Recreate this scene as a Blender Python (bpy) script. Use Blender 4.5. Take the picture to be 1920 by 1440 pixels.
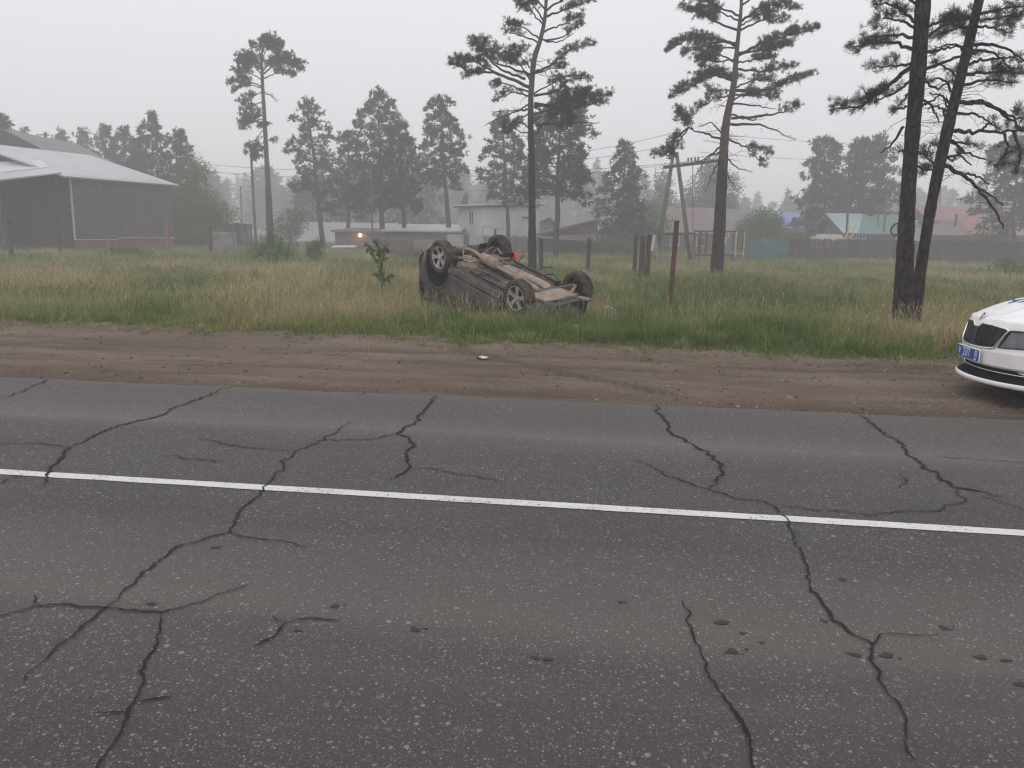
import bpy, bmesh, math, random
import numpy as np
from mathutils import Vector, Matrix

# ------------------------------------------------------------------ camera, light, exposure
scene = bpy.context.scene
for o in list(bpy.data.objects):
    bpy.data.objects.remove(o)
COL = scene.collection
FPX = 1507.0
PITCH = math.radians(10.78)
ROLL = math.radians(0.78)
CAMZ = 1.6
R0 = np.array([1, 0, 0.0]); DV = np.array([0, math.cos(PITCH), -math.sin(PITCH)]); U0 = np.array([0, math.sin(PITCH), math.cos(PITCH)])
RV = math.cos(ROLL) * R0 + math.sin(ROLL) * U0
UV = -math.sin(ROLL) * R0 + math.cos(ROLL) * U0
cam_d = bpy.data.cameras.new('camera')
cam = bpy.data.objects.new('camera', cam_d)
COL.objects.link(cam)
cam_d.sensor_width = 36.0
cam_d.lens = 36.0 * FPX / 1920.0
cam_d.clip_start = 0.05
cam_d.clip_end = 3000
M = Matrix(((RV[0], UV[0], -DV[0], 0), (RV[1], UV[1], -DV[1], 0), (RV[2], UV[2], -DV[2], CAMZ), (0, 0, 0, 1)))
cam.matrix_world = M
scene.camera = cam

SUN_EL, SUN_ROT = math.radians(55), math.radians(200)
world = bpy.data.worlds.new('World')
scene.world = world
world.use_nodes = True
wn = world.node_tree
wn.nodes.clear()
w_out = wn.nodes.new('ShaderNodeOutputWorld')
w_bg = wn.nodes.new('ShaderNodeBackground')
w_sky = wn.nodes.new('ShaderNodeTexSky')
w_sky.sky_type = 'NISHITA'
w_sky.sun_disc = False
w_sky.sun_elevation = SUN_EL
w_sky.sun_rotation = SUN_ROT
w_sky.air_density = 1.0
w_sky.dust_density = 5.0
w_hsv = wn.nodes.new('ShaderNodeHueSaturation')
w_hsv.inputs['Saturation'].default_value = 0.15
w_mix = wn.nodes.new('ShaderNodeMix')
w_mix.data_type = 'RGBA'
w_mix.inputs[0].default_value = 0.9                      # thick even cloud layer over the clear sky
w_tc = wn.nodes.new('ShaderNodeTexCoord')
w_sep = wn.nodes.new('ShaderNodeSeparateXYZ')
w_rng = wn.nodes.new('ShaderNodeMapRange')               # an overcast sky is brightest overhead
w_rng.inputs[1].default_value = 0.0; w_rng.inputs[2].default_value = 1.0
w_rng.inputs[3].default_value = 8.0; w_rng.inputs[4].default_value = 14.2
w_tint = wn.nodes.new('ShaderNodeVectorMath'); w_tint.operation = 'SCALE'
w_tint.inputs[0].default_value = (1.0, 0.988, 1.03)
wn.links.new(w_tc.outputs['Generated'], w_sep.inputs[0])
wn.links.new(w_sep.outputs[2], w_rng.inputs[0])
wn.links.new(w_rng.outputs[0], w_tint.inputs['Scale'])
wn.links.new(w_tint.outputs[0], w_mix.inputs[7])
w_bg.inputs['Strength'].default_value = 0.1
wn.links.new(w_sky.outputs[0], w_hsv.inputs['Color'])
wn.links.new(w_hsv.outputs[0], w_mix.inputs[6])
wn.links.new(w_mix.outputs[2], w_bg.inputs['Color'])
wn.links.new(w_bg.outputs[0], w_out.inputs['Surface'])

sun_d = bpy.data.lights.new('sun', 'SUN')
sun_d.energy = 0.5
sun_d.angle = math.radians(40)
sun_d.color = (1.0, 0.97, 0.93)
sun = bpy.data.objects.new('sun', sun_d)
COL.objects.link(sun)
_sd = Vector((math.cos(SUN_EL) * math.sin(SUN_ROT), math.cos(SUN_EL) * math.cos(SUN_ROT), math.sin(SUN_EL)))
sun.rotation_euler = (-_sd).to_track_quat('-Z', 'Y').to_euler()

scene.view_settings.view_transform = 'Standard'
scene.view_settings.look = 'None'
scene.view_settings.exposure = 0.0
scene.view_settings.gamma = 1.0
scene.view_settings.use_curve_mapping = False
scene.render.engine = 'CYCLES'
cy = scene.cycles
cy.use_denoising = True
cy.filter_width = 1.3
cy.use_adaptive_sampling = True
cy.adaptive_threshold = 0.01
cy.max_bounces = 8
cy.diffuse_bounces = 3
cy.glossy_bounces = 3
cy.transmission_bounces = 4
cy.transparent_max_bounces = 8
cy.volume_bounces = 6
cy.sample_clamp_indirect = 4

rng = np.random.default_rng(7)
random.seed(7)
TILT = math.radians(-7.93)                                # the road's heading
ES = np.array([math.cos(TILT), math.sin(TILT)])
ET = np.array([-math.sin(TILT), math.cos(TILT)])
T_LINE, T_EDGE = 4.556, 7.567

def ray(px, py):
    return DV + (px - 960) / FPX * RV + (720 - py) / FPX * UV
def P(px, py, Y):
    d = ray(px, py)
    return Vector(np.array([0, 0, CAMZ]) + d * (Y / d[1]))
def gnd(px, py, z=0.0):
    d = ray(px, py)
    return Vector(np.array([0, 0, CAMZ]) + d * ((z - CAMZ) / d[2]))
def st(x, y):
    return x * ES[0] + y * ES[1], x * ET[0] + y * ET[1]

# ------------------------------------------------------------------ noise
def vnoise(x, y, seed=0):
    x = np.asarray(x, float); y = np.asarray(y, float)
    xi = np.floor(x).astype(np.int64); yi = np.floor(y).astype(np.int64)
    fx = x - xi; fy = y - yi
    fx = fx * fx * (3 - 2 * fx); fy = fy * fy * (3 - 2 * fy)
    def h(a, b):
        n = (a * 374761393 + b * 668265263 + seed * 982451653) & 0x7fffffff
        n = ((n ^ (n >> 13)) * 1274126177) & 0x7fffffff
        return ((n ^ (n >> 16)) & 0xffff) / 65535.0
    return (h(xi, yi) * (1 - fx) + h(xi + 1, yi) * fx) * (1 - fy) + (h(xi, yi + 1) * (1 - fx) + h(xi + 1, yi + 1) * fx) * fy
def fbm(x, y, seed=0, octv=4):
    s = 0; a = 0.5
    for k in range(octv):
        s = s + a * vnoise(np.asarray(x) * 2 ** k, np.asarray(y) * 2 ** k, seed + k * 17)
        a *= 0.5
    return s / (1 - 0.5 ** octv)
def sstep(a, b, x):
    u = np.clip((np.asarray(x, float) - a) / (b - a), 0, 1)
    return u * u * (3 - 2 * u)

# ------------------------------------------------------------------ ground heights
def t_grass(s):
    s = np.asarray(s, float)
    return 11.72 - 0.056 * s * (np.abs(s) < 40) + 0.95 * (fbm(s * 0.55, s * 0 + 3.3, 5, 3) - 0.5) + 0.7 * (fbm(s * 2.2, s * 0 + 8.3, 9, 2) - 0.5)
RUTS = ((7.92, 0.05, 0.02, 0.05, 1), (8.07, 0.05, 0.026, 0.05, 2), (8.22, 0.04, 0.018, 0.06, 6), (8.4, 0.09, 0.018, 0.08, 7), (8.9, 0.07, 0.018, 0.12, 8), (9.2, 0.14, 0.026, 0.16, 3), (9.8, 0.1, 0.026, 0.2, 4), (10.25, 0.08, 0.02, 0.25, 9), (10.6, 0.16, 0.024, 0.2, 5))
RUT = None
def gheight(s, t, want_rut=False):
    s = np.asarray(s, float); t = np.asarray(t, float)
    z = -0.035 + 0.05 * (fbm(s * 0.5, t * 0.9, 21, 4) - 0.5)
    near = sstep(T_EDGE - 0.2, T_EDGE + 0.6, t)
    z = z + 0.018 * (1 - near)
    # ruts left by tyres along the shoulder: the shade in them is also painted as darker soil
    rut_shade = 0 * s * t
    for c, w, d, wob, sd in RUTS:
        cc = c + wob * (fbm(s * 0.25, s * 0 + sd, 40 + sd, 3) - 0.5) * 3.2
        prof = np.exp(-((t - cc) / w) ** 2) - 0.55 * np.exp(-((np.abs(t - cc) - w * 1.9) / (w * 0.6)) ** 2)
        br = sstep(0.32, 0.58, fbm(s * 0.45 + sd * 9, s * 0 + 2, 60 + sd, 4)) * (0.5 + fbm(s * 3 + sd, t * 3, 160 + sd, 2))
        tread = 1 + 0.35 * np.sign(np.sin(s * 2 * np.pi / 0.09 + (t - cc) * 40))
        z = z - 0.6 * d * prof * br * tread
        if want_rut: rut_shade = rut_shade + np.exp(-((t - cc) / w) ** 2) * br * (0.55 + 0.45 * np.sign(np.sin(s * 2 * np.pi / 0.11 + (t - cc) * 40)))
    # diagonal tread line of a car that pulled off
    for off in (0.0, 0.16):
        dd = (t - (10.9 - 0.92 * (s + 2.4) + off))
        on = sstep(8.0, 8.5, t) * (1 - sstep(11, 11.5, t))
        z = z - 0.022 * np.exp(-(dd / 0.11) ** 2) * on * (0.75 + 0.5 * np.sign(np.sin(s * 60)))
        if want_rut: rut_shade = rut_shade + 0.9 * np.exp(-(dd / 0.10) ** 2) * on * (0.7 + 0.3 * np.sign(np.sin(s * 60)))
    if want_rut: return np.clip(rut_shade * (0.4 + 1.2 * fbm(s * 1.2, t * 3, 91, 3)), 0, 1)
    tg = t_grass(s)
    fine = 0.034 * (fbm(s * 3.2, t * 4, 31, 4) - 0.5) + 0.02 * (fbm(s * 14, t * 14, 33, 2) - 0.5)
    z = z + fine + 0.03 * np.exp(-((t - tg + 0.3) / 0.35) ** 2)
    # the meadow lies a little lower than the road
    z = z - 0.32 * sstep(12.2, 19, t)
    z = z + 0.16 * (fbm(s * 0.09, t * 0.09, 71, 3) - 0.5) * sstep(20, 34, t)
    return np.where(t < T_EDGE + 0.01, -0.06, z)
def gz(x, y):
    s, t = st(x, y)
    return float(gheight(s, t))

# ------------------------------------------------------------------ materials
def nodes_of(name):
    m = bpy.data.materials.new(name)
    m.use_nodes = True
    nt = m.node_tree
    b = nt.nodes['Principled BSDF']
    return m, nt, b
def N(nt, kind, **kw):
    n = nt.nodes.new('ShaderNode' + kind)
    for k, v in kw.items():
        if k in n.inputs: n.inputs[k].default_value = v
        else: setattr(n, k, v)
    return n
def ramp(nt, fac, stops):
    r = nt.nodes.new('ShaderNodeValToRGB')
    cr = r.color_ramp
    while len(cr.elements) < len(stops): cr.elements.new(0.5)
    for e, (p, c) in zip(cr.elements, stops):
        e.position = p
        e.color = (*c, 1) if len(c) == 3 else c
    nt.links.new(fac, r.inputs[0])
    return r.outputs[0]
def mixc(nt, fac, a, b, mode='MIX'):
    m = nt.nodes.new('ShaderNodeMix'); m.data_type = 'RGBA'; m.blend_type = mode
    if hasattr(fac, 'is_linked') or hasattr(fac, 'links'): nt.links.new(fac, m.inputs[0])
    else: m.inputs[0].default_value = fac
    for v, i in ((a, 6), (b, 7)):
        if isinstance(v, (tuple, list)): m.inputs[i].default_value = (*v, 1)
        else: nt.links.new(v, m.inputs[i])
    return m.outputs[2]
def mathn(nt, op, a, b=None, clamp=False):
    m = nt.nodes.new('ShaderNodeMath'); m.operation = op; m.use_clamp = clamp
    for v, i in ((a, 0), (b, 1)):
        if v is None: continue
        if isinstance(v, (int, float)): m.inputs[i].default_value = v
        else: nt.links.new(v, m.inputs[i])
    return m.outputs[0]
def pm(name, c1, c2=None, scale=6.0, rough=0.8, bump=0.0, metallic=0.0, spec=0.3, stretch=(1, 1, 1), dirt=None, dirt_scale=2.0, bscale=None, rnd=0.0, detail=5):
    m, nt, b = nodes_of(name)
    tc = N(nt, 'TexCoord'); mp = N(nt, 'Mapping', Scale=stretch)
    nt.links.new(tc.outputs['Object'], mp.inputs[0])
    nz = N(nt, 'TexNoise', Scale=scale, Detail=detail, Roughness=0.6)
    nt.links.new(mp.outputs[0], nz.inputs['Vector'])
    col = ramp(nt, nz.outputs[0], [(0.3, c1), (0.7, c2 or c1)])
    if dirt:
        nd = N(nt, 'TexNoise', Scale=dirt_scale, Detail=6, Roughness=0.65)
        nt.links.new(tc.outputs['Object'], nd.inputs['Vector'])
        f = ramp(nt, nd.outputs[0], [(0.42, (0, 0, 0)), (0.62, (1, 1, 1))])
        col = mixc(nt, f, col, dirt)
    if rnd:
        oi = N(nt, 'ObjectInfo')
        hs = N(nt, 'HueSaturation')
        nt.links.new(col, hs.inputs['Color'])
        nt.links.new(mathn(nt, 'ADD', mathn(nt, 'MULTIPLY', oi.outputs['Random'], 2 * rnd), 1 - rnd), hs.inputs['Value'])
        col = hs.outputs[0]
    nt.links.new(col, b.inputs['Base Color'])
    b.inputs['Roughness'].default_value = rough
    b.inputs['Metallic'].default_value = metallic
    b.inputs['Specular IOR Level'].default_value = spec
    if bump:
        nb = N(nt, 'TexNoise', Scale=bscale or scale * 3, Detail=6)
        nt.links.new(mp.outputs[0], nb.inputs['Vector'])
        bp = N(nt, 'Bump', Strength=bump, Distance=0.03)
        nt.links.new(nb.outputs[0], bp.inputs['Height'])
        nt.links.new(bp.outputs[0], b.inputs['Normal'])
    return m

def leaf_mat(name, c1, c2, trans=0.3, noise=1.3):
    m, nt, b = nodes_of(name)
    nt.nodes.remove(b)
    geo = N(nt, 'NewGeometry'); tc = N(nt, 'TexCoord')
    nz = N(nt, 'TexNoise', Scale=noise, Detail=2)
    nt.links.new(tc.outputs['Object'], nz.inputs['Vector'])
    f = mathn(nt, 'ADD', mathn(nt, 'MULTIPLY', geo.outputs['Random Per Island'], 0.6), mathn(nt, 'MULTIPLY', nz.outputs[0], 0.45))
    col = ramp(nt, f, [(0.2, c1), (0.85, c2)])
    d = N(nt, 'BsdfDiffuse'); t = N(nt, 'BsdfTranslucent')
    mx = N(nt, 'MixShader'); mx.inputs[0].default_value = trans
    nt.links.new(col, d.inputs[0]); nt.links.new(col, t.inputs[0])
    nt.links.new(d.outputs[0], mx.inputs[1]); nt.links.new(t.outputs[0], mx.inputs[2])
    nt.links.new(mx.outputs[0], nt.nodes['Material Output'].inputs[0])
    return m

MAT = {}
MAT['needle'] = leaf_mat('pine_needles', (0.012, 0.027, 0.011), (0.038, 0.07, 0.025), 0.2)
MAT['needle_far'] = leaf_mat('pine_needles_far', (0.013, 0.026, 0.014), (0.034, 0.058, 0.027), 0.15, 0.3)
MAT['leaf'] = leaf_mat('birch_leaves', (0.04, 0.095, 0.022), (0.105, 0.195, 0.05), 0.4)
MAT['leaf_grey'] = leaf_mat('willow_leaves', (0.05, 0.078, 0.03), (0.115, 0.15, 0.062), 0.3)
MAT['sapling'] = leaf_mat('sapling_leaves', (0.045, 0.095, 0.02), (0.11, 0.19, 0.04), 0.4)
MAT['bark'] = pm('pine_bark', (0.012, 0.0095, 0.0085), (0.048, 0.037, 0.032), 9, 0.95, 1.0, stretch=(1, 1, 0.25), bscale=14)
def bark_material(name, dark, mid, light, sc):
    m, nt, b = nodes_of(name)
    tc = N(nt, 'TexCoord'); mp = N(nt, 'Mapping', Scale=(1, 1, .32)); nt.links.new(tc.outputs['Object'], mp.inputs[0])
    wp = N(nt, 'TexNoise', Scale=sc * .7, Detail=4); nt.links.new(mp.outputs[0], wp.inputs['Vector'])
    va = N(nt, 'VectorMath', operation='ADD'); vs_ = N(nt, 'VectorMath', operation='SCALE'); vs_.inputs['Scale'].default_value = .16
    nt.links.new(wp.outputs['Color'], vs_.inputs[0]); nt.links.new(mp.outputs[0], va.inputs[0]); nt.links.new(vs_.outputs[0], va.inputs[1])
    v = N(nt, 'TexVoronoi', feature='DISTANCE_TO_EDGE', Scale=sc); nt.links.new(va.outputs[0], v.inputs['Vector'])
    n = N(nt, 'TexNoise', Scale=sc * 1.6, Detail=6, Roughness=.7); nt.links.new(mp.outputs[0], n.inputs['Vector'])
    plate = ramp(nt, n.outputs[0], [(.3, mid), (.7, light)])
    f = ramp(nt, v.outputs['Distance'], [(.02, (0, 0, 0)), (.16, (1, 1, 1))])
    nt.links.new(mixc(nt, f, dark, plate), b.inputs['Base Color'])
    b.inputs['Roughness'].default_value = .95; b.inputs['Specular IOR Level'].default_value = .15
    bp = N(nt, 'Bump', Strength=.9, Distance=.03); nt.links.new(mathn(nt, 'ADD', f, mathn(nt, 'MULTIPLY', n.outputs[0], .5)), bp.inputs['Height']); nt.links.new(bp.outputs[0], b.inputs['Normal'])
    return m
MAT['bark'] = bark_material('fissured_pine_bark', (.006, .005, .0045), (.022, .017, .0145), (.062, .047, .04), 11)
MAT['bark_red'] = pm('upper_pine_bark', (0.045, 0.031, 0.025), (0.105, 0.068, 0.052), 7, 0.95, 0.7, stretch=(1, 1, 0.3), bscale=12)
MAT['twig'] = pm('dead_twig', (0.04, 0.032, 0.028), (0.075, 0.06, 0.05), 5, 0.95)
MAT['wood_grey'] = pm('weathered_wood', (0.06, 0.053, 0.05), (0.13, 0.115, 0.105), 5, 0.9, 0.4, stretch=(4, 4, 0.4), rnd=0.2)
MAT['wood_dark'] = pm('dark_fence_wood', (0.035, 0.03, 0.03), (0.075, 0.065, 0.062), 4, 0.9, 0.3, stretch=(5, 5, 0.3), rnd=0.3)
MAT['post'] = pm('old_post_wood', (0.035, 0.03, 0.026), (0.09, 0.078, 0.066), 10, 0.95, 0.6, stretch=(1, 1, 0.2))
MAT['rust'] = pm('rusty_pipe', (0.05, 0.026, 0.018), (0.15, 0.075, 0.045), 9, 0.9, 0.4, stretch=(1, 1, 0.5))
MAT['pinkmetal'] = pm('faded_paint_pole', (0.24, 0.15, 0.13), (0.33, 0.22, 0.19), 9, 0.8, 0.2)
MAT['concrete'] = pm('concrete', (0.19, 0.18, 0.165), (0.30, 0.285, 0.26), 3, 0.95, 0.4, dirt=(0.13, 0.12, 0.105), dirt_scale=1.5)
MAT['brick'] = pm('brick_plinth', (0.16, 0.065, 0.05), (0.24, 0.10, 0.08), 6, 0.9, 0.3)
MAT['barnwall'] = pm('grey_sheet_wall', (0.034, 0.028, 0.027), (0.13, 0.108, 0.102), 3.2, 0.85, 0.2, stretch=(2.5, 2.5, 0.25), dirt=(0.07, 0.055, 0.051), dirt_scale=1.6, rnd=0.16)
MAT['barndark'] = pm('barn_planks', (0.028, 0.024, 0.023), (0.07, 0.06, 0.058), 3, 0.9, 0.3, stretch=(4, 4, 0.2), rnd=0.15)
MAT['roofmetal'] = pm('galvanised_roof', (0.31, 0.318, 0.336), (0.39, 0.40, 0.42), 0.8, 0.45, 0.03, metallic=0.0, spec=0.5)
MAT['trim'] = pm('pale_trim', (0.45, 0.45, 0.46), (0.55, 0.55, 0.56), 3, 0.6)
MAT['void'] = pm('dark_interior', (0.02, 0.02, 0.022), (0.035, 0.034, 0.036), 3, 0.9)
MAT['liner'] = pm('black_wheel_liner', (0.006, 0.006, 0.006), (0.012, 0.011, 0.011), 6, 0.95, spec=0.1)
MAT['white'] = pm('white_cladding', (0.50, 0.51, 0.53), (0.58, 0.585, 0.60), 1.5, 0.7, 0.05, dirt=(0.47, 0.47, 0.48), dirt_scale=0.7)
MAT['glass'] = pm('window_glass', (0.03, 0.035, 0.04), (0.05, 0.055, 0.06), 2, 0.08, 0, spec=0.6)
MAT['greypanel'] = pm('grey_gate_panel', (0.24, 0.245, 0.26), (0.32, 0.325, 0.34), 2, 0.6, 0.05)
MAT['darkpanel'] = pm('dark_gate_panel', (0.06, 0.065, 0.075), (0.1, 0.1, 0.11), 2, 0.6)
MAT['brownroof'] = pm('brown_roof', (0.125, 0.09, 0.09), (0.175, 0.13, 0.128), 1.2, 0.8, 0.1)
MAT['redwall'] = pm('red_gable_boards', (0.19, 0.085, 0.065), (0.27, 0.13, 0.105), 3, 0.85, 0.2)
MAT['greyroof'] = pm('grey_slate_roof', (0.12, 0.115, 0.115), (0.19, 0.18, 0.175), 1.5, 0.9, 0.2)
MAT['tealroof'] = pm('teal_roof', (0.07, 0.15, 0.14), (0.1, 0.19, 0.178), 1.2, 0.6, 0.05)
MAT['tealroof_pale'] = pm('pale_teal_roof', (0.2, 0.29, 0.285), (0.25, 0.345, 0.338), 1.2, 0.6, 0.05)
MAT['pinkroof'] = pm('faded_red_roof', (0.18, 0.088, 0.097), (0.25, 0.13, 0.138), 0.8, 0.7, 0.05)
MAT['blueroof'] = pm('blue_roof', (0.10, 0.14, 0.34), (0.14, 0.19, 0.42), 1.0, 0.6, 0.05)
MAT['beige'] = pm('beige_wall', (0.44, 0.41, 0.36), (0.52, 0.49, 0.43), 2, 0.8, 0.1)
MAT['housewall'] = pm('dark_plank_wall', (0.075, 0.06, 0.055), (0.13, 0.105, 0.095), 3, 0.9, 0.2)
MAT['tealfence'] = pm('teal_sheet_fence', (0.035, 0.105, 0.10), (0.055, 0.14, 0.13), 1.5, 0.6, 0.05, rnd=0.1)
MAT['steel'] = pm('grey_steel', (0.18, 0.18, 0.19), (0.26, 0.26, 0.27), 4, 0.5, 0, metallic=0.3)
MAT['yellow'] = pm('weathered_yellow', (0.42, 0.36, 0.20), (0.52, 0.45, 0.27), 5, 0.8)
MAT['redcloth'] = pm('red_bundle', (0.62, 0.02, 0.035), (0.75, 0.035, 0.05), 12, 0.6, 0.2)
MAT['paper'] = pm('paper', (0.42, 0.41, 0.39), (0.52, 0.51, 0.49), 8, 0.8, 0.1)
MAT['pebble'] = leaf_mat('pebble', (0.10, 0.08, 0.067), (0.32, 0.28, 0.25), 0.0, 3)
MAT['insulator'] = pm('insulator_ceramic', (0.08, 0.06, 0.05), (0.1, 0.08, 0.07), 5, 0.3)
MAT['wire'] = pm('cable', (0.06, 0.06, 0.06), None, 5, 0.6)
MAT['rubber'] = pm('tyre_rubber', (0.018, 0.017, 0.016), (0.03, 0.028, 0.026), 12, 0.85, 0.2, dirt=(0.085, 0.066, 0.052), dirt_scale=5)
MAT['alloy'] = pm('dusty_alloy', (0.50, 0.49, 0.48), (0.6, 0.59, 0.58), 6, 0.4, 0, metallic=0.4, dirt=(0.3, 0.27, 0.25), dirt_scale=9)
MAT['wheeldark'] = pm('wheel_barrel', (0.008, 0.0075, 0.007), (0.02, 0.018, 0.016), 8, 0.9)
MAT['wreck'] = pm('dusty_grey_paint', (0.03, 0.029, 0.029), (0.06, 0.056, 0.054), 4, 0.45, 0.03, spec=0.4, dirt=(0.105, 0.086, 0.073), dirt_scale=3.2)
MAT['plastic'] = pm('black_trim_plastic', (0.022, 0.021, 0.021), (0.04, 0.038, 0.037), 6, 0.65, 0.1, dirt=(0.09, 0.074, 0.063), dirt_scale=4)
MAT['pan'] = pm('dusty_underbody', (0.085, 0.067, 0.056), (0.19, 0.15, 0.122), 7, 0.9, 0.4, dirt=(0.03, 0.026, 0.024), dirt_scale=3.2)
MAT['tan'] = pm('tan_dusted_metal', (0.21, 0.162, 0.126), (0.33, 0.262, 0.207), 5, 0.75, 0.2, dirt=(0.19, 0.145, 0.115), dirt_scale=6)
MAT['darkmetal'] = pm('oily_metal', (0.03, 0.027, 0.025), (0.075, 0.063, 0.055), 6, 0.7, 0.2)
MAT['redlamp'] = pm('tail_lamp', (0.25, 0.012, 0.012), (0.3, 0.02, 0.02), 5, 0.15)
MAT['darklamp'] = pm('muddy_tail_lamp', (0.05, 0.02, 0.018), (0.08, 0.05, 0.04), 9, 0.4)
MAT['carwhite'] = pm('white_car_paint', (0.78, 0.78, 0.79), (0.81, 0.81, 0.82), 2, 0.22, 0, spec=0.5, dirt=(0.72, 0.71, 0.7), dirt_scale=3)
MAT['chrome'] = pm('chrome', (0.72, 0.73, 0.75), None, 2, 0.15, 0, metallic=1.0)
MAT['gloss'] = pm('gloss_black', (0.012, 0.012, 0.014), (0.018, 0.018, 0.02), 3, 0.25, 0, spec=0.5)
MAT['lampglass'] = pm('headlamp_glass', (0.07, 0.075, 0.085), (0.14, 0.145, 0.16), 7, 0.08, 0, spec=0.7)
MAT['platewhite'] = pm('plate_white', (0.75, 0.75, 0.76), None, 2, 0.5)
MAT['plateblue'] = pm('plate_blue', (0.02, 0.065, 0.30), (0.025, 0.075, 0.33), 3, 0.4)
MAT['markblue'] = pm('marking_blue', (0.025, 0.09, 0.42), None, 3, 0.35)
MAT['stain'] = pm('dark_stain', (0.02, 0.0185, 0.018), (0.036, 0.033, 0.032), 60, 0.7)
MAT['crack'] = pm('crack_fill', (0.006, 0.0055, 0.005), (0.02, 0.018, 0.017), 60, 0.95)

# ------------------------------------------------------------------ mesh helpers
class MB:
    def __init__(s): s.v = []; s.f = []
    def add(s, vs, fs):
        k = len(s.v)
        s.v += [tuple(v) for v in vs]
        s.f += [tuple(i + k for i in f) for f in fs]
        return s
    def box(s, c, size, M=None):
        a, b, d = size[0] / 2, size[1] / 2, size[2] / 2
        vs = [Vector((x, y, z)) for x in (-a, a) for y in (-b, b) for z in (-d, d)]
        if M is not None: vs = [M @ v for v in vs]
        c = Vector(c)
        return s.add([v + c for v in vs], [(0, 1, 3, 2), (4, 6, 7, 5), (0, 4, 5, 1), (2, 3, 7, 6), (0, 2, 6, 4), (1, 5, 7, 3)])
    def bar(s, p0, p1, w, h, up=(0, 0, 1)):
        p0 = Vector(p0); p1 = Vector(p1); d = p1 - p0; L = d.length; d.normalize()
        up = Vector(up)
        if abs(d.dot(up)) > 0.98: up = Vector((0, 1, 0))
        a = d.cross(up).normalized(); b = a.cross(d)
        vs = [p + a * i * w / 2 + b * j * h / 2 for p in (p0, p1) for i, j in ((-1, -1), (1, -1), (1, 1), (-1, 1))]
        return s.add(vs, [(0, 1, 2, 3), (7, 6, 5, 4), (0, 4, 5, 1), (1, 5, 6, 2), (2, 6, 7, 3), (3, 7, 4, 0)])
    def tube(s, pts, r, n=6, cap=True):
        pts = [Vector(p) for p in pts]
        if isinstance(r, (int, float)): r = [r] * len(pts)
        k0 = len(s.v); prev = None
        for i, p in enumerate(pts):
            d = (pts[min(i + 1, len(pts) - 1)] - pts[max(i - 1, 0)])
            if d.length < 1e-9: d = Vector((0, 0, 1))
            d.normalize()
            if prev is None: a = d.cross(Vector((0.31, 0.9, 0.2))).normalized()
            else:
                a = (prev - d * prev.dot(d))
                a = a.normalized() if a.length > 1e-6 else d.cross(Vector((0.3, 0.9, 0.2))).normalized()
            prev = a; b = d.cross(a)
            for j in range(n):
                th = 2 * math.pi * j / n
                s.v.append(tuple(p + (a * math.cos(th) + b * math.sin(th)) * r[i]))
        for i in range(len(pts) - 1):
            for j in range(n):
                A = k0 + i * n + j; B = k0 + i * n + (j + 1) % n
                s.f.append((A, B, B + n, A + n))
        if cap:
            s.f.append(tuple(k0 + j for j in range(n))[::-1])
            s.f.append(tuple(k0 + (len(pts) - 1) * n + j for j in range(n)))
        return s
    def lathe(s, prof, n=24, axis='Y', c=(0, 0, 0)):
        # prof: (radius, along)
        k0 = len(s.v)
        for r, h in prof:
            for j in range(n):
                th = 2 * math.pi * j / n; x, y = r * math.cos(th), r * math.sin(th)
                p = {'Y': (x, h, y), 'Z': (x, y, h), 'X': (h, x, y)}[axis]
                s.v.append((p[0] + c[0], p[1] + c[1], p[2] + c[2]))
        for i in range(len(prof) - 1):
            for j in range(n):
                A = k0 + i * n + j; B = k0 + i * n + (j + 1) % n
                s.f.append((A, B, B + n, A + n))
        return s
    def prism(s, poly, d):
        # poly: 3-D points of one face, d: extrusion vector
        k = len(poly); d = Vector(d)
        vs = [Vector(p) for p in poly] + [Vector(p) + d for p in poly]
        fs = [tuple(range(k))[::-1], tuple(range(k, 2 * k))] + [(i, (i + 1) % k, k + (i + 1) % k, k + i) for i in range(k)]
        return s.add(vs, fs)
    def slab(s, poly, th):
        ps = [Vector(p) for p in poly]
        n = (ps[1] - ps[0]).cross(ps[2] - ps[0]).normalized()
        if n.z < 0: n = -n
        return s.prism(ps, -n * th)
    def grid(s, rows, drop=None):
        k0 = len(s.v); w = len(rows[0])
        for r in rows: s.v += [tuple(p) for p in r]
        for i in range(len(rows) - 1):
            for j in range(w - 1):
                if drop and drop(i, j): continue
                A = k0 + i * w + j
                s.f.append((A, A + 1, A + w + 1, A + w))
        return s
    def build(s, name, mat, parent=None, smooth=False, label=None, bevel=0):
        me = bpy.data.meshes.new(name)
        me.from_pydata(s.v, [], s.f)
        bm = bmesh.new(); bm.from_mesh(me)
        bmesh.ops.recalc_face_normals(bm, faces=bm.faces)
        bm.to_mesh(me); bm.free()
        if smooth: me.polygons.foreach_set('use_smooth', [True] * len(me.polygons))
        o = link(name, me, mat, parent, label)
        if bevel:
            md = o.modifiers.new('edge', 'BEVEL'); md.width = bevel; md.segments = 2; md.limit_method = 'ANGLE'
        return o

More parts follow.
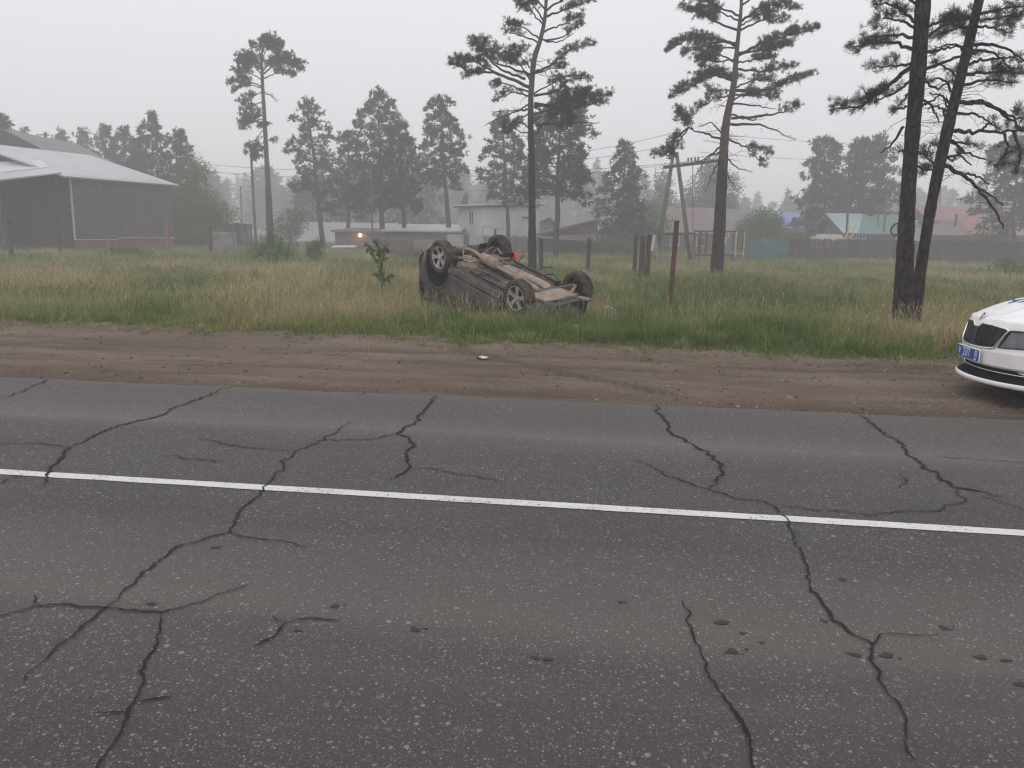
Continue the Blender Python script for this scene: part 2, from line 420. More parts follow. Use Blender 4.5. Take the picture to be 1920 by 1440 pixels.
def link(name, me, mat, parent=None, label=None):
    if mat is not None and not me.materials: me.materials.append(MAT[mat] if isinstance(mat, str) else mat)
    o = bpy.data.objects.new(name, me); COL.objects.link(o)
    if parent is not None: o.parent = parent
    if label: o['label'] = label
    return o
def npmesh(name, V, T, mat, parent=None, attrs=None, smooth=False):
    V = np.asarray(V, np.float32); T = np.asarray(T, np.int32)
    me = bpy.data.meshes.new(name)
    me.vertices.add(len(V)); me.vertices.foreach_set('co', V.ravel())
    k = T.shape[1]
    me.loops.add(T.size); me.loops.foreach_set('vertex_index', T.ravel())
    me.polygons.add(len(T)); me.polygons.foreach_set('loop_start', np.arange(0, T.size, k, dtype=np.int32))
    if smooth: me.polygons.foreach_set('use_smooth', np.ones(len(T), bool))
    for an, av in (attrs or {}).items():
        a = me.attributes.new(an, 'FLOAT', 'POINT'); a.data.foreach_set('value', np.asarray(av, np.float32))
    me.update(calc_edges=True)
    return link(name, me, mat, parent)
def tag(o, label, cat, group=None):
    o['label'] = label; o['category'] = cat
    if group: o['group'] = group
    return o
def thing(name, label, cat, loc=(0, 0, 0), rotz=0.0, group=None):
    o = bpy.data.objects.new(name, None); COL.objects.link(o)
    o.location = loc; o.rotation_euler = (0, 0, rotz); o.empty_display_size = 0.2
    return tag(o, label, cat, group)
def kind(o, k): o['kind'] = k; return o
def catmull(pts, n=5):
    pts = [Vector(p) for p in pts]
    if len(pts) < 3: return [pts[0].lerp(pts[-1], i / n) for i in range(n + 1)]
    out = []
    q = [pts[0] * 2 - pts[1]] + pts + [pts[-1] * 2 - pts[-2]]
    for i in range(1, len(q) - 2):
        for k in range(n):
            u = k / n
            a, b, c, d = q[i - 1], q[i], q[i + 1], q[i + 2]
            out.append(0.5 * ((2 * b) + (c - a) * u + (2 * a - 5 * b + 4 * c - d) * u * u + (3 * b - a - 3 * c + d) * u ** 3))
    out.append(pts[-1])
    return out

# ------------------------------------------------------------------ road
def road_material():
    m, nt, b = nodes_of('worn_asphalt')
    tc = N(nt, 'TexCoord'); vec = tc.outputs['Object']
    sep = N(nt, 'SeparateXYZ'); nt.links.new(vec, sep.inputs[0])
    base = N(nt, 'TexNoise', Scale=70.0, Detail=4, Roughness=0.7); nt.links.new(vec, base.inputs['Vector'])
    col = ramp(nt, base.outputs[0], [(0.3, (0.027, 0.0245, 0.0245)), (0.7, (0.060, 0.0535, 0.0525))])
    big = N(nt, 'TexNoise', Scale=0.8, Detail=5, Roughness=0.6)
    mp = N(nt, 'Mapping', Scale=(0.25, 1.0, 1)); nt.links.new(vec, mp.inputs[0]); nt.links.new(mp.outputs[0], big.inputs['Vector'])
    patch = ramp(nt, big.outputs[0], [(0.35, (0.84, 0.84, 0.86)), (0.65, (1.16, 1.13, 1.11))])
    col = mixc(nt, 1.0, col, patch, 'MULTIPLY')
    hz2 = N(nt, 'TexNoise', Scale=1.7, Detail=3); nt.links.new(vec, hz2.inputs['Vector'])
    col = mixc(nt, 1.0, col, ramp(nt, hz2.outputs[0], [(0.35, (0.97, 1.01, 1.0)), (0.65, (1.07, 0.98, 0.97))]), 'MULTIPLY')
    # dust carried along the lanes: bands along the road
    bn = N(nt, 'TexNoise', Scale=1.0, Detail=4); mp2 = N(nt, 'Mapping', Scale=(0.12, 1.5, 1)); nt.links.new(vec, mp2.inputs[0]); nt.links.new(mp2.outputs[0], bn.inputs['Vector'])
    ty = mathn(nt, 'ADD', sep.outputs[1], mathn(nt, 'MULTIPLY', mathn(nt, 'SUBTRACT', bn.outputs[0], 0.5), 0.9))
    r1 = N(nt, 'MapRange'); nt.links.new(ty, r1.inputs[0]); r1.inputs[1].default_value = 2.0; r1.inputs[2].default_value = 8.0
    band = ramp(nt, r1.outputs[0], [(0.0, (0.0,) * 3), (0.09, (0.12,) * 3), (0.17, (0.75,) * 3), (0.25, (0.65,) * 3), (0.33, (0.12,) * 3), (0.5, (0.05,) * 3), (0.62, (0.3,) * 3), (0.70, (0.95,) * 3), (0.77, (0.4,) * 3), (0.88, (0.3,) * 3), (0.95, (0.9,) * 3)])
    bfac = mathn(nt, 'MULTIPLY', band, mathn(nt, 'ADD', bn.outputs[0], 0.25), True)
    col = mixc(nt, mathn(nt, 'MULTIPLY', bfac, 0.75), col, (0.128, 0.108, 0.098))
    wear = N(nt, 'TexNoise', Scale=1.3, Detail=4, Roughness=0.6); mpw = N(nt, 'Mapping', Scale=(0.5, 1.0, 1)); nt.links.new(vec, mpw.inputs[0]); nt.links.new(mpw.outputs[0], wear.inputs['Vector'])
    # pale stones in the worn surface, three sizes
    for sc, th, keep, c in ((46.0, 0.42, 0.70, (0.20, 0.184, 0.176)), (95.0, 0.45, 0.66, (0.26, 0.24, 0.23)), (170.0, 0.48, 0.6, (0.2, 0.184, 0.178)), (24.0, 0.30, 0.90, (0.21, 0.194, 0.185))):
        v = N(nt, 'TexVoronoi', Scale=sc); nt.links.new(vec, v.inputs['Vector'])
        w = N(nt, 'SeparateColor'); nt.links.new(v.outputs['Color'], w.inputs[0])
        size = mathn(nt, 'MULTIPLY', w.outputs[1], th)
        on = mathn(nt, 'MULTIPLY', mathn(nt, 'LESS_THAN', v.outputs['Distance'], size), mathn(nt, 'GREATER_THAN', mathn(nt, 'ADD', w.outputs[0], mathn(nt, 'MULTIPLY', mathn(nt, 'SUBTRACT', wear.outputs[0], 0.5), 0.7)), keep))
        tint = mixc(nt, w.outputs[2], c, tuple(x * 0.5 for x in c))
        col = mixc(nt, mathn(nt, 'MULTIPLY', on, 0.9), col, tint)
    # dark oil-like blots
    v = N(nt, 'TexVoronoi', Scale=2.6); mp3 = N(nt, 'Mapping', Scale=(0.8, 1.3, 1)); nt.links.new(vec, mp3.inputs[0]); nt.links.new(mp3.outputs[0], v.inputs['Vector'])
    w = N(nt, 'SeparateColor'); nt.links.new(v.outputs['Color'], w.inputs[0])
    nz = N(nt, 'TexNoise', Scale=14.0, Detail=3); nt.links.new(vec, nz.inputs['Vector'])
    dd = mathn(nt, 'ADD', v.outputs['Distance'], mathn(nt, 'MULTIPLY', nz.outputs[0], 0.11))
    on = mathn(nt, 'MULTIPLY', mathn(nt, 'LESS_THAN', dd, mathn(nt, 'ADD', mathn(nt, 'MULTIPLY', w.outputs[1], 0.045), 0.02)), mathn(nt, 'GREATER_THAN', w.outputs[0], 0.6))
    col = mixc(nt, mathn(nt, 'MULTIPLY', on, 0.42), col, (0.03, 0.028, 0.028))
    nt.links.new(col, b.inputs['Base Color'])
    b.inputs['Roughness'].default_value = 0.75
    b.inputs['Specular IOR Level'].default_value = 0.35
    nb = N(nt, 'TexNoise', Scale=120.0, Detail=3); nt.links.new(vec, nb.inputs['Vector'])
    bp = N(nt, 'Bump', Strength=0.35, Distance=0.006); nt.links.new(nb.outputs[0], bp.inputs['Height']); nt.links.new(bp.outputs[0], b.inputs['Normal'])
    return m
def paint_material():
    m, nt, b = nodes_of('road_paint')
    tc = N(nt, 'TexCoord'); vec = tc.outputs['Object']
    nz = N(nt, 'TexNoise', Scale=60.0, Detail=4, Roughness=0.7); nt.links.new(vec, nz.inputs['Vector'])
    n2 = N(nt, 'TexNoise', Scale=2.0, Detail=4); nt.links.new(vec, n2.inputs['Vector'])
    col = ramp(nt, n2.outputs[0], [(0.3, (0.50, 0.49, 0.485)), (0.7, (0.60, 0.59, 0.59))])
    n3 = N(nt, 'TexNoise', Scale=5.0, Detail=3); nt.links.new(vec, n3.inputs['Vector'])
    f = ramp(nt, mathn(nt, 'ADD', nz.outputs[0], mathn(nt, 'MULTIPLY', mathn(nt, 'SUBTRACT', n3.outputs[0], .5), .35)), [(0.58, (0, 0, 0)), (0.64, (1, 1, 1))])
    col = mixc(nt, f, col, (0.17, 0.16, 0.155))
    nt.links.new(col, b.inputs['Base Color']); b.inputs['Roughness'].default_value = 0.7
    return m

road_s = np.concatenate([np.linspace(-220, -18, 40), np.arange(-17.8, 18, 0.06), np.linspace(18, 220, 40)])
edge = T_EDGE + 0.035 * (fbm(road_s * 1.1, road_s * 0, 3, 3) - 0.5) * 2 + 0.03 * (fbm(road_s * 7, road_s * 0, 13, 2) - 0.5) * 2
mb = MB()
rows = []
for t in (-6.0, 0.0, 3.0, 6.0, 7.3):
    rows.append([(s, t, 0.0) for s in road_s])
rows.append([(s, e, -0.002) for s, e in zip(road_s, edge)])
rows.append([(s, e + 0.012, -0.07) for s, e in zip(road_s, edge)])
mb.grid(rows)
road = mb.build('road', road_material(), smooth=False)
road.rotation_euler = (0, 0, TILT)
kind(road, 'structure')
mb = MB()
ls = np.concatenate([np.linspace(-220, -12, 60), np.arange(-11.9, 12, 0.08), np.linspace(12, 220, 60)])
j1 = 0.012 * (fbm(ls * 4, ls * 0, 4) - 0.5); j2 = 0.012 * (fbm(ls * 4, ls * 0 + 5, 4) - 0.5)
mb.grid([[(s, T_LINE - 0.048 + j, 0.004) for s, j in zip(ls, j1)], [(s, T_LINE + 0.048 + j, 0.004) for s, j in zip(ls, j2)]])
mb.build('road_line', paint_material(), road, label='solid white centre line along the grey road')

CR = [
 ([(0,747),(45,733),(95,711)], .02),
 ([(437,723),(380,745),(330,765),(282,785),(218,800),(165,822),(127,840),(110,862),(97,875),(93,886),(88,898),(82,913)], .024),
 ([(0,833),(50,832),(90,835),(127,839)], .014),
 ([(685,786),(655,793),(610,823),(560,845),(530,868),(515,890),(498,912),(490,930),(465,946),(444,965),(440,985),(432,1000),(383,1012),(330,1027),(300,1050),(265,1078),(235,1105),(200,1140),(180,1158),(150,1178),(105,1218),(75,1247),(47,1278)], .015),
 ([(373,822),(430,835),(475,841),(550,848)], .013),
 ([(605,826),(660,825),(700,824),(742,815)], .016),
 ([(818,740),(800,762),(778,795),(742,815),(768,822),(772,840),(762,855),(765,870),(767,879),(752,890),(733,902)], .025),
 ([(767,880),(810,878),(845,887),(890,893),(940,906)], .010),
 ([(305,855),(365,862),(425,866)], .007),
 ([(1230,757),(1240,785),(1255,803),(1285,830),(1325,850),(1350,875),(1356,888),(1345,905),(1330,917)], .026),
 ([(1187,862),(1220,878),(1280,903),(1330,918),(1375,935),(1430,940),(1450,950),(1468,968),(1478,982),(1487,1005),(1505,1040),(1513,1060),(1520,1090),(1530,1115),(1548,1140),(1575,1170),(1600,1192),(1636,1210),(1650,1192),(1700,1191),(1760,1192)], .014),
 ([(1636,1208),(1635,1245),(1650,1262),(1645,1275),(1665,1305),(1685,1322),(1697,1345),(1697,1365),(1700,1393)], .012),
 ([(1693,1390),(1700,1412),(1717,1430)], .007),
 ([(1450,948),(1540,957),(1630,969),(1650,963),(1720,960),(1762,960),(1785,948),(1808,943),(1795,920),(1785,910)], .012),
 ([(1612,778),(1640,800),(1685,830),(1720,865),(1760,895),(1790,914),(1840,922),(1895,937)], .024),
 ([(1840,930),(1920,957),(1990,980)], .009),
 ([(1755,857),(1840,863),(1920,870),(2000,877)], .011),
 ([(1690,888),(1698,903),(1688,917)], .010),
 ([(1280,1127),(1282,1140),(1298,1180),(1312,1215),(1320,1240),(1340,1280),(1360,1315),(1395,1362),(1405,1400),(1410,1440),(1408,1500)], .012),
 ([(-80,1185),(0,1158),(70,1137),(140,1138),(200,1142),(260,1147),(302,1151),(350,1138),(410,1116),(470,1096)], .012),
 ([(302,1151),(302,1185),(290,1215),(270,1255),(255,1310),(238,1340),(220,1385),(200,1415),(183,1440),(160,1500)], .012),
 ([(255,1318),(290,1313),(325,1310)], .006),
 ([(238,1338),(200,1339),(175,1341)], .006),
 ([(65,1135),(67,1125),(65,1118)], .010),
 ([(478,1215),(515,1195),(535,1170),(560,1163),(640,1160)], .011),
 ([(535,1168),(520,1165),(508,1155)], .010),
 ([(432,1000),(470,1010),(530,1016),(578,1027)], .010),
 ([(0,908),(20,897),(45,892)], .009),
 ([(685,735),(672,742)], .014),
]
cr = random.Random(4)
for pts, w in CR:
    g = [gnd(a, b) for a, b in pts]
    loc = [Vector((*st(p.x, p.y), 0)) for p in g]
    # break each straight run into short jogs, as a crack runs round the stones
    line = [loc[0]]
    for a, b in zip(loc[:-1], loc[1:]):
        L = (b - a).length; k = max(1, int(L / 0.024)); nrm = Vector((-(b - a).y, (b - a).x, 0)).normalized()
        amp = min(0.026, L * 0.09)
        off = 0
        for i in range(1, k + 1):
            off = off * 0.72 + cr.uniform(-amp, amp) * 0.8
            line.append(a.lerp(b, i / k) + nrm * (off if i < k else 0))
    w = max(w * 0.8, .009)
    nL = len(line); vs = []; fs = []
    ww = 1.0
    for i, p in enumerate(line):
        d = (line[min(i + 1, nL - 1)] - line[max(i - 1, 0)]).normalized(); nrm = Vector((-d.y, d.x, 0))
        u = i / max(1, nL - 1)
        ww = 0.55 * ww + 0.45 * cr.uniform(0.3, 1.7)
        tp = min(1, 0.25 + 6 * min(u, 1 - u))
        h = w * 0.5 * ww * tp
        vs += [p + nrm * h * cr.uniform(0.45, 1.55) + Vector((0, 0, 0.0075)), p - nrm * h * cr.uniform(0.7, 1.3) + Vector((0, 0, 0.0075))]
        if i: fs.append((2 * i - 2, 2 * i - 1, 2 * i + 1, 2 * i))
    # broken-out crumbs and short side splits along the crack
    for i in range(1, nL - 1):
        if cr.random() < .22:
            d = (line[i + 1] - line[i - 1]).normalized(); nrm = Vector((-d.y, d.x, 0)) * cr.choice((-1, 1))
            c = line[i] + nrm * w * cr.uniform(.2, .6) + Vector((0, 0, .0073)); r_ = w * cr.uniform(.25, .7); k0 = len(vs)
            vs += [c + Vector((math.cos(a_), math.sin(a_), 0)) * r_ * cr.uniform(.5, 1.3) for a_ in (0, 1.1, 2.2, 3.3, 4.4, 5.4)]; fs.append(tuple(range(k0, k0 + 6)))
        if cr.random() < .06:
            d = (line[i + 1] - line[i - 1]).normalized(); nrm = Vector((-d.y, d.x, 0)) * cr.choice((-1, 1))
            e = line[i] + (nrm + d * cr.uniform(-.7, .7)).normalized() * cr.uniform(.03, .10); q = (line[i] + e) / 2 + d * .006; k0 = len(vs); zz = Vector((0, 0, .0071)); h = w * .16
            vs += [line[i] - d * h + zz, line[i] + d * h + zz, q + d * h * .7 + zz, q - d * h * .7 + zz, e + zz]; fs += [(k0, k0 + 1, k0 + 2, k0 + 3), (k0 + 3, k0 + 2, k0 + 4)]
    MB().add(vs, fs).build('crack', 'crack', road)
for k, (a, b, w, h) in enumerate([(1353,1168,19,4),(1373,1222,16,5),(1602,1228,16,4),(1662,1230,18,4),(777,1180,14,5),(1003,1234,11,4),(1026,1237,11,4),(1840,1233,15,4),(1886,1239,12,3),(1770,1178,11,4),(628,1137,13,4),(1914,1284,12,6),(1578,1087,9,3),(1166,1130,9,3),(1545,1165,8,3),(560,1183,9,3),(285,1133,11,4),(404,1027,9,3),(1393,1188,8,2),(1428,1206,7,2)]):
    c = gnd(a, b); e = gnd(a + w, b); f = gnd(a, b + h)
    rx = (e - c).length; ry = (f - c).length
    vs = []
    ph = cr.uniform(0, 6)
    for i in range(20):
        th = 2 * math.pi * i / 20
        q = .8 + 0.2 * math.sin(2 * th + ph) + 0.12 * math.sin(3 * th + ph * 2) + cr.uniform(-.06, .06)
        s0, t0 = st(c.x, c.y)
        vs.append((s0 + math.cos(th) * rx * q, t0 + math.sin(th) * ry * q, 0.003))
    fs = [tuple(range(20))]
    for q in range(cr.randint(1, 4)):
        x_, y_, r_ = s0 + cr.uniform(-2.2, 2.2) * rx, t0 + cr.uniform(-1.6, 1.6) * ry, rx * cr.uniform(.1, .3); k0 = len(vs)
        vs += [(x_ + math.cos(a_) * r_ * cr.uniform(.7, 1.3), y_ + math.sin(a_) * r_ * .8 * cr.uniform(.7, 1.3), 0.0031) for a_ in (0, .9, 1.8, 2.7, 3.6, 4.5, 5.4)]; fs.append(tuple(range(k0, k0 + 7)))
    MB().add(vs, fs).build('stain', 'stain', road)

# ------------------------------------------------------------------ ground: bare shoulder and meadow soil in one sheet
sA = np.concatenate([-np.geomspace(420, 19, 60), np.arange(-18, 18, 0.055), np.geomspace(18.1, 420, 60)])
tA = np.concatenate([np.linspace(-60, 7.0, 8), np.arange(7.4, 13.6, 0.05), np.arange(13.7, 40, 0.5), np.geomspace(40, 450, 50)])
SS, TT = np.meshgrid(sA, tA)
ZZ = gheight(SS, TT)
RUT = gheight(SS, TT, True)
V = np.stack([SS, TT, ZZ], -1).reshape(-1, 3)
w = len(sA); idx = np.arange((len(tA) - 1) * w).reshape(-1, w)[:, :-1].ravel()
Q = np.stack([idx, idx + 1, idx + w + 1, idx + w], -1)
grassy = sstep(-0.5, 0.5, TT - t_grass(SS) + 0.8 * (fbm(SS * 1.7, TT * 1.7, 77, 4) - 0.5)).ravel()
def ground_material():
    m, nt, b = nodes_of('sandy_soil')
    tc = N(nt, 'TexCoord'); vec = tc.outputs['Object']
    at = N(nt, 'Attribute', attribute_name='grassy')
    n1 = N(nt, 'TexNoise', Scale=1.1, Detail=8, Roughness=0.65); mp = N(nt, 'Mapping', Scale=(0.35, 1.1, 1)); nt.links.new(vec, mp.inputs[0]); nt.links.new(mp.outputs[0], n1.inputs['Vector'])
    n2 = N(nt, 'TexNoise', Scale=38.0, Detail=5, Roughness=0.7); nt.links.new(vec, n2.inputs['Vector'])
    dirt = ramp(nt, n1.outputs[0], [(0.3, (0.086, 0.064, 0.050)), (0.5, (0.132, 0.101, 0.080)), (0.72, (0.185, 0.147, 0.118))])
    sp = ramp(nt, n2.outputs[0], [(0.3, (0.7, 0.69, 0.68)), (0.65, (1.15, 1.15, 1.15))])
    dirt = mixc(nt, 1.0, dirt, sp, 'MULTIPLY')
    # crumbs and grit
    v = N(nt, 'TexVoronoi', Scale=34.0); nt.links.new(vec, v.inputs['Vector'])
    w_ = N(nt, 'SeparateColor'); nt.links.new(v.outputs['Color'], w_.inputs[0])
    on = mathn(nt, 'MULTIPLY', mathn(nt, 'LESS_THAN', v.outputs['Distance'], 0.25), mathn(nt, 'GREATER_THAN', w_.outputs[0], 0.9))
    dirt = mixc(nt, mathn(nt, 'MULTIPLY', on, 0.6), dirt, mixc(nt, w_.outputs[1], (0.06, 0.045, 0.036), (0.34, 0.28, 0.23)))
    # damp dark strip along the asphalt
    sep = N(nt, 'SeparateXYZ'); nt.links.new(vec, sep.inputs[0])
    r = N(nt, 'MapRange'); nt.links.new(mathn(nt, 'ADD', sep.outputs[1], mathn(nt, 'MULTIPLY', mathn(nt, 'SUBTRACT', n1.outputs[0], 0.5), 1.2)), r.inputs[0]); r.inputs[1].default_value = 7.6; r.inputs[2].default_value = 9.0
    dirt = mixc(nt, ramp(nt, r.outputs[0], [(0.0, (0.75,) * 3), (0.6, (0,) * 3)]), dirt, (0.07, 0.049, 0.037))
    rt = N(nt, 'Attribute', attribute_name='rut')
    dirt = mixc(nt, mathn(nt, 'MULTIPLY', rt.outputs['Fac'], 0.6, True), dirt, (0.05, 0.037, 0.03))  # shading of the ruts put into the soil colour
    soil = ramp(nt, n1.outputs[0], [(0.3, (0.045, 0.05, 0.022)), (0.7, (0.12, 0.095, 0.05))])
    col = mixc(nt, at.outputs['Fac'], dirt, soil)
    nt.links.new(col, b.inputs['Base Color']); b.inputs['Roughness'].default_value = 0.97; b.inputs['Specular IOR Level'].default_value = 0.1
    bp = N(nt, 'Bump', Strength=0.6, Distance=0.02); nt.links.new(n2.outputs[0], bp.inputs['Height']); nt.links.new(bp.outputs[0], b.inputs['Normal'])
    return m
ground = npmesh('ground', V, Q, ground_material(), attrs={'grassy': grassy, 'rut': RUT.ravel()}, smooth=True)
ground.rotation_euler = (0, 0, TILT)
kind(ground, 'structure')

# ------------------------------------------------------------------ grass
def grass_material():
    m, nt, b = nodes_of('meadow_grass')
    nt.nodes.remove(b)
    a1 = N(nt, 'Attribute', attribute_name='dry'); a2 = N(nt, 'Attribute', attribute_name='rnd')
    col = ramp(nt, a1.outputs['Fac'], [(0.0, (0.075, 0.125, 0.026)), (0.28, (0.14, 0.182, 0.048)), (0.55, (0.205, 0.20, 0.07)), (0.8, (0.25, 0.208, 0.10)), (1.0, (0.37, 0.305, 0.18))])
    hs = N(nt, 'HueSaturation'); nt.links.new(col, hs.inputs['Color'])
    nt.links.new(mathn(nt, 'ADD', mathn(nt, 'MULTIPLY', a2.outputs['Fac'], 1.0), 0.72), hs.inputs['Value'])
    hs.inputs['Saturation'].default_value = 0.93
    d = N(nt, 'BsdfDiffuse'); t = N(nt, 'BsdfTranslucent'); mx = N(nt, 'MixShader'); mx.inputs[0].default_value = 0.4
    nt.links.new(hs.outputs[0], d.inputs[0]); nt.links.new(hs.outputs[0], t.inputs[0])
    nt.links.new(d.outputs[0], mx.inputs[1]); nt.links.new(t.outputs[0], mx.inputs[2])
    nt.links.new(mx.outputs[0], nt.nodes['Material Output'].inputs[0])
    return m
MAT['grass'] = grass_material()

class Blades:
    def __init__(s): s.V = []; s.T = []; s.dry = []; s.rnd = []; s.n = 0
    def leaf(s, B, h, w, lean, az, dry, rnd, seg=3):
        n = len(B)
        if n == 0: return
        dirv = np.stack([np.cos(az), np.sin(az), 0 * az], -1)
        fa = az + np.pi / 2 + rng.uniform(-0.9, 0.9, n)
        side = np.stack([np.cos(fa), np.sin(fa), 0 * fa], -1)
        rows = []
        for k in range(seg):
            u = k / seg
            c = B + dirv * (lean * h * u * u)[:, None] + np.stack([0 * h, 0 * h, h * u * (1 - 0.25 * lean * u)], -1)
            wd = (w * (1 - 0.45 * u))[:, None] * side * 0.5
            rows += [c - wd, c + wd]
        tip = B + dirv * (lean * h)[:, None] + np.stack([0 * h, 0 * h, h * (1 - 0.25 * lean)], -1)
        rows.append(tip)
        V = np.stack(rows, 1)
        nv = 2 * seg + 1
        tri = []
        for k in range(seg - 1):
            a = 2 * k
            tri += [(a, a + 1, a + 3), (a, a + 3, a + 2)]
        tri.append((2 * seg - 2, 2 * seg - 1, 2 * seg))
        T = (np.array(tri)[None] + (np.arange(n) * nv)[:, None, None] + s.n).reshape(-1, 3)
        s.V.append(V.reshape(-1, 3)); s.T.append(T); s.n += n * nv
        s.dry.append(np.repeat(dry, nv)); s.rnd.append(np.repeat(rnd, nv))
    def stalk(s, B, h, w, lean, az, dry, rnd, headw, headl):
        n = len(B)
        if n == 0: return
        dirv = np.stack([np.cos(az), np.sin(az), 0 * az], -1)
        fa = rng.uniform(0, np.pi, n)
        side = np.stack([np.cos(fa), np.sin(fa), 0 * fa], -1)
        top = B + dirv * (lean * h)[:, None] + np.stack([0 * h, 0 * h, h * (1 - 0.2 * lean)], -1)
        ax = dirv * (lean + 0.35)[:, None] + np.array([0, 0, 1.0]); ax /= np.linalg.norm(ax, axis=1)[:, None]
        mid = B * 0.5 + top * 0.5 - dirv * (lean * h * 0.2)[:, None]
        W = (w * 0.5)[:, None] * side; HW = (headw * 0.5)[:, None] * side
        V = np.stack([B - W, B + W, mid - W, mid + W, top - W * .7, top + W * .7, top + ax * (headl * 0.4)[:, None] - HW, top + ax * (headl * 0.4)[:, None] + HW, top + ax * headl[:, None]], 1)
        tri = np.array([(0, 1, 3), (0, 3, 2), (2, 3, 5), (2, 5, 4), (4, 5, 7), (4, 7, 6), (6, 7, 8)])
        s.T.append((tri[None] + (np.arange(n) * 9)[:, None, None] + s.n).reshape(-1, 3)); s.V.append(V.reshape(-1, 3)); s.n += n * 9
        s.dry.append(np.repeat(dry, 9)); s.rnd.append(np.repeat(rnd, 9))
    def build(s, name):
        o = npmesh(name, np.concatenate(s.V), np.concatenate(s.T), 'grass', attrs={'dry': np.concatenate(s.dry), 'rnd': np.concatenate(s.rnd)})
        return kind(o, 'stuff')

def scatter(n, y0, y1, spread=0.72, extra=4):
    Y = np.sqrt(rng.uniform(y0 * y0, y1 * y1, n))
    X = rng.uniform(-1, 1, n) * (spread * Y + extra)
    return X, Y
def onground(X, Y):
    s, t = st(X, Y)
    return s, t, gheight(s, t)
def dryness(X, Y, s, t):
    e = t - t_grass(s)
    n = fbm(X * 0.28, Y * 0.16, 101, 4)
    n2 = fbm(X * 0.9, Y * 0.5, 131, 3)
    d = 0.36 + 2.0 * (n - 0.5) + 1.2 * (n2 - 0.5)
    u = X / np.maximum(Y, 1)
    d = d - 0.19 * (1 - sstep(0.2, 2.8, e + 1.6 * (n2 - 0.5))) * sstep(-0.75, 0.35, u + 0.25)          # green verge, lusher to the right
    d = d + 0.20 * sstep(1.2, 4, e) * (1 - sstep(-0.12, 0.08, u)) * (1 - sstep(32, 48, Y))  # straw-coloured left meadow
    d = d - 0.30 * sstep(0.1, 0.2, u) * (1 - sstep(0.42, 0.5, u)) * sstep(15, 17, Y) * (1 - sstep(20, 26, Y))
    d = d + 0.20 * sstep(26, 36, Y) * sstep(0.25, 0.4, u)
    return np.clip(d, 0, 1)
gb = Blades()
def sow(n, y0, y1, hmin, hmax, wid, seg, spread=0.72):
    X, Y = scatter(n, y0, y1, spread)
    s, t, z = onground(X, Y)
    e = t - t_grass(s)
    patch = fbm(X * 1.6, Y * 1.6, 211, 3)
    keep = (e > -0.3 + 1.8 * (0.56 - patch)) & (rng.uniform(0, 1, n) < np.clip(0.14 + 1.8 * (patch - 0.28) + 0.25 * sstep(1, 3, e), 0, 1))
    X, Y, s, t, z, e, patch = (q[keep] for q in (X, Y, s, t, z, e, patch))
    m = len(X)
    d = dryness(X, Y, s, t)
    grow = (0.22 + 0.78 * sstep(-0.2, 1.9, e + 1.2 * (patch - 0.5))) * (0.32 + 1.05 * fbm(X * 0.4, Y * 0.3, 231, 3)) * (0.6 + 0.65 * patch)
    h = rng.uniform(hmin, hmax, m) * grow
    dd = np.clip(d + rng.normal(0, 0.17, m), 0, 1)
    gb.leaf(np.stack([X, Y, z - 0.01], -1), h, wid * rng.uniform(0.6, 1.3, m), rng.uniform(0.15, 1.0, m), rng.uniform(0, 6.28, m), dd, rng.uniform(0, 1, m), seg)
sow(125000, 10.3, 15, 0.16, 0.46, 0.0105, 3)
sow(120000, 15, 23, 0.2, 0.52, 0.013, 3)
sow(120000, 23, 38, 0.25, 0.55, 0.018, 2)
sow(110000, 38, 62, 0.28, 0.58, 0.032, 1)
sow(100000, 62, 110, 0.3, 0.6, 0.06, 1, 0.8)
def sow_stalks(n, y0, y1, w, hw):
    X, Y = scatter(n, y0, y1)
    s, t, z = onground(X, Y); e = t - t_grass(s); d = dryness(X, Y, s, t)
    keep = (e > 0.15) & (rng.uniform(0, 1, n) < 0.12 + 0.95 * d) & (rng.uniform(0, 1, n) < 0.3 + 0.7 * sstep(0.3, 2, e))
    X, Y, z, d = X[keep], Y[keep], z[keep], d[keep]; m = len(X)
    gb.stalk(np.stack([X, Y, z - 0.01], -1), rng.uniform(0.26, 0.6, m), w * rng.uniform(.7, 1.2, m), rng.uniform(0, 0.4, m), rng.uniform(0, 6.28, m), np.clip(rng.normal(0.78, 0.14, m), 0, 1), rng.uniform(0, 1, m), hw * rng.uniform(.6, 1.4, m), rng.uniform(0.05, 0.14, m))
sow_stalks(15000, 10.6, 17, 0.0045, 0.013)
sow_stalks(15000, 17, 28, 0.007, 0.018)
sow_stalks(12000, 28, 48, 0.011, 0.03)
grass = gb.build('grass')
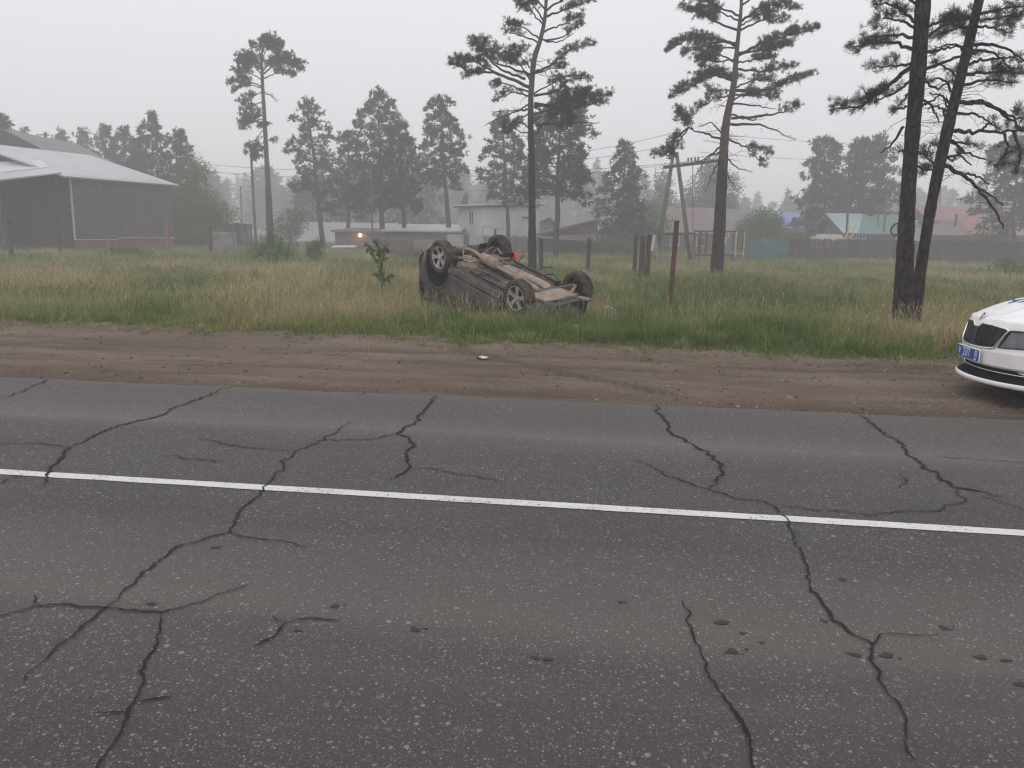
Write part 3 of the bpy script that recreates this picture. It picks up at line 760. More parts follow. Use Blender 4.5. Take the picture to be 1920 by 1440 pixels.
# leafy weeds along the verge and dead tufts on the bare shoulder
gb = Blades()
def tuft(x, y, r, n, h, w, dry, lean=(0.3, 0.9)):
    a = rng.uniform(0, 6.28, n); q = r * np.sqrt(rng.uniform(0, 1, n))
    X = x + q * np.cos(a); Y = y + q * np.sin(a); s, t, z = onground(X, Y)
    gb.leaf(np.stack([X, Y, z - 0.01], -1), h * rng.uniform(0.5, 1.1, n), w * rng.uniform(.6, 1.3, n), rng.uniform(*lean, n), a + rng.uniform(-.6, .6, n), np.clip(rng.normal(dry, 0.1, n), 0, 1), rng.uniform(0, 1, n), 3)
for a, b, r, n, h, dry in [(760,617,.20,170,.34,.08),(745,612,.2,60,.25,.3),(1215,640,.3,260,.32,.05),(1245,634,.3,160,.34,.08),(980,625,.3,200,.28,.1),(1060,630,.35,200,.28,.14),(1140,640,.3,180,.3,.12),(420,612,.25,140,.24,.15),(220,604,.2,70,.2,.25),(290,606,.25,110,.22,.2),(1330,648,.3,180,.28,.1),(1450,652,.3,180,.28,.12),(1560,656,.3,150,.28,.1),(1640,664,.25,150,.26,.12),(1720,664,.2,90,.24,.2),(585,608,.25,110,.24,.2),(660,612,.2,70,.2,.3),(860,624,.2,90,.22,.25),(1010,650,.1,35,.12,.2)]:
    p = gnd(a, b, -0.05); tuft(p.x, p.y, r, n, h, 0.013, dry)
for k in range(420):                                        # taller tussocks out in the meadow
    Y_ = rng.uniform(13, 36); X_ = rng.uniform(-.75, .75) * Y_; s_, t_ = st(X_, Y_)
    if t_ - float(t_grass(s_)) < 1.5: continue
    dn = float(dryness(np.array([X_]), np.array([Y_]), np.array([s_]), np.array([t_]))[0])
    tuft(X_, Y_, rng.uniform(.1, .35), int(rng.uniform(25, 80)), rng.uniform(.35, .62), .010 + .0005 * Y_, float(np.clip(dn + rng.normal(-.08, .22), 0, 1)), (.15, .8))
for k in range(260):                                        # broad-leaved clumps along the verge
    ss = rng.uniform(-13, 9.5); tg = float(t_grass(ss)); tt = tg + rng.uniform(-.15, 2.2)
    p = ss * ES + tt * ET
    rgt = sstep(-6, 3, ss)
    tuft(p[0], p[1], rng.uniform(.08, .3), int(rng.uniform(20, 90)), rng.uniform(.14, .34) * (.7 + .3 * rgt), rng.uniform(.010, .02), float(np.clip(rng.normal(.36 - .2 * rgt, .15), 0, .8)), (.3, 1.0))
for k in range(420):
    ss = rng.uniform(-13, 9); tg = float(t_grass(ss)); tt = tg - abs(rng.normal(0, 0.55)) - 0.1
    if tt < 9.6: continue
    p = ss * ES + tt * ET
    if rng.uniform() < 0.6: tuft(p[0], p[1], 0.05, int(rng.uniform(6, 22)), rng.uniform(0.04, 0.11), 0.008, rng.uniform(0.5, 0.85), (0.6, 1.3))
    else: tuft(p[0], p[1], 0.06, int(rng.uniform(8, 26)), rng.uniform(0.05, 0.14), 0.009, rng.uniform(0.1, 0.5), (0.5, 1.1))
gb.build('weeds')
# white umbel flowers standing in the verge
fl = MB()
for a, b, Y, hh in [(1141, 575, 15.2, .5), (1135, 578, 15.1, .45), (1147, 579, 15.3, .42), (1775, 573, 17, .4), (1790, 574, 17.2, .38), (1700, 690, 10.9, .25), (1080, 612, 12.8, .3)]:
    p = P(a, b, Y); g0 = gz(p.x, p.y)
    fl.tube([(p.x, p.y, g0), (p.x + .01, p.y, p.z)], 0.003, 4)
    for k in range(14):
        q = Vector((p.x + random.uniform(-.035, .035), p.y + random.uniform(-.035, .035), p.z + random.uniform(0, .02)))
        fl.box(q, (.014, .014, .006))
kind(fl.build('wildflowers', 'paper'), 'stuff')

# grit and small stones beside the asphalt
ico = [(0, 0, 1), (.894, 0, .447), (.276, .851, .447), (-.724, .526, .447), (-.724, -.526, .447), (.276, -.851, .447), (.724, .526, -.447), (-.276, .851, -.447), (-.894, 0, -.447), (-.276, -.851, -.447), (.724, -.526, -.447), (0, 0, -1)]
icf = [(0, 1, 2), (0, 2, 3), (0, 3, 4), (0, 4, 5), (0, 5, 1), (1, 6, 2), (2, 7, 3), (3, 8, 4), (4, 9, 5), (5, 10, 1), (2, 6, 7), (3, 7, 8), (4, 8, 9), (5, 9, 10), (1, 10, 6), (6, 11, 7), (7, 11, 8), (8, 11, 9), (9, 11, 10), (10, 11, 6)]
n = 700
ss = rng.uniform(-9, 8, n); tt = T_EDGE + 0.05 + np.abs(rng.normal(0, 0.55, n)); far = rng.uniform(0, 1, n) < 0.3
ss = np.where(rng.uniform(0, 1, n) < 0.5, np.abs(ss) * 0.8, ss)
tt = np.where(far, rng.uniform(7.7, 11.4, n), tt)
sz = 0.006 + 0.016 * rng.power(0.35, n) ** 2
sz[:14] = rng.uniform(0.016, 0.03, 14)
I = np.array(ico); F = np.array(icf)
XY = ss[:, None] * ES + tt[:, None] * ET
C3 = np.concatenate([XY, (gheight(ss, tt) + sz * 0.25)[:, None]], 1)
Vp = I[None] * (1 + rng.uniform(-.3, .3, (n, 12, 1))) * sz[:, None, None] * np.stack([rng.uniform(.8, 1.4, n), rng.uniform(.7, 1.2, n), rng.uniform(.45, .8, n)], -1)[:, None] + C3[:, None]
Tp = (F[None] + (np.arange(n) * 12)[:, None, None]).reshape(-1, 3)
kind(npmesh('gravel', Vp.reshape(-1, 3), Tp, 'pebble'), 'stuff')
n = 2200                                                    # clods and crumbs of earth
ss = rng.uniform(-11, 8.5, n); tt = np.where(rng.uniform(0, 1, n) < .55, rng.uniform(7.65, 11.6, n), t_grass(ss) - np.abs(rng.normal(0, .5, n)))
sz = 0.004 + 0.014 * rng.uniform(0, 1, n) ** 3
XY = ss[:, None] * ES + tt[:, None] * ET
C3 = np.concatenate([XY, (gheight(ss, tt) + sz * 0.2)[:, None]], 1)
Vp = I[None] * (1 + rng.uniform(-.35, .35, (n, 12, 1))) * sz[:, None, None] * np.array([1.25, 1, .65]) + C3[:, None]
Tp = (F[None] + (np.arange(n) * 12)[:, None, None]).reshape(-1, 3)
MAT['clod'] = pm('earth_clod', (0.05, 0.037, 0.029), (0.13, 0.1, 0.08), 3, 0.95, 0.3)
kind(npmesh('soil_clods', Vp.reshape(-1, 3), Tp, 'clod'), 'stuff')
p = gnd(906, 670, -0.02)
mb = MB()
mb.grid([[(p.x + u * .085, p.y + v * .05 + .01 * math.sin(u * 5), gz(p.x, p.y) + .012 + .012 * math.sin(u * 3 + v * 2) + .006 * math.cos(v * 7)) for u in np.linspace(-1, 1 - .3 * abs(v), 9)] for v in np.linspace(-1, 1, 6)])
o = mb.build('paper_scrap', 'paper', smooth=True); tag(o, 'crumpled white paper scrap lying on the bare brown shoulder', 'litter')
#@@TREES

# ------------------------------------------------------------------ trees
class Fol:
    def __init__(s): s.c = []; s.d = []; s.s = []
    def put(s, c, d, size): s.c.append(tuple(c)); s.d.append(tuple(d)); s.s.append(size)
    def build(s, name, mat, parent, n=12, wid=0.08, spread=0.9, rs=None):
        r = rs or rng
        C = np.array(s.c); D = np.array(s.d); S = np.array(s.s); m = len(C)
        if m == 0: return None
        off = np.array(parent.location)
        C = C - off
        R = r.normal(0, 1, (m, n, 3)); R /= np.linalg.norm(R, axis=2)[..., None]
        dirs = D[:, None] * 0.75 + R * spread; dirs /= np.linalg.norm(dirs, axis=2)[..., None] + 1e-9
        L = S[:, None] * r.uniform(0.6, 1.15, (m, n))
        base = C[:, None] + r.normal(0, 0.14, (m, n, 3)) * S[:, None, None]
        tip = base + dirs * L[..., None]
        sd = np.cross(dirs, r.normal(0, 1, (m, n, 3))); sd /= np.linalg.norm(sd, axis=2)[..., None] + 1e-9
        W = (S[:, None] * wid * r.uniform(.7, 1.3, (m, n)))[..., None] * sd
        mid = base + (tip - base) * 0.55
        V = np.stack([base - W * .4, base + W * .4, mid + W, tip, mid - W], 2).reshape(-1, 3)
        k = np.arange(m * n) * 5
        T = np.concatenate([np.stack([k, k + 1, k + 2], -1), np.stack([k, k + 2, k + 4], -1), np.stack([k + 4, k + 2, k + 3], -1)])
        return npmesh(name, V, T, mat, parent)
class Leafy(Fol):
    def build(s, name, mat, parent, n=8, wid=0.3, spread=0, rs=None):
        r = rs or rng
        C = np.array(s.c); S = np.array(s.s); m = len(C)
        C = C - np.array(parent.location)
        base = C[:, None] + r.normal(0, 0.55, (m, n, 3)) * S[:, None, None]
        d = r.normal(0, 1, (m, n, 3)); d[..., 2] -= 0.5; d /= np.linalg.norm(d, axis=2)[..., None]
        sd = np.cross(d, r.normal(0, 1, (m, n, 3))); sd /= np.linalg.norm(sd, axis=2)[..., None] + 1e-9
        L = (S[:, None] * wid * r.uniform(.6, 1.3, (m, n)))[..., None]
        V = np.stack([base, base + d * L * .5 + sd * L * .32, base + d * L, base + d * L * .5 - sd * L * .32], 2).reshape(-1, 3)
        k = np.arange(m * n) * 4
        T = np.stack([k, k + 1, k + 2, k + 3], -1)
        return npmesh(name, V, T, mat, parent)

def twiggy(mb, fol, pts, r0, r1, dens, start, spread, size, rr, up=0.15, off=Vector((0, 0, 0)), twig_r=0.012, dead=False):
    """one limb: a tapered tube with side shoots that carry needle tufts towards its outer end"""
    L = sum((pts[i + 1] - pts[i]).length for i in range(len(pts) - 1))
    n = len(pts)
    mb.tube([p - off for p in pts], [r0 + (r1 - r0) * (i / (n - 1)) for i in range(n)], 5)
    acc = 0; step = 0.17 * max(1, size / 0.2) / max(dens, 0.05) if not dead else (0.16 if twig_r < .008 else 0.3)
    for i in range(n - 1):
        a, b = pts[i], pts[i + 1]; seg = (b - a).length
        d = (b - a).normalized()
        q = 0
        while acc < seg:
            u = (i + acc / seg) / (n - 1)
            if u > start:
                p = a.lerp(b, acc / seg)
                fac = math.sin(math.pi * min(1, 0.22 + 0.78 * (u - start) / (1 - start + 1e-6)) ** 0.85)
                tl = spread * (0.35 + 0.65 * fac) * rr.uniform(0.5, 1.15)
                sgn = rr.choice((-1, 1))
                side = d.cross(Vector((0, 0, 1)))
                side = side.normalized() if side.length > 0.1 else Vector((1, 0, 0))
                td = (d * rr.uniform(0.35, 1.0) + side * sgn * rr.uniform(0.5, 1.1) + Vector((0, 0, rr.uniform(-0.25, 0.45) + up))).normalized()
                e = p + td * tl
                m_ = p.lerp(e, 0.5) + Vector((0, 0, -0.06 * tl))
                mb.tube([p - off, m_ - off, e - off], [twig_r, twig_r * .7, twig_r * .35], 3, cap=False)
                if dead:
                    for _ in range(2):
                        e2 = m_ + (td + Vector((rr.uniform(-.8, .8), rr.uniform(-.8, .8), rr.uniform(-.7, .5)))).normalized() * tl * rr.uniform(.3, .7)
                        mb.tube([m_ - off, e2 - off], [twig_r * .6, twig_r * .3], 3, cap=False)
                else:
                    k = max(2, int(tl / (size * 0.75) * 1.7 + 0.5))
                    for j in range(k):
                        v = (j + rr.random()) / k
                        c = p.lerp(e, 0.25 + 0.8 * v)
                        c = c + Vector((rr.gauss(0, .55), rr.gauss(0, .55), rr.gauss(0.1, .42))) * size
                        fol.put(c, (td + Vector((0, 0, 0.55))).normalized(), size * rr.uniform(.75, 1.2))
            acc += step * rr.uniform(.7, 1.3)
        acc -= seg
    if not dead:
        e = pts[-1]; d = (pts[-1] - pts[-2]).normalized()
        for j in range(4): fol.put(e + Vector((rr.gauss(0, .4), rr.gauss(0, .4), rr.gauss(0, .3))) * size, (d + Vector((0, 0, .4))).normalized(), size)

def drawn_pine(label, Y, trunk_px, limbs, seed, size, needles=12, wid=0.08, group=None, name='pine_tree', extra=0, twig_r=0.012, redtop=None, foldens=1.0, bare=0, bare_px=(100, 340)):
    """trunk_px: (x, y, width) from foot to top; limbs: (points, density, start, spread); density 0 is a dead limb"""
    rr = random.Random(seed); rs = np.random.default_rng(seed)
    ppm = FPX / Y
    tp = [P(a, b, Y) for a, b, w in trunk_px]
    g0 = gz(tp[0].x, tp[0].y)
    foot = Vector((tp[0].x, tp[0].y, g0))
    root = thing(name, label, 'tree', foot, 0, group)
    tr = [w / 2 / ppm for a, b, w in trunk_px]
    pts = [Vector((tp[0].x, tp[0].y, g0 - 0.15))] + tp[0:]
    if tp[0].z < g0 + 0.1: pts = [Vector((tp[0].x, tp[0].y, g0 - 0.15))] + tp[1:]; tr = [tr[0] * 1.15] + tr[1:]
    else: tr = [tr[0] * 1.2] + tr
    sp = catmull(pts, 7); rad = np.interp(np.linspace(0, len(pts) - 1, len(sp)), range(len(pts)), tr)
    mb = MB(); mb.tube([p - foot for p in sp], [r * rr.uniform(.94, 1.06) for r in rad], 14)
    t_ob = mb.build('trunk', 'bark', root, smooth=True)
    if redtop is not None:
        t_ob.data.materials.append(MAT['bark_red'])
        for pl in t_ob.data.polygons:
            if pl.center.z + rr.uniform(-.6, .6) > redtop: pl.material_index = 1
    lm, fol = MB(), Fol()
    def on_trunk(py):
        ys = [b for a, b, w in trunk_px]; xs = [a for a, b, w in trunk_px]
        return np.interp(-py, [-y for y in ys], xs)
    for L in limbs:
        pp, dens, start, spread = L
        ln = sum(math.hypot(pp[i + 1][0] - pp[i][0], pp[i + 1][1] - pp[i][1]) for i in range(len(pp) - 1)) / ppm
        dy = rr.uniform(-.7, .7) * ln
        q = [P(a, b, Y + dy * (i / (len(pp) - 1))) for i, (a, b) in enumerate(pp)]
        # jitter keeps the limb from being a ruler line
        q = catmull(q, 6)
        for i in range(1, len(q) - 1): q[i] = q[i] + Vector((rr.gauss(0, 1), rr.gauss(0, 1), rr.gauss(0, 1))) * (.013 if Y < 20 else .022)
        r0 = min(0.085, 0.018 + 0.016 * ln)
        twiggy(lm, fol, q, r0, 0.012, dens * foldens, start, spread, size, rr, off=foot, twig_r=twig_r, dead=dens == 0)
    for k in range(extra):                                    # limbs that reach towards or away from the road
        i = rr.randrange(int(len(sp) * 0.45), len(sp) - 1)
        p = sp[i]; az = rr.choice((1, -1)) * math.pi / 2 + rr.uniform(-.7, .7); ln = rr.uniform(1.0, 2.6)
        d = Vector((math.cos(az), math.sin(az), rr.uniform(.0, .35)))
        q = catmull([p, p + d * ln * .5 + Vector((0, 0, .1)), p + d * ln], 4)
        twiggy(lm, fol, q, 0.05, 0.012, 0.8 * foldens, 0.4, 0.6, size, rr, off=foot, twig_r=twig_r)
    for k in range(bare):                                     # fine dead twigs left on the stem
        py = rr.uniform(*bare_px); p = P(float(on_trunk(py)), py, Y); az = rr.uniform(0, 6.28); ln = rr.uniform(.25, 1.0) * (1 if Y < 20 else 1.5)
        d = Vector((math.cos(az), math.sin(az), rr.uniform(-.35, .35))); q = [p]
        for j in range(6):
            q.append(q[-1] + d * ln / 6); d = (d + Vector((rr.gauss(0, .25), rr.gauss(0, .25), rr.gauss(-.03, .22)))).normalized()
        tw = .006 if Y < 20 else .014
        lm.tube([x - foot for x in q], [tw * (1 - .12 * j) for j in range(7)], 4)
        for j in (2, 3, 4, 5):
            if rr.random() < .75:
                e = q[j] + Vector((rr.gauss(0, 1), rr.gauss(0, 1), rr.gauss(-.1, .8))).normalized() * ln * rr.uniform(.12, .38)
                lm.tube([q[j] - foot, (q[j] + e) / 2 + Vector((0, 0, .02)) - foot, e - foot], [tw * .5, tw * .4, tw * .25], 3, cap=False)
    lm.build('branches', 'bark', root)
    fol.build('crown', 'needle', root, needles, wid, 0.95, rs)
    return root

def grown_pine(label, px, toppy, Y, prof, seed, size, crown0=0.3, limbs=40, needles=10, wid=0.13, lean=0.0, trunk_w=None, basepx=None, group=None, cat='tree', name='pine_tree', mat='needle_far', droop=-0.05, spread=0.8, dens=1.0, upturn=0.5, asym=0.0):
    """prof: [(relative height, crown radius in m)]"""
    rr = random.Random(seed); rs = np.random.default_rng(seed)
    b = P(basepx or px, 440, Y); top = P(px, toppy, Y)
    g0 = gz(b.x, b.y); foot = Vector((b.x, b.y, g0)); H = top.z - g0
    root = thing(name, label, cat, foot, 0, group)
    tw = trunk_w or (0.016 * H + 0.05)
    ax = [foot.lerp(Vector((top.x, top.y, top.z)), u) + Vector((rr.gauss(0, .06), rr.gauss(0, .06), 0)) * (0 < u < 1) for u in np.linspace(0, 1, 9)]
    rad = [tw * (1 - 0.86 * u ** 1.1) for u in np.linspace(0, 1, 9)]
    MB().tube([p - foot - Vector((0, 0, .1 if i == 0 else 0)) for i, p in enumerate(ax)], rad, 9).build('trunk', 'bark', root, smooth=True)
    lm, fol = MB(), Fol()
    hs = [h for h, r in prof]; rs_ = [r for h, r in prof]
    az = rr.uniform(0, 6)
    limbs = int(limbs * 1.0)
    for k in range(limbs):
        u = crown0 + (0.985 - crown0) * ((k + rr.random()) / limbs) ** 0.95
        R = float(np.interp(u, hs, rs_)) * rr.uniform(0.45, 1.25)
        az += 2.4 + rr.uniform(-.5, .5)
        R *= 1 + asym * math.cos(az)
        p = foot.lerp(top, u)
        d = Vector((math.cos(az), math.sin(az), 0))
        dz = droop * R + upturn * R * max(0, (u - 0.55))
        q = [p, p + d * R * .55 + Vector((0, 0, dz * .4 + .06 * R)), p + d * R + Vector((0, 0, dz + rr.uniform(-.08, .12) * R))]
        q = catmull(q, 3)
        twiggy(lm, fol, q, 0.012 + 0.012 * R, 0.012, dens, 0.28, min(spread, R * .55), size, rr, off=foot, twig_r=0.012)
    for j in range(10):
        fol.put(top + Vector((rr.gauss(0, .25), rr.gauss(0, .25), rr.uniform(-1.0, 0.1))), (0, 0, 1), size)
    lm.build('branches', 'bark', root)
    fol.build('crown', mat, root, needles, wid, 0.9, rs)
    return root

def leafy_tree(label, px, toppy, Y, blobs, seed, leaf, mat, name='birch_tree', cat='tree', trunk_w=0.12, n=9, count=900, group=None, basepy=None, stems=1, gap=0.5, mat_trunk='bark'):
    """blobs: (dx m, height m, rx, rz) relative to the foot"""
    rr = random.Random(seed); rs = np.random.default_rng(seed)
    b = P(px, basepy or 440, Y); g0 = gz(b.x, b.y); foot = Vector((b.x, b.y, g0))
    root = thing(name, label, cat, foot, 0, group)
    mb = MB(); fol = Leafy()
    H = max(h + rz for dx, h, rx, rz in blobs)
    tot = sum(rx * rx * rz for dx, h, rx, rz in blobs)
    if trunk_w:
        for s_ in range(stems):
            a = rr.uniform(0, 6.28); ln = 0 if stems == 1 else rr.uniform(.15, .4) * H
            tip = Vector((math.cos(a) * ln, math.sin(a) * ln, H * rr.uniform(.8, .95)))
            mb.tube([Vector((math.cos(a) * .1 * (stems > 1), math.sin(a) * .1 * (stems > 1), -.1)), tip * .5 + Vector((rr.gauss(0, .1), 0, 0)), tip], [trunk_w, trunk_w * .65, trunk_w * .15], 7)
    for dx, h, rx, rz in blobs:
        k = max(6, int(count * rx * rx * rz / tot))
        ph = [rr.uniform(0, 6.28) for _ in range(6)]
        for j in range(k):
            v = Vector((rr.gauss(0, 1), rr.gauss(0, 1), rr.gauss(0, 1))).normalized()
            lump = 1 + 0.22 * math.sin(3 * v.x + ph[0]) * math.sin(4 * v.z + ph[1]) + 0.16 * math.sin(7 * v.x + ph[2] + 5 * v.y) * math.sin(6 * v.z + ph[3])
            q = rr.random() ** 0.42 * lump
            c = Vector((dx + v.x * rx * q, v.y * rx * q, h + v.z * rz * q))
            if math.sin(c.x * 2.1 / leaf * .25 + ph[4]) * math.sin(c.z * 2.4 / leaf * .25 + ph[5]) > 1 - gap * rr.random() * 0.9: continue
            if c.z < 0.05: c.z = rr.uniform(.05, .3)
            fol.put(foot + c, (0, 0, 1), leaf)
        if trunk_w and rz > .8:
            for j in range(4):
                e = Vector((dx + rr.uniform(-.7, .7) * rx, rr.uniform(-.7, .7) * rx, h + rr.uniform(-.3, .7) * rz))
                mb.tube([Vector((dx * .3, 0, max(0.2, h - rz * .8))), e * .6 + Vector((0, 0, (h - rz) * .3)), e], [trunk_w * .4, trunk_w * .25, .012], 4)
    if mb.v: mb.build('trunk' if stems == 1 else 'stems', mat_trunk, root)
    fol.build('crown' if H > 2.5 else 'foliage', mat, root, n, 0.55, 0, rs)
    return root

# the pine behind the wreck
drawn_pine('tall dark pine right behind the overturned car, crown cut by the top of the picture', 36,
  [(998,500,16),(997,300,12),(995,235,11),(996,170,10),(1002,110,9),(1013,75,8),(1022,30,6),(1026,-40,5),(1030,-85,2)], [
  ([(993,140),(960,128),(920,112),(893,80)], 1.0, .5, .75), ([(985,148),(940,130),(912,100),(900,72)], 1.0, .5, .7),
  ([(992,163),(935,139),(882,134),(846,116)], 1.0, .45, .75), ([(940,141),(900,120),(860,110)], 1.0, .3, .7),
  ([(993,139),(966,118),(945,112)], 1.2, .3, .8), ([(994,150),(975,120),(955,105)], 1.2, .4, .8), ([(993,128),(975,105),(968,92)], 1.1, .4, .7),
  ([(992,180),(959,174),(931,186)], .7, .3, .55), ([(992,172),(950,158),(925,160)], .9, .5, .6),
  ([(992,195),(973,205),(924,210)], 0, .25, .5), ([(992,205),(960,212),(908,236)], 0, .3, .5), ([(993,215),(970,222),(948,240)], .5, .5, .45),
  ([(1014,76),(983,52),(955,45)], 1, .45, .65), ([(1013,82),(975,66),(950,60)], .8, .5, .6), ([(1018,45),(993,20),(973,3)], 1.1, .35, .7), ([(1020,40),(1000,10),(978,-15)], 1, .4, .7),
  ([(1023,20),(1000,-10),(985,-35)], 1, .3, .7), ([(1021,76),(1056,69),(1090,42)], .55, .45, .5), ([(1021,60),(1055,45),(1085,30)], .8, .45, .6),
  ([(1025,31),(1063,17),(1115,-3)], .95, .4, .6), ([(1025,20),(1060,-5),(1095,-20)], .95, .3, .7), ([(1026,0),(1045,-30),(1060,-55)], 1, .3, .7),
  ([(1004,135),(1035,121),(1070,94),(1112,83)], .75, .4, .55), ([(1003,138),(1035,128),(1062,122)], .7, .4, .5),
  ([(1002,180),(1042,170),(1070,149),(1103,146)], .9, .35, .6), ([(1001,176),(1030,160),(1050,148)], .9, .4, .6),
  ([(1002,194),(1046,203),(1084,187),(1146,176)], 1.1, .3, .65), ([(1002,200),(1040,195),(1075,178),(1100,170)], 1.2, .35, .75), ([(1046,203),(1090,200),(1130,190)], 1, .2, .6),
  ([(1002,215),(1046,205),(1072,222)], 1.2, .3, .7), ([(1002,225),(1030,215),(1065,232)], 1.1, .4, .7), ([(1004,252),(1028,226),(1058,238)], .8, .45, .6),
  ([(992,240),(973,229),(952,247)], .7, .3, .5), ([(992,250),(972,246),(965,228)], .7, .4, .5), ([(1004,235),(1060,232),(1125,230)], 0, .4, .35), ([(1018,74),(1045,80),(1075,62)], 0, .3, .4)],
  11, .155, 18, .06, twig_r=.011, redtop=7.2, extra=5, foldens=1.65, bare=14, bare_px=(90, 270))
# the pine beside the A-frame pole
drawn_pine('thick reddish pine before the transformer cage, lowest limb hanging over the A-frame pole', 36,
  [(1344,505,25),(1349,430,22),(1353,347,19),(1361,235,14),(1375,163,11),(1382,90,8),(1389,22,6),(1391,-30,5),(1393,-85,2)], [
  ([(1388,58),(1332,36),(1285,12)], 1, .35, .7), ([(1389,30),(1340,10),(1300,-5)], 1, .3, .75), ([(1389,40),(1350,25),(1310,30)], 1, .4, .7), ([(1391,0),(1355,-25),(1330,-40)], 1, .3, .8),
  ([(1382,87),(1342,72),(1299,72),(1252,94)], 1.1, .3, .75), ([(1383,80),(1335,80),(1280,100)], 1.0, .35, .7), ([(1377,116),(1346,101),(1317,121)], 1.2, .3, .75), ([(1378,110),(1340,115),(1310,108)], 1, .35, .7),
  ([(1375,152),(1339,141),(1303,159),(1261,183)], 1.1, .35, .65), ([(1375,148),(1345,140),(1325,142)], 1, .3, .7), ([(1371,181),(1342,184),(1299,209)], .8, .35, .5), ([(1373,172),(1350,168),(1335,175)], 1, .35, .6),
  ([(1355,262),(1317,249),(1292,238),(1278,214)], 1.1, .62, .6), ([(1300,241),(1285,225),(1277,205)], 1.2, .2, .55),
  ([(1292,238),(1267,260),(1252,285),(1225,289)], 1.2, .15, .5), ([(1292,238),(1270,270),(1262,292)], 1.2, .3, .5), ([(1352,285),(1324,300),(1299,343)], 0, .3, .5), ([(1352,275),(1320,298),(1285,308)], 0, .35, .4), ([(1356,255),(1335,232),(1310,238)], 0, .35, .4), ([(1350,300),(1335,325),(1322,360)], 0, .3, .4),
  ([(1391,40),(1433,11),(1490,14)], 1, .35, .7), ([(1391,10),(1425,-15),(1455,-30)], 1, .3, .7), ([(1386,58),(1433,36),(1465,42)], 1, .3, .7), ([(1388,48),(1420,30),(1440,22)], 1, .3, .7),
  ([(1382,105),(1433,79),(1487,65),(1530,52)], 1.1, .3, .65), ([(1383,100),(1430,95),(1480,82)], 1.2, .3, .7), ([(1379,130),(1433,134),(1483,124)], 1, .35, .6), ([(1380,120),(1415,112),(1450,108)], 1.1, .3, .7),
  ([(1377,170),(1433,170),(1476,155),(1523,138)], 1.1, .3, .55), ([(1375,178),(1420,178),(1455,182)], .8, .35, .5), ([(1377,165),(1410,152),(1445,150)], .8, .35, .55),
  ([(1371,222),(1429,217),(1469,209),(1494,197)], 1.1, .6, .45), ([(1370,233),(1433,237),(1491,262)], 0, .4, .45), ([(1364,260),(1397,274),(1445,286)], 1, .5, .42), ([(1397,274),(1415,290),(1428,308)], .9, .4, .4),
  ([(1362,296),(1382,314),(1411,323)], 0, .3, .35), ([(1360,320),(1370,340),(1386,350)], 0, .3, .35), ([(1370,215),(1410,225),(1440,212)], 0, .3, .5), ([(1374,195),(1420,198),(1450,205)], 0, .2, .6)],
  23, .155, 18, .06, twig_r=.011, redtop=5.2, extra=5, foldens=1.75, bare=22, bare_px=(180, 350))
# twin pines at the right
drawn_pine('straight dark pine of the pair at the right, black hoop hung on it', 15.4,
  [(1692,592,37),(1696,500,31),(1702,375,27),(1711,250,26),(1722,125,26),(1731,0,25),(1740,-130,22),(1748,-280,15),(1752,-400,6)], [
  ([(1719,42),(1680,14),(1638,6)], 1, .25, .45), ([(1722,60),(1690,40),(1655,35)], .9, .3, .42), ([(1711,92),(1667,79),(1600,88)], 1.1, .35, .42), ([(1711,70),(1670,64),(1620,80)], .9, .4, .4),
  ([(1709,125),(1667,158),(1617,196),(1562,206)], 1.15, .3, .40), ([(1709,150),(1680,172),(1640,190)], 1.0, .3, .4), ([(1714,120),(1680,122),(1640,125)], .9, .35, .4), ([(1690,142),(1650,172),(1610,205)], 1.1, .25, .36),
  ([(1694,237),(1676,267),(1651,287)], 0, .2, .2), ([(1700,200),(1680,205),(1672,215)], 0, .3, .2), ([(1701,280),(1694,283),(1688,282)], 1, .3, .12), ([(1709,165),(1695,185),(1680,205)], .6, .4, .25),
  ([(1734,100),(1772,90),(1809,86)], 0, .3, .3), ([(1730,133),(1790,108),(1830,100)], .5, .4, .35), ([(1735,70),(1770,48),(1800,38)], 1.2, .3, .4), ([(1736,50),(1775,40),(1810,55)], 1.2, .25, .42), ([(1726,200),(1745,190),(1765,175)], 0, .2, .3),
  ([(1722,285),(1735,290),(1748,272)], 1, .3, .22), ([(1720,310),(1732,318),(1742,312)], 1, .3, .2), ([(1725,180),(1750,205),(1760,230)], 0, .1, .3), ([(1727,150),(1760,165),(1785,150)], .3, .3, .35), ([(1737,20),(1700,-5),(1660,-20)], .9, .2, .45), ([(1738,-20),(1690,-60),(1640,-80)], 1, .2, .5), ([(1740,-60),(1790,-90),(1830,-110)], 1, .2, .5), ([(1745,-180),(1700,-230),(1650,-240)], 1, .2, .5), ([(1746,-220),(1800,-260),(1840,-270)], 1, .2, .5), ([(1750,-330),(1730,-370),(1700,-385)], 1, .2, .5), ([(1750,-330),(1780,-375),(1800,-390)], 1, .2, .5)],
  35, .115, 32, .030, twig_r=.005, extra=0, foldens=1.15, bare=30, bare_px=(60, 330))
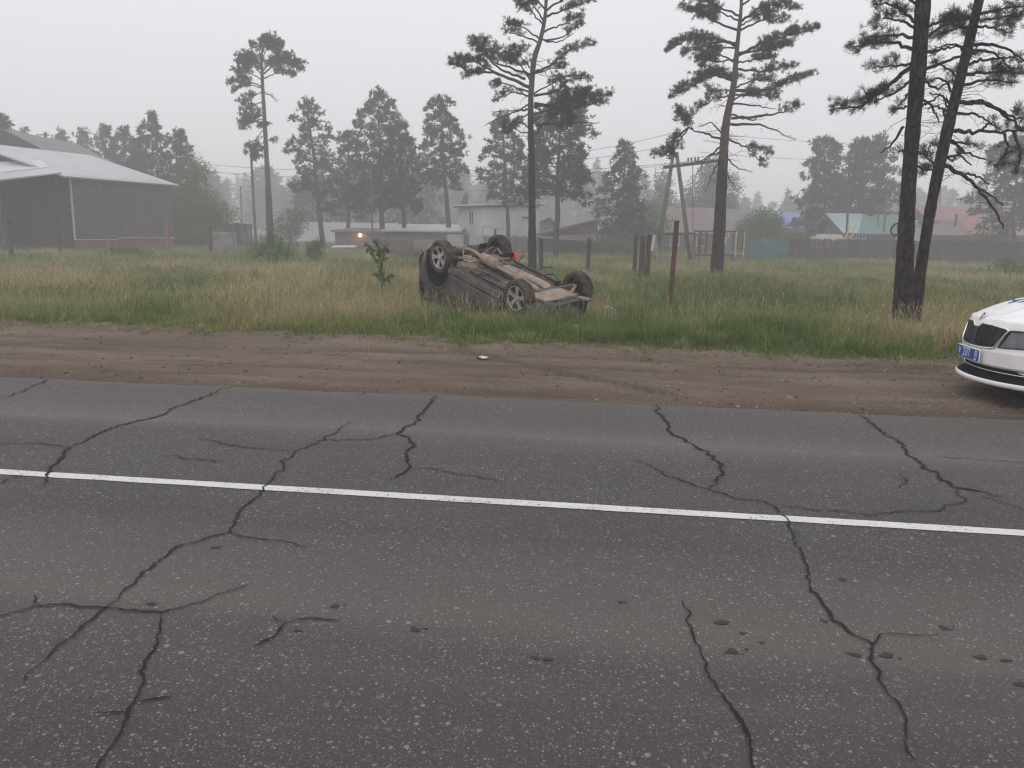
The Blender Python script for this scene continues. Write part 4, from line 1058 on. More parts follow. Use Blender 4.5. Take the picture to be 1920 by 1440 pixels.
drawn_pine('slanting pine of the pair at the right, bare limb drooping beside it', 15.5,
  [(1714,590,30),(1727,500,19),(1748,375,19),(1775,250,20),(1806,125,17),(1836,0,15),(1866,-130,13),(1890,-260,9),(1900,-340,4)], [
  ([(1826,42),(1860,34),(1910,30)], 1.2, .2, .42), ([(1828,30),(1870,18),(1925,10)], .9, .3, .45), ([(1822,55),(1800,52),(1762,62)], 1.25, .25, .42), ([(1826,35),(1800,30),(1775,42)], 1.2, .2, .4), ([(1824,48),(1860,52),(1890,60)], 1.2, .2, .42),
  ([(1822,84),(1875,88),(1930,120)], 0, .3, .4), ([(1818,95),(1860,100),(1900,130)], 0, .3, .4), ([(1811,140),(1855,135),(1930,138)], 1.15, .35, .42), ([(1806,160),(1850,150),(1900,155)], 1.0, .4, .42), ([(1814,120),(1850,112),(1905,108)], .5, .5, .35),
  ([(1797,192),(1847,194),(1897,219),(1935,222)], .9, .55, .38), ([(1797,192),(1850,196),(1910,235),(1940,262)], 1.1, .6, .4), ([(1790,246),(1834,246),(1897,246),(1935,244)], 1.1, .68, .36), ([(1880,246),(1890,280),(1868,310)], 1.1, .3, .3), ([(1900,246),(1915,290),(1905,318)], 1.2, .3, .3), ([(1840,246),(1855,230),(1870,240)], .7, .4, .25),
  ([(1767,308),(1805,329),(1834,354),(1867,396),(1880,429)], 0, .2, .34), ([(1834,354),(1852,362),(1882,385)], 0, .1, .3), ([(1800,325),(1830,330),(1855,345)], 0, .2, .3), ([(1767,300),(1795,292),(1822,310)], 0, .2, .3),
  ([(1775,262),(1800,268),(1830,272)], .9, .4, .22), ([(1768,290),(1785,300),(1800,285)], 1, .3, .22), ([(1760,310),(1742,300),(1735,290)], 1.2, .3, .22), ([(1762,315),(1745,318),(1728,322)], 1.1, .3, .2), ([(1778,225),(1760,200),(1740,205)], 0, .2, .35), ([(1785,200),(1768,180),(1742,175)], 0, .2, .35), ([(1790,180),(1770,150),(1745,150)], .3, .3, .35), ([(1770,240),(1775,200),(1768,188)], 0, .3, .1),
  ([(1800,150),(1775,128),(1755,118)], .5, .3, .35), ([(1812,100),(1790,82),(1755,90)], 0, .2, .4), ([(1785,215),(1830,215),(1865,235)], 0, .2, .35), ([(1775,255),(1810,285),(1850,300)], 0, .2, .3),
  ([(1842,-20),(1890,-50),(1950,-60)], 1, .2, .5), ([(1850,-60),(1810,-90),(1780,-100)], 1, .2, .5), ([(1870,-150),(1930,-190),(1980,-200)], 1, .2, .5), ([(1880,-200),(1840,-240),(1800,-250)], 1, .2, .5), ([(1895,-290),(1930,-330),(1960,-340)], 1, .2, .5), ([(1895,-290),(1870,-340),(1850,-350)], 1, .2, .5)],
  47, .115, 32, .030, twig_r=.005, extra=0, foldens=1.15, bare=55, bare_px=(40, 345))
# the flat-topped pine at the left
drawn_pine('tall flat-topped pine with a long bare trunk, left of the picture beside the utility pole', 73,
  [(507,452,13),(505,400,12),(501,315,9),(496,223,7),(492,153,6),(491,101,4),(499,80,2)], [
  ([(492,110),(500,90),(512,76)], 1.3, .2, 1.1), ([(492,112),(485,95),(475,88)], 1.2, .3, 1.0), ([(500,92),(515,88),(530,80)], 1.2, .3, 1.0),
  ([(492,140),(520,118),(545,118),(565,128)], 1.4, .2, 1.3), ([(492,135),(515,108),(535,104)], 1.3, .3, 1.2), ([(492,148),(520,138),(550,140)], 1.1, .35, 1.0), ([(492,130),(505,120),(520,125)], 1.3, .2, 1.2),
  ([(492,142),(470,120),(445,118)], 1.4, .2, 1.3), ([(492,150),(465,136),(445,138)], 1.2, .3, 1.1), ([(491,125),(480,112),(460,110)], 1.3, .2, 1.2), ([(492,162),(460,152),(430,156)], 1.2, .3, 0.9), ([(492,165),(465,160),(440,170)], 1.0, .3, .8),
  ([(493,172),(475,180),(456,192)], 1.2, .4, .9), ([(493,190),(472,200),(455,215)], 1.1, .4, .8), ([(494,200),(480,212),(470,222)], 1.1, .4, .7), ([(496,222),(475,228),(452,240)], 1.3, .35, .8), ([(496,216),(480,215),(465,230)], 1.1, .4, .8), ([(497,240),(485,255),(482,272)], .8, .5, .5), ([(498,262),(485,278),(478,290)], 1.0, .5, .6),
  ([(500,285),(488,292),(480,298)], 1.2, .4, .5), ([(499,262),(508,262),(512,264)], .8, .3, .3), ([(482,268),(472,272),(464,285)], 1.1, .3, .5), ([(495,172),(508,180),(520,192)], 0, .2, .7), ([(493,175),(505,178),(512,175)], 0, .2, .5)],
  59, .27, 14, .11, twig_r=.02, redtop=5.0, extra=4, foldens=1.35)

# mid-distance pines in the mist
grown_pine('slim misty pine standing left of the dense pine clump', 575, 186, 84, [(.3,2.2),(.45,2.6),(.6,2.1),(.8,1.7),(.92,.9),(1,.15)], 3, .4, .34, 46, basepx=606, droop=-.08)
grown_pine('short broad pine with dark foliage at the left edge of the dense pine clump', 652, 250, 88, [(.25,3.0),(.45,3.2),(.7,2.4),(.9,1.0),(1,.2)], 4, .45, .26, 46)
grown_pine('tallest pine of the dense clump, broad-shouldered above the low sheds', 710, 168, 80, [(.25,2.6),(.45,3.2),(.7,2.8),(.88,1.25),(1,.12)], 5, .45, .26, 64, basepx=717)
grown_pine('pine at the right edge of the dense clump, leaning a little to the right', 747, 224, 76, [(.25,1.8),(.45,2.4),(.7,2.2),(.9,1.1),(1,.2)], 6, .42, .3, 48, basepx=759)
grown_pine('narrow lone pine with a tall bare stem, left of the white house chimney', 824, 182, 78, [(.35,1.2),(.5,2.0),(.7,1.9),(.85,1.6),(.95,1.0),(1,.5)], 8, .36, .42, 60, basepx=843, droop=-.12)
grown_pine('pale slender pine standing in front of the white house wall', 942, 212, 76, [(.35,1.8),(.5,2.3),(.7,1.8),(.9,1.0),(1,.3)], 9, .36, .34, 54, basepx=953)
grown_pine('spreading pine with layered drooping boughs, just right of the tall pine behind the wreck', 1052, 168, 64, [(.35,1.9),(.45,3.2),(.65,2.6),(.8,2.0),(.93,1.1),(1,.4)], 10, .36, .37, 64, basepx=1043, droop=-.22, spread=1.0)
grown_pine('broad cone-shaped conifer clothed to the ground, left of the A-frame pole', 1172, 265, 76, [(.0,2.4),(.2,2.6),(.45,2.3),(.7,1.5),(.9,.6),(1,.08)], 12, .42, .07, 66, basepx=1168, name='conifer_tree', droop=-.1, spread=1.0)
grown_pine('faint grey pine low in the fog between the utility pole and the pine clump', 590, 330, 118, [(.2,3.2),(.5,3.4),(.8,2.2),(1,.6)], 13, .8, .2, 34, basepx=597)
grown_pine('faint rounded pine behind the stems of the dense pine clump', 778, 330, 120, [(.15,3.4),(.5,3.6),(.8,2.6),(1,.8)], 14, .8, .18, 36, basepx=775)
grown_pine('second faint pine in the fog right of the slim pine', 668, 340, 122, [(.2,3.0),(.5,3.2),(.8,2.2),(1,.6)], 15, .8, .2, 32)
# trees behind the barn
for px, tp_, Y, sc_, lab, sd in [(5, 216, 82, 1.1, 'pine crown showing above the barn gable at the left edge', 20), (47, 244, 104, .7, 'small pale pine tip behind the upper barn roof, left of the cross-armed pole', 21), (114, 246, 108, 1.0, 'pale pine nearest the cross-armed pole behind the barn', 22), (156, 243, 112, 1.1, 'pale thin pine second along the row behind the barn', 23), (198, 236, 100, 1.0, 'grey pine rising above the middle of the barn roof', 24), (232, 240, 97, 1.0, 'dark pine close left of the tallest pine behind the barn', 25), (258, 262, 100, 1.0, 'bushy pine tucked under the tallest pine behind the barn', 26), (284, 214, 92, 1.15, 'tallest pine behind the barn, with a pointed top', 27), (336, 246, 88, .9, 'pine over the right end of the barn, beside the green birch', 28)]:
    grown_pine(lab, px, tp_, Y, [(.0,2.8*sc_),(.3,3.3*sc_),(.6,2.2*sc_),(.85,.9*sc_),(1,.1)], sd, .5, .1, 62, droop=-.04, spread=1.1, group='pines behind the barn')
grown_pine('big misty pine at the right edge behind the faded red roof', 1905, 262, 80, [(.15,2.6),(.4,3.4),(.7,2.6),(.9,1.6),(1,.6)], 30, .55, .2, 56)
grown_pine('dense dark conifer, left one of the pair behind the teal roof', 1549, 260, 92, [(.0,2.0),(.3,3.0),(.6,2.6),(.8,1.7),(.92,1.4),(1,.8)], 31, .5, .1, 90, spread=1.0, droop=-.2)
grown_pine('wind-swept conifer with ragged right side, right one of the pair behind the teal roof', 1622, 264, 92, [(.0,2.2),(.3,3.2),(.6,3.0),(.8,2.6),(.95,1.8),(1,.8)], 32, .5, .1, 94, spread=1.0, droop=.05, basepx=1606, asym=.45)
# broad-leaved trees
leafy_tree('bright green leafy tree growing at the right end of the barn', 372, 290, 80, [(-.2,5.4,2.2,2.6),(.3,3.4,2.9,2.6),(1.2,2.4,2.6,2.0),(-1.4,2.4,2.2,2.2),(-.2,7.5,1.6,1.7)], 40, .32, 'leaf', count=2300, trunk_w=.16)
leafy_tree('pale birch in the fog directly behind the A-frame pole', 1238, 300, 112, [(0,8.2,1.4,2.6),(.2,5.0,2.2,3.0),(-1,3,2.4,2.4)], 41, .5, 'leaf_grey', count=900, trunk_w=.16)
leafy_tree('tall pale birch in the fog behind the thick reddish pine', 1325, 270, 112, [(0,9.8,2.0,2.9),(1.6,7.0,2.8,3.2),(-1.8,5.6,2.6,3.2),(1.5,4,3.4,2.6)], 42, .5, 'leaf_grey', count=2000, trunk_w=.2)
leafy_tree('low leafy tree between the cone-shaped conifer and the brown-roofed house', 1212, 350, 80, [(0,3.4,1.9,1.9),(-1.8,2.2,2.2,1.8),(1.0,2.0,1.6,1.6)], 43, .34, 'leaf', count=1000, trunk_w=.1)
leafy_tree('round dense green tree beside the brown-roofed house', 1425, 375, 80, [(0,2.6,2.3,2.1),(.9,2.2,1.8,1.8),(-1.0,2.0,1.8,1.7)], 44, .3, 'leaf', name='round_tree', count=1500, trunk_w=.12)
leafy_tree('low scrubby bush below the blue roof', 1500, 415, 72, [(0,1.4,2.2,.9),(1.7,1.1,1.8,.8),(-1.8,1.2,1.6,.8)], 45, .26, 'leaf_grey', name='shrub', cat='shrub', count=700, trunk_w=.05)
leafy_tree('grey-green bush in front of the faded red roof', 1850, 415, 66, [(0,1.5,2.0,1.0),(-1.4,1.1,1.4,.8),(1.6,1.1,1.5,.8)], 46, .24, 'leaf_grey', name='shrub', cat='shrub', count=700, trunk_w=.05)
leafy_tree('dark leafy thicket along the fence right of the low dark shed', 1150, 440, 66, [(0,.9,1.8,.8),(-1.8,.8,1.4,.7),(1.6,.8,1.5,.7)], 47, .24, 'leaf', name='shrub', cat='shrub', count=700, trunk_w=.05)
leafy_tree('large willow bush in the meadow below the flat-topped pine', 510, 470, 42, [(0,.85,.9,.75),(-.8,.7,.7,.65),(.75,.7,.65,.65),(.1,1.4,.5,.5),(-.6,1.25,.35,.4)], 48, .10, 'leaf', name='willow_bush', cat='bush', count=900, trunk_w=.02, stems=9)
leafy_tree('small willow bush in the meadow just right of the large one', 588, 470, 43, [(0,.7,.55,.6),(.25,1.1,.35,.4)], 49, .10, 'leaf', name='willow_bush', cat='bush', count=420, trunk_w=.015, stems=6)
leafy_tree('tall pale shrub in the fog behind the flat-topped pine stem', 548, 420, 82, [(-.3,1.9,1.7,1.4),(.3,3.0,1.1,1.0)], 50, .3, 'leaf_grey', name='shrub', cat='shrub', count=420, trunk_w=.04, stems=4)
leafy_tree('dark undergrowth at the foot of the green tree by the barn', 375, 440, 77, [(0,1.1,2.4,1.1),(1.6,.9,1.4,.8),(-1.6,1,1.2,.9)], 51, .26, 'leaf', name='shrub', cat='shrub', count=800, trunk_w=.04, stems=4)
leafy_tree('low dark bush on the grassy hump in front of the barn', 232, 465, 50, [(0,.35,1.1,.35),(.9,.25,.8,.25),(-.8,.3,.7,.3)], 52, .14, 'leaf', name='shrub', cat='shrub', count=420, trunk_w=.02, stems=4)
leafy_tree('grey heap of brush by the concrete wall left of the wreck', 785, 460, 50, [(0,.4,1.3,.4),(1.0,.3,.9,.35),(-1.2,.25,.8,.25)], 53, .14, 'leaf_grey', name='shrub', cat='shrub', count=420, trunk_w=.02, stems=4)
leafy_tree('dark green bush at the foot of the fence, right edge of the meadow', 1900, 480, 40, [(0,.5,1.0,.45),(1.2,.4,.9,.4)], 54, .13, 'leaf', name='shrub', cat='shrub', count=420, trunk_w=.02, stems=4)

# young poplar shoot near the wreck: every big leaf hangs on its own stalk
q = P(716, 535, 21.5); g0 = gz(q.x, q.y)
sap = thing('sapling', 'young broad-leaved sapling standing alone left of the overturned car', 'sapling', (q.x, q.y, g0))
mb, lf = MB(), MB()
sr = random.Random(5)
stem = catmull([Vector((.02, 0, -.05)), Vector((.0, .0, .7)), Vector((-.07, .02, 1.3)), Vector((-.11, .03, 1.72))], 6)
mb.tube(stem, [.016 - .011 * i / (len(stem) - 1) for i in range(len(stem))], 6)
side = [catmull([Vector((0, 0, .8)), Vector((-.22, .05, 1.3)), Vector((-.4, .05, 1.62))], 5), catmull([Vector((-.03, 0, .9)), Vector((.08, -.04, 1.3)), Vector((.15, -.05, 1.58))], 5), catmull([Vector((0, 0, .5)), Vector((.16, .05, .7)), Vector((.3, .05, .78))], 4), catmull([Vector((0, 0, .5)), Vector((-.1, .05, .75)), Vector((-.18, -.02, .82))], 4)]
for s_ in side: mb.tube(s_, [.008 - .005 * i / (len(s_) - 1) for i in range(len(s_))], 5)
mb.build('stem', 'twig', sap)
def big_leaf(base, az, L):
    d = Vector((math.cos(az) * .55, math.sin(az) * .55, -.8)).normalized(); s_ = d.cross(Vector((0, 0, 1))).normalized(); n = s_.cross(d)
    out = []
    for u, w in ((0, 0.02), (.22, .36), (.45, .40), (.75, .2), (1, 0.01)):
        c = base + d * L * u + n * L * .12 * math.sin(u * 3)
        out.append([c - s_ * L * w - n * L * .06 * w * 4, c, c + s_ * L * w - n * L * .06 * w * 4])
    return out
leaves = []
for path, k, L in [(stem, 95, .105)] + [(s_, 40, .10) for s_ in side]:
    for i in range(k):
        u = .25 + .75 * i / k if path is stem else .3 + .7 * i / k
        p_ = path[min(int(u * (len(path) - 1)), len(path) - 2)].lerp(path[min(int(u * (len(path) - 1)) + 1, len(path) - 1)], (u * (len(path) - 1)) % 1)
        leaves.append((p_ + Vector((sr.uniform(-.07, .07), sr.uniform(-.07, .07), sr.uniform(-.02, .04))), sr.uniform(0, 6.28), L * sr.uniform(.6, 1.2)))
base_leaf = None
for b_, az, L in leaves:
    if base_leaf is None:
        base_leaf = MB().grid(big_leaf(Vector((0, 0, 0)), 0, 1.0)).build('leaf', 'sapling', sap).data
        o = bpy.data.objects['leaf']
    else:
        o = bpy.data.objects.new('leaf', base_leaf); COL.objects.link(o); o.parent = sap
    o.location = b_; o.rotation_euler = (sr.uniform(-.4, .4), sr.uniform(-.4, .4), az); o.scale = (L, L, L)

# the far wood: one mass dissolving into the fog
def far_wood():
    C, S = [], []; tm = MB(); rr = random.Random(99)
    for k in range(420):
        Y = rr.uniform(175, 290); X = rr.uniform(-.85, .95) * Y
        u = X / Y
        H = rr.uniform(12, 19) * (Y / 235) ** .5 * (1.0 if u < .1 else .82) * (0.62 + .5 * float(vnoise(u * 9, 0.5, 5)) + .12)
        g = gz(X, Y)
        R = rr.uniform(2.2, 3.8); broad = rr.random() < .3
        tm.tube([(X, Y, g), (X, Y, g + H * .95)], [.14, .03], 5, cap=False)
        for j in range(150):
            v = rr.random()
            h = .12 + .88 * v
            h = round(h * 14) / 14 + rr.gauss(0, .02)
            prof = (1 - h) ** .7 * 1.15 + .1 if not broad else math.sqrt(max(0.02, 1 - ((h - .55) / .5) ** 2))
            a = rr.uniform(0, 6.28); q = math.sqrt(rr.random()) * R * prof
            C.append((X + q * math.cos(a), Y + q * math.sin(a), g + h * H - .25 * q * (not broad))); S.append(rr.uniform(1.0, 1.6))
    C = np.array(C); S = np.array(S); m = len(C); n = 4
    d = rng.normal(0, 1, (m, n, 3)) * np.array([1, 1, .55]); d /= np.linalg.norm(d, axis=2)[..., None]
    s_ = np.cross(d, rng.normal(0, 1, (m, n, 3))); s_ /= np.linalg.norm(s_, axis=2)[..., None]
    L = S[:, None, None]
    V = np.stack([C[:, None] - d * L * .2 + s_ * L * .22, C[:, None] - d * L * .2 - s_ * L * .22, C[:, None] + d * L], 2).reshape(-1, 3)
    o = npmesh('forest', V, np.arange(m * n * 3).reshape(-1, 3), 'needle_far')
    kind(o, 'stuff')
    t = tm.build('forest_trunks', 'bark', o); kind(t, 'stuff')
far_wood()
#@@BUILD

# ------------------------------------------------------------------ buildings
def zup(v, z): return Vector((v.x, v.y, z))
def wall_between(mb, a, b, z0, z1, th=.18):
    a = Vector((a.x, a.y, 0)); b = Vector((b.x, b.y, 0)); m = (a + b) / 2; d = b - a
    return mb.box((m.x, m.y, (z0 + z1) / 2), (d.length, th, z1 - z0), Matrix.Rotation(math.atan2(d.y, d.x), 3, 'Z'))
# barn
A = P(139, 440, 62); B = P(325, 440, 72)
g0 = -0.45
barn = thing('barn', 'long grey sheet-clad barn with pale metal roof at the left edge', 'barn', (A.x, A.y, g0))
rz = math.atan2(B.y - A.y, B.x - A.x)                     # along the long wall
LW = (Vector((B.x, B.y, 0)) - Vector((A.x, A.y, 0))).length
barn.rotation_euler = (0, 0, rz)
# local frame: x along the long wall (away from the road), y towards the left (into the barn)
EH, RH, DEP = 5.75, 8.3, 9.2
MB().box((LW / 2, .16, .55), (LW - .1, .2, 1.1)).build('plinth', 'brick', barn)
ns = 10
for k in range(ns):
    w = LW / ns; zlo = (.95 if k < 4 else 1.0 - .05) + (.12 if k >= 4 else 0) + .02 * (k % 2)
    b_ = MB(); x0 = k * w
    m = 2
    rows = []
    for z in (zlo, EH):
        rows.append([(x0 + .008 + (w - .016) * i / m, -.03 - .006 * (i % 2) - .01 * (k % 3), z) for i in range(m + 1)])
    b_.grid(rows)
    b_.grid([[(x, y + .06, z) for x, y, z in r] for r in rows])
    b_.build('wall_sheet', 'barnwall', barn)
MB().box((0, -.05, (EH + .95) / 2), (.09, .12, EH - .95)).build('corner_trim', 'trim', barn)
MB().box((LW * .2, -.06, .95), (LW * .4, .1, .05)).box((LW * .7, -.06, 1.07), (LW * .6, .1, .05)).build('drip_strip', 'trim', barn)
# front gable: planks right of the opening, dark opening
ng = 6
for k in range(ng):
    w = 3.9 / ng
    y0 = .02 + k * w
    MB().box((-.02 - .012 * (k % 2), y0 + w / 2, (EH - .2 + (RH - EH) * (y0 / DEP)) / 2), (.05, w - .015, EH - .2 + (RH - EH) * (y0 / DEP))).build('plank', 'barndark', barn)
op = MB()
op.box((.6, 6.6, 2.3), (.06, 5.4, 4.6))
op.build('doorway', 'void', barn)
MB().box((.3, 3.95, 2.6), (.7, .1, 5.2)).box((.3, 9.3, 2.6), (.7, .1, 5.2)).build('doorpost', 'barndark', barn)
MB().prism([(0, 3.9, 4.7), (0, 9.3, 4.7), (0, 9.3, RH - .2), (0, 3.9, EH + .85)], (.1, 0, 0)).build('gable', 'barndark', barn)
MB().prism([(LW, 0, 1), (LW, DEP * 2, 1), (LW, DEP * 2, EH), (LW, DEP, RH - .1), (LW, 0, EH)], (-.1, 0, 0)).box((LW / 2, DEP * 2, EH / 2), (LW, .2, EH)).build('rear_wall', 'barndark', barn)
rf = MB()
ov = .55
rf.slab([(-ov - .4, -ov, EH - ov * (RH - EH) / DEP), (LW + ov, -ov, EH - ov * (RH - EH) / DEP), (LW + ov, DEP, RH), (-ov - .4, DEP, RH)], .12)
rf.slab([(-ov - .4, DEP * 2 + ov, EH - ov * (RH - EH) / DEP), (LW + ov, DEP * 2 + ov, EH - ov * (RH - EH) / DEP), (LW + ov, DEP, RH + .004), (-ov - .4, DEP, RH + .004)], .12)
rf.build('roof', 'roofmetal', barn)
# upper storey of the barn behind the ridge
UA = P(12, 243, 76); UB = P(106, 292, 76)
loft = thing('barn', 'taller dark-gabled barn rising behind the long pale roof at the left edge', 'barn', (UA.x, UA.y, g0))
hw = UB.x - UA.x; uz, ue = UA.z - g0, UB.z - g0
lw = MB()
for sx in (-1, 1):
    for k in range(5):
        x0, x1 = hw * .94 * k / 5, hw * .94 * (k + 1) / 5 - .03
        lw = MB().prism([(sx * x0, -.02 * (k % 2), .5), (sx * x1, -.02 * (k % 2), .5), (sx * x1, -.02 * (k % 2), uz - .2 - (uz - ue) * x1 / hw), (sx * x0, -.02 * (k % 2), uz - .2 - (uz - ue) * x0 / hw)], (0, .08, 0))
        lw.build('gable_sheet', 'barndark', loft)
MB().bar((0, -.56, uz - .18), (hw + .1, -.56, ue - .18), .08, .3).bar((0, -.56, uz - .18), (-hw, -.56, ue - .18), .08, .3).build('rake_board', 'void', loft)
MB().slab([(0, -.5, uz), (hw, -.5, ue), (hw, 12, ue), (0, 12, uz)], .22).slab([(0, -.5, uz + .003), (-hw, -.5, ue), (-hw, 12, ue), (0, 12, uz + .003)], .22).build('roof', 'greyroof', loft)
MB().box((hw * .9, 6, ue / 2), (.2, 11.9, ue)).box((-hw * .9, 6, ue / 2), (.2, 11.9, ue)).build('side_wall', 'barndark', loft)
# lean-to in front of the barn
T = P(115, 323, 57)
shed = thing('lean_to', 'open lean-to with a low pale roof in front of the barn opening', 'lean-to', (T.x, T.y, g0))
tz = T.z - g0
MB().slab([(0, 0, tz), (-9, -1.0, tz - 1.25), (-12, 3.4, tz - .5), (-3.4, 4.6, tz + .62)], .1).build('roof', 'roofmetal', shed)
MB().slab([(-3.4, 4.65, tz + .66), (-12, 3.45, tz - .46), (-12, 6, tz + .9), (-5, 6.5, tz + 1.3)], .1).build('upper_roof', 'trim', shed)
for x, y in ((-4.6, .2), (-8.8, -.3), (-11.5, 2.5)):
    zz = tz - .12 + (0.139 * x) - .05
    MB().box((x, y, zz / 2 - .1), (.16, .16, zz)).build('post', 'wood_dark', shed)

def gable_house(name, label, x0, x1, Y, eave, ridge, depth, wall, roof, cat='house', rot=0.0, ov=.4, base=-.45, ridge_y=None):
    """eaves side towards the road; x0/x1 give its ends in the picture's columns at distance Y"""
    a = P(x0, eave, Y); b = P(x1, eave, Y)
    W = b.x - a.x
    t = thing(name, label, cat, (a.x, a.y, base), rot)
    ry = depth / 2 if ridge_y is None else ridge_y
    eh = P((x0 + x1) / 2, eave, Y).z - base; rh = P((x0 + x1) / 2, ridge, Y + ry).z - base
    wl = MB()
    wl.box((W / 2, .08, eh / 2), (W, .16, eh)).box((W / 2, depth - .08, eh / 2), (W, .16, eh))
    for x in (0.08, W - .08):
        wl.prism([(x - .08, .163, 0), (x - .08, depth - .163, 0), (x - .08, depth - .163, eh), (x - .08, ry, rh - .12), (x - .08, .163, eh)], (.16, 0, 0))
    wl.build('wall', wall, t)
    k = (rh - eh) / ry; k2 = (rh - eh) / (depth - ry)
    r = MB()
    r.slab([(-ov, -ov, eh - ov * k), (W + ov, -ov, eh - ov * k), (W + ov, ry, rh), (-ov, ry, rh)], .14)
    r.slab([(-ov, depth + ov, eh - ov * k2), (W + ov, depth + ov, eh - ov * k2), (W + ov, ry, rh + .003), (-ov, ry, rh + .003)], .14)
    r.build('roof', roof, t)
    return t, W, eh, rh
def window(parent, x, z, w, h, y=-.02, mat='trim', bars=1, rotm=None):
    fr = MB()
    t = .07
    fr.box((x, y, z - h / 2), (w + .12, .1, t)).box((x, y, z + h / 2), (w + .12, .1, t)).box((x - w / 2, y, z), (t, .1, h - t)).box((x + w / 2, y, z), (t, .1, h - t))
    for k in range(bars): fr.box((x - w / 2 + w * (k + 1) / (bars + 1), y + .005, z), (t * .8, .08, h - t))
    f = fr.build('window', mat, parent)
    MB().box((x, y + .025, z), (w - .07, .02, h - .07)).build('pane', 'glass', f)
    return f

# pale two-sided house in the middle
a = P(861, 450, 78); c = P(908, 450, 74); b = P(1011, 450, 79)
g0 = -.45
wh = thing('white_house', 'pale flat-roofed house with one window and a chimney, beyond the overturned car', 'house', (c.x, c.y, g0))
la = Vector((a.x - c.x, a.y - c.y, 0)); lb = Vector((b.x - c.x, b.y - c.y, 0))
ht = P(908, 386, 74).z - g0
htb = P(1011, 384, 79).z - g0; hta = P(861, 388, 78).z - g0
def face(mb, p, q, z0, zp, zq, th):
    n = Vector((-(q - p).y, (q - p).x, 0)).normalized()
    if n.y < 0: n = -n
    return mb.prism([zup(p, z0), zup(q, z0), zup(q, zq), zup(p, zp)], n * th)
o_ = Vector((0, 0, 0))
face(MB(), la, o_, 0, hta, ht, .2).build('side_wall', 'white', wh)
nb = 9
for k in range(nb):
    p_ = lb * ((k + .006) / nb); q_ = lb * ((k + .994) / nb); zp = ht + (htb - ht) * k / nb; zq = ht + (htb - ht) * (k + 1) / nb
    n = Vector((lb.y, -lb.x, 0)).normalized()
    face(MB(), p_ + n * .012 * (k % 2), q_ + n * .012 * (k % 2), 0.02, zp, zq, .1).build('cladding_panel', 'white', wh)
face(MB(), lb * .002 + Vector((0, .12, 0)), lb * .998 + Vector((0, .12, 0)), 0, ht - .02, htb - .02, .12).build('front_wall', 'white', wh)
far = la + lb
MB().prism([zup(la, 0), zup(far, 0), zup(far, (hta + htb) / 2), zup(la, hta)], (0, -.2, 0)).prism([zup(lb, 0), zup(far, 0), zup(far, htb), zup(lb, htb)], (-.2, 0, 0)).build('rear_wall', 'white', wh)
un = (la + lb).normalized()
e1, e2, e3, e4 = o_ - un * .5, lb + (lb - la).normalized() * .6, far + un * .5, la + (la - lb).normalized() * .6
MB().prism([zup(e1, ht + .03), zup(e2, htb + .06), zup(e3, htb + .12), zup(e4, hta + .05)], (0, 0, .14)).build('roof', 'trim', wh)
MB().prism([zup(e1 * .97, ht - .1), zup(e2 * .98, htb - .06), zup(e3 * .98, htb), zup(e4 * .98, hta - .07)], (0, 0, .125)).build('eave_board', 'wood_dark', wh)
ch = P(872, 380, 78); ch = Vector((ch.x - c.x, ch.y - c.y + 1, 0))
MB().box(zup(ch, hta + .55), (.5, .5, 1.1)).box(zup(ch + Vector((.05, 0, 0)), hta + 1.25), (.22, .22, .3)).box(zup(ch + Vector((-.3, 0, 0)), hta + .3), (.3, .4, .6)).build('chimney', 'greyroof', wh)
wv = P(883, 409, 76.2); wl_ = Vector((wv.x - c.x, wv.y - c.y, wv.z - g0))
fr = MB(); du = la.normalized(); out = Vector((la.y, -la.x, 0)).normalized(); out = out if out.y < 0 else -out
ctr = zup(la * .48, wl_.z)
R_ = Matrix.Rotation(math.atan2(du.y, du.x), 3, 'Z')
for dz, sz in ((-.6, (.95, .12, .1)), (.6, (.95, .12, .1))): fr.box(ctr + out * .05 + Vector((0, 0, dz)), sz, R_)
for dx in (-.43, .43, .0): fr.box(ctr + out * .05 + du * dx, (.09 if dx else .07, .1, 1.12), R_)
f_ = fr.build('window', 'trim', wh)
MB().box(ctr + out * .03, (.78, .05, 1.12), R_).build('pane', 'glass', f_)
vv = lb * .73; vz = P(983, 408, 77.5).z - g0; R_ = Matrix.Rotation(math.atan2(lb.y, lb.x), 3, 'Z'); out = Vector((lb.y, -lb.x, 0)).normalized()
fr = MB().box(zup(vv, vz + .13) + out * .05, (.95, .09, .07), R_).box(zup(vv, vz - .13) + out * .05, (.95, .09, .07), R_)
f_ = fr.build('vent_window', 'trim', wh); MB().box(zup(vv, vz) + out * .035, (.9, .05, .2), R_).build('pane', 'glass', f_)

# low sheds with pale flat roofs left of it
def flat_shed(label, pts_px, Y0, Y1, ztop0, ztop1, wall, roof, base=-.45, name='shed', cat='shed', parts=None):
    a, b = P(pts_px[0], 440, Y0), P(pts_px[1], 440, Y0)
    t = thing(name, label, cat, (a.x, a.y, base))
    W = b.x - a.x; D = Y1 - Y0
    w = MB().box((W / 2, .1, ztop0 / 2), (W, .2, ztop0)).box((W / 2, D - .1, ztop1 / 2), (W, .2, ztop1)).box((.1, D / 2, min(ztop0, ztop1) / 2), (.2, D - .41, min(ztop0, ztop1))).box((W - .1, D / 2, min(ztop0, ztop1) / 2), (.2, D - .41, min(ztop0, ztop1)))
    w.build('wall', wall, t)
    MB().slab([(-.3, -.4, ztop0), (W + .3, -.4, ztop0), (W + .3, D + .3, ztop1), (-.3, D + .3, ztop1)], -.02).slab([(-.3, -.4, ztop0 + .16), (W + .3, -.4, ztop0 + .16), (W + .3, D + .3, ztop1 + .16), (-.3, D + .3, ztop1 + .16)], .13).build('roof', roof, t)
    return t, W, D
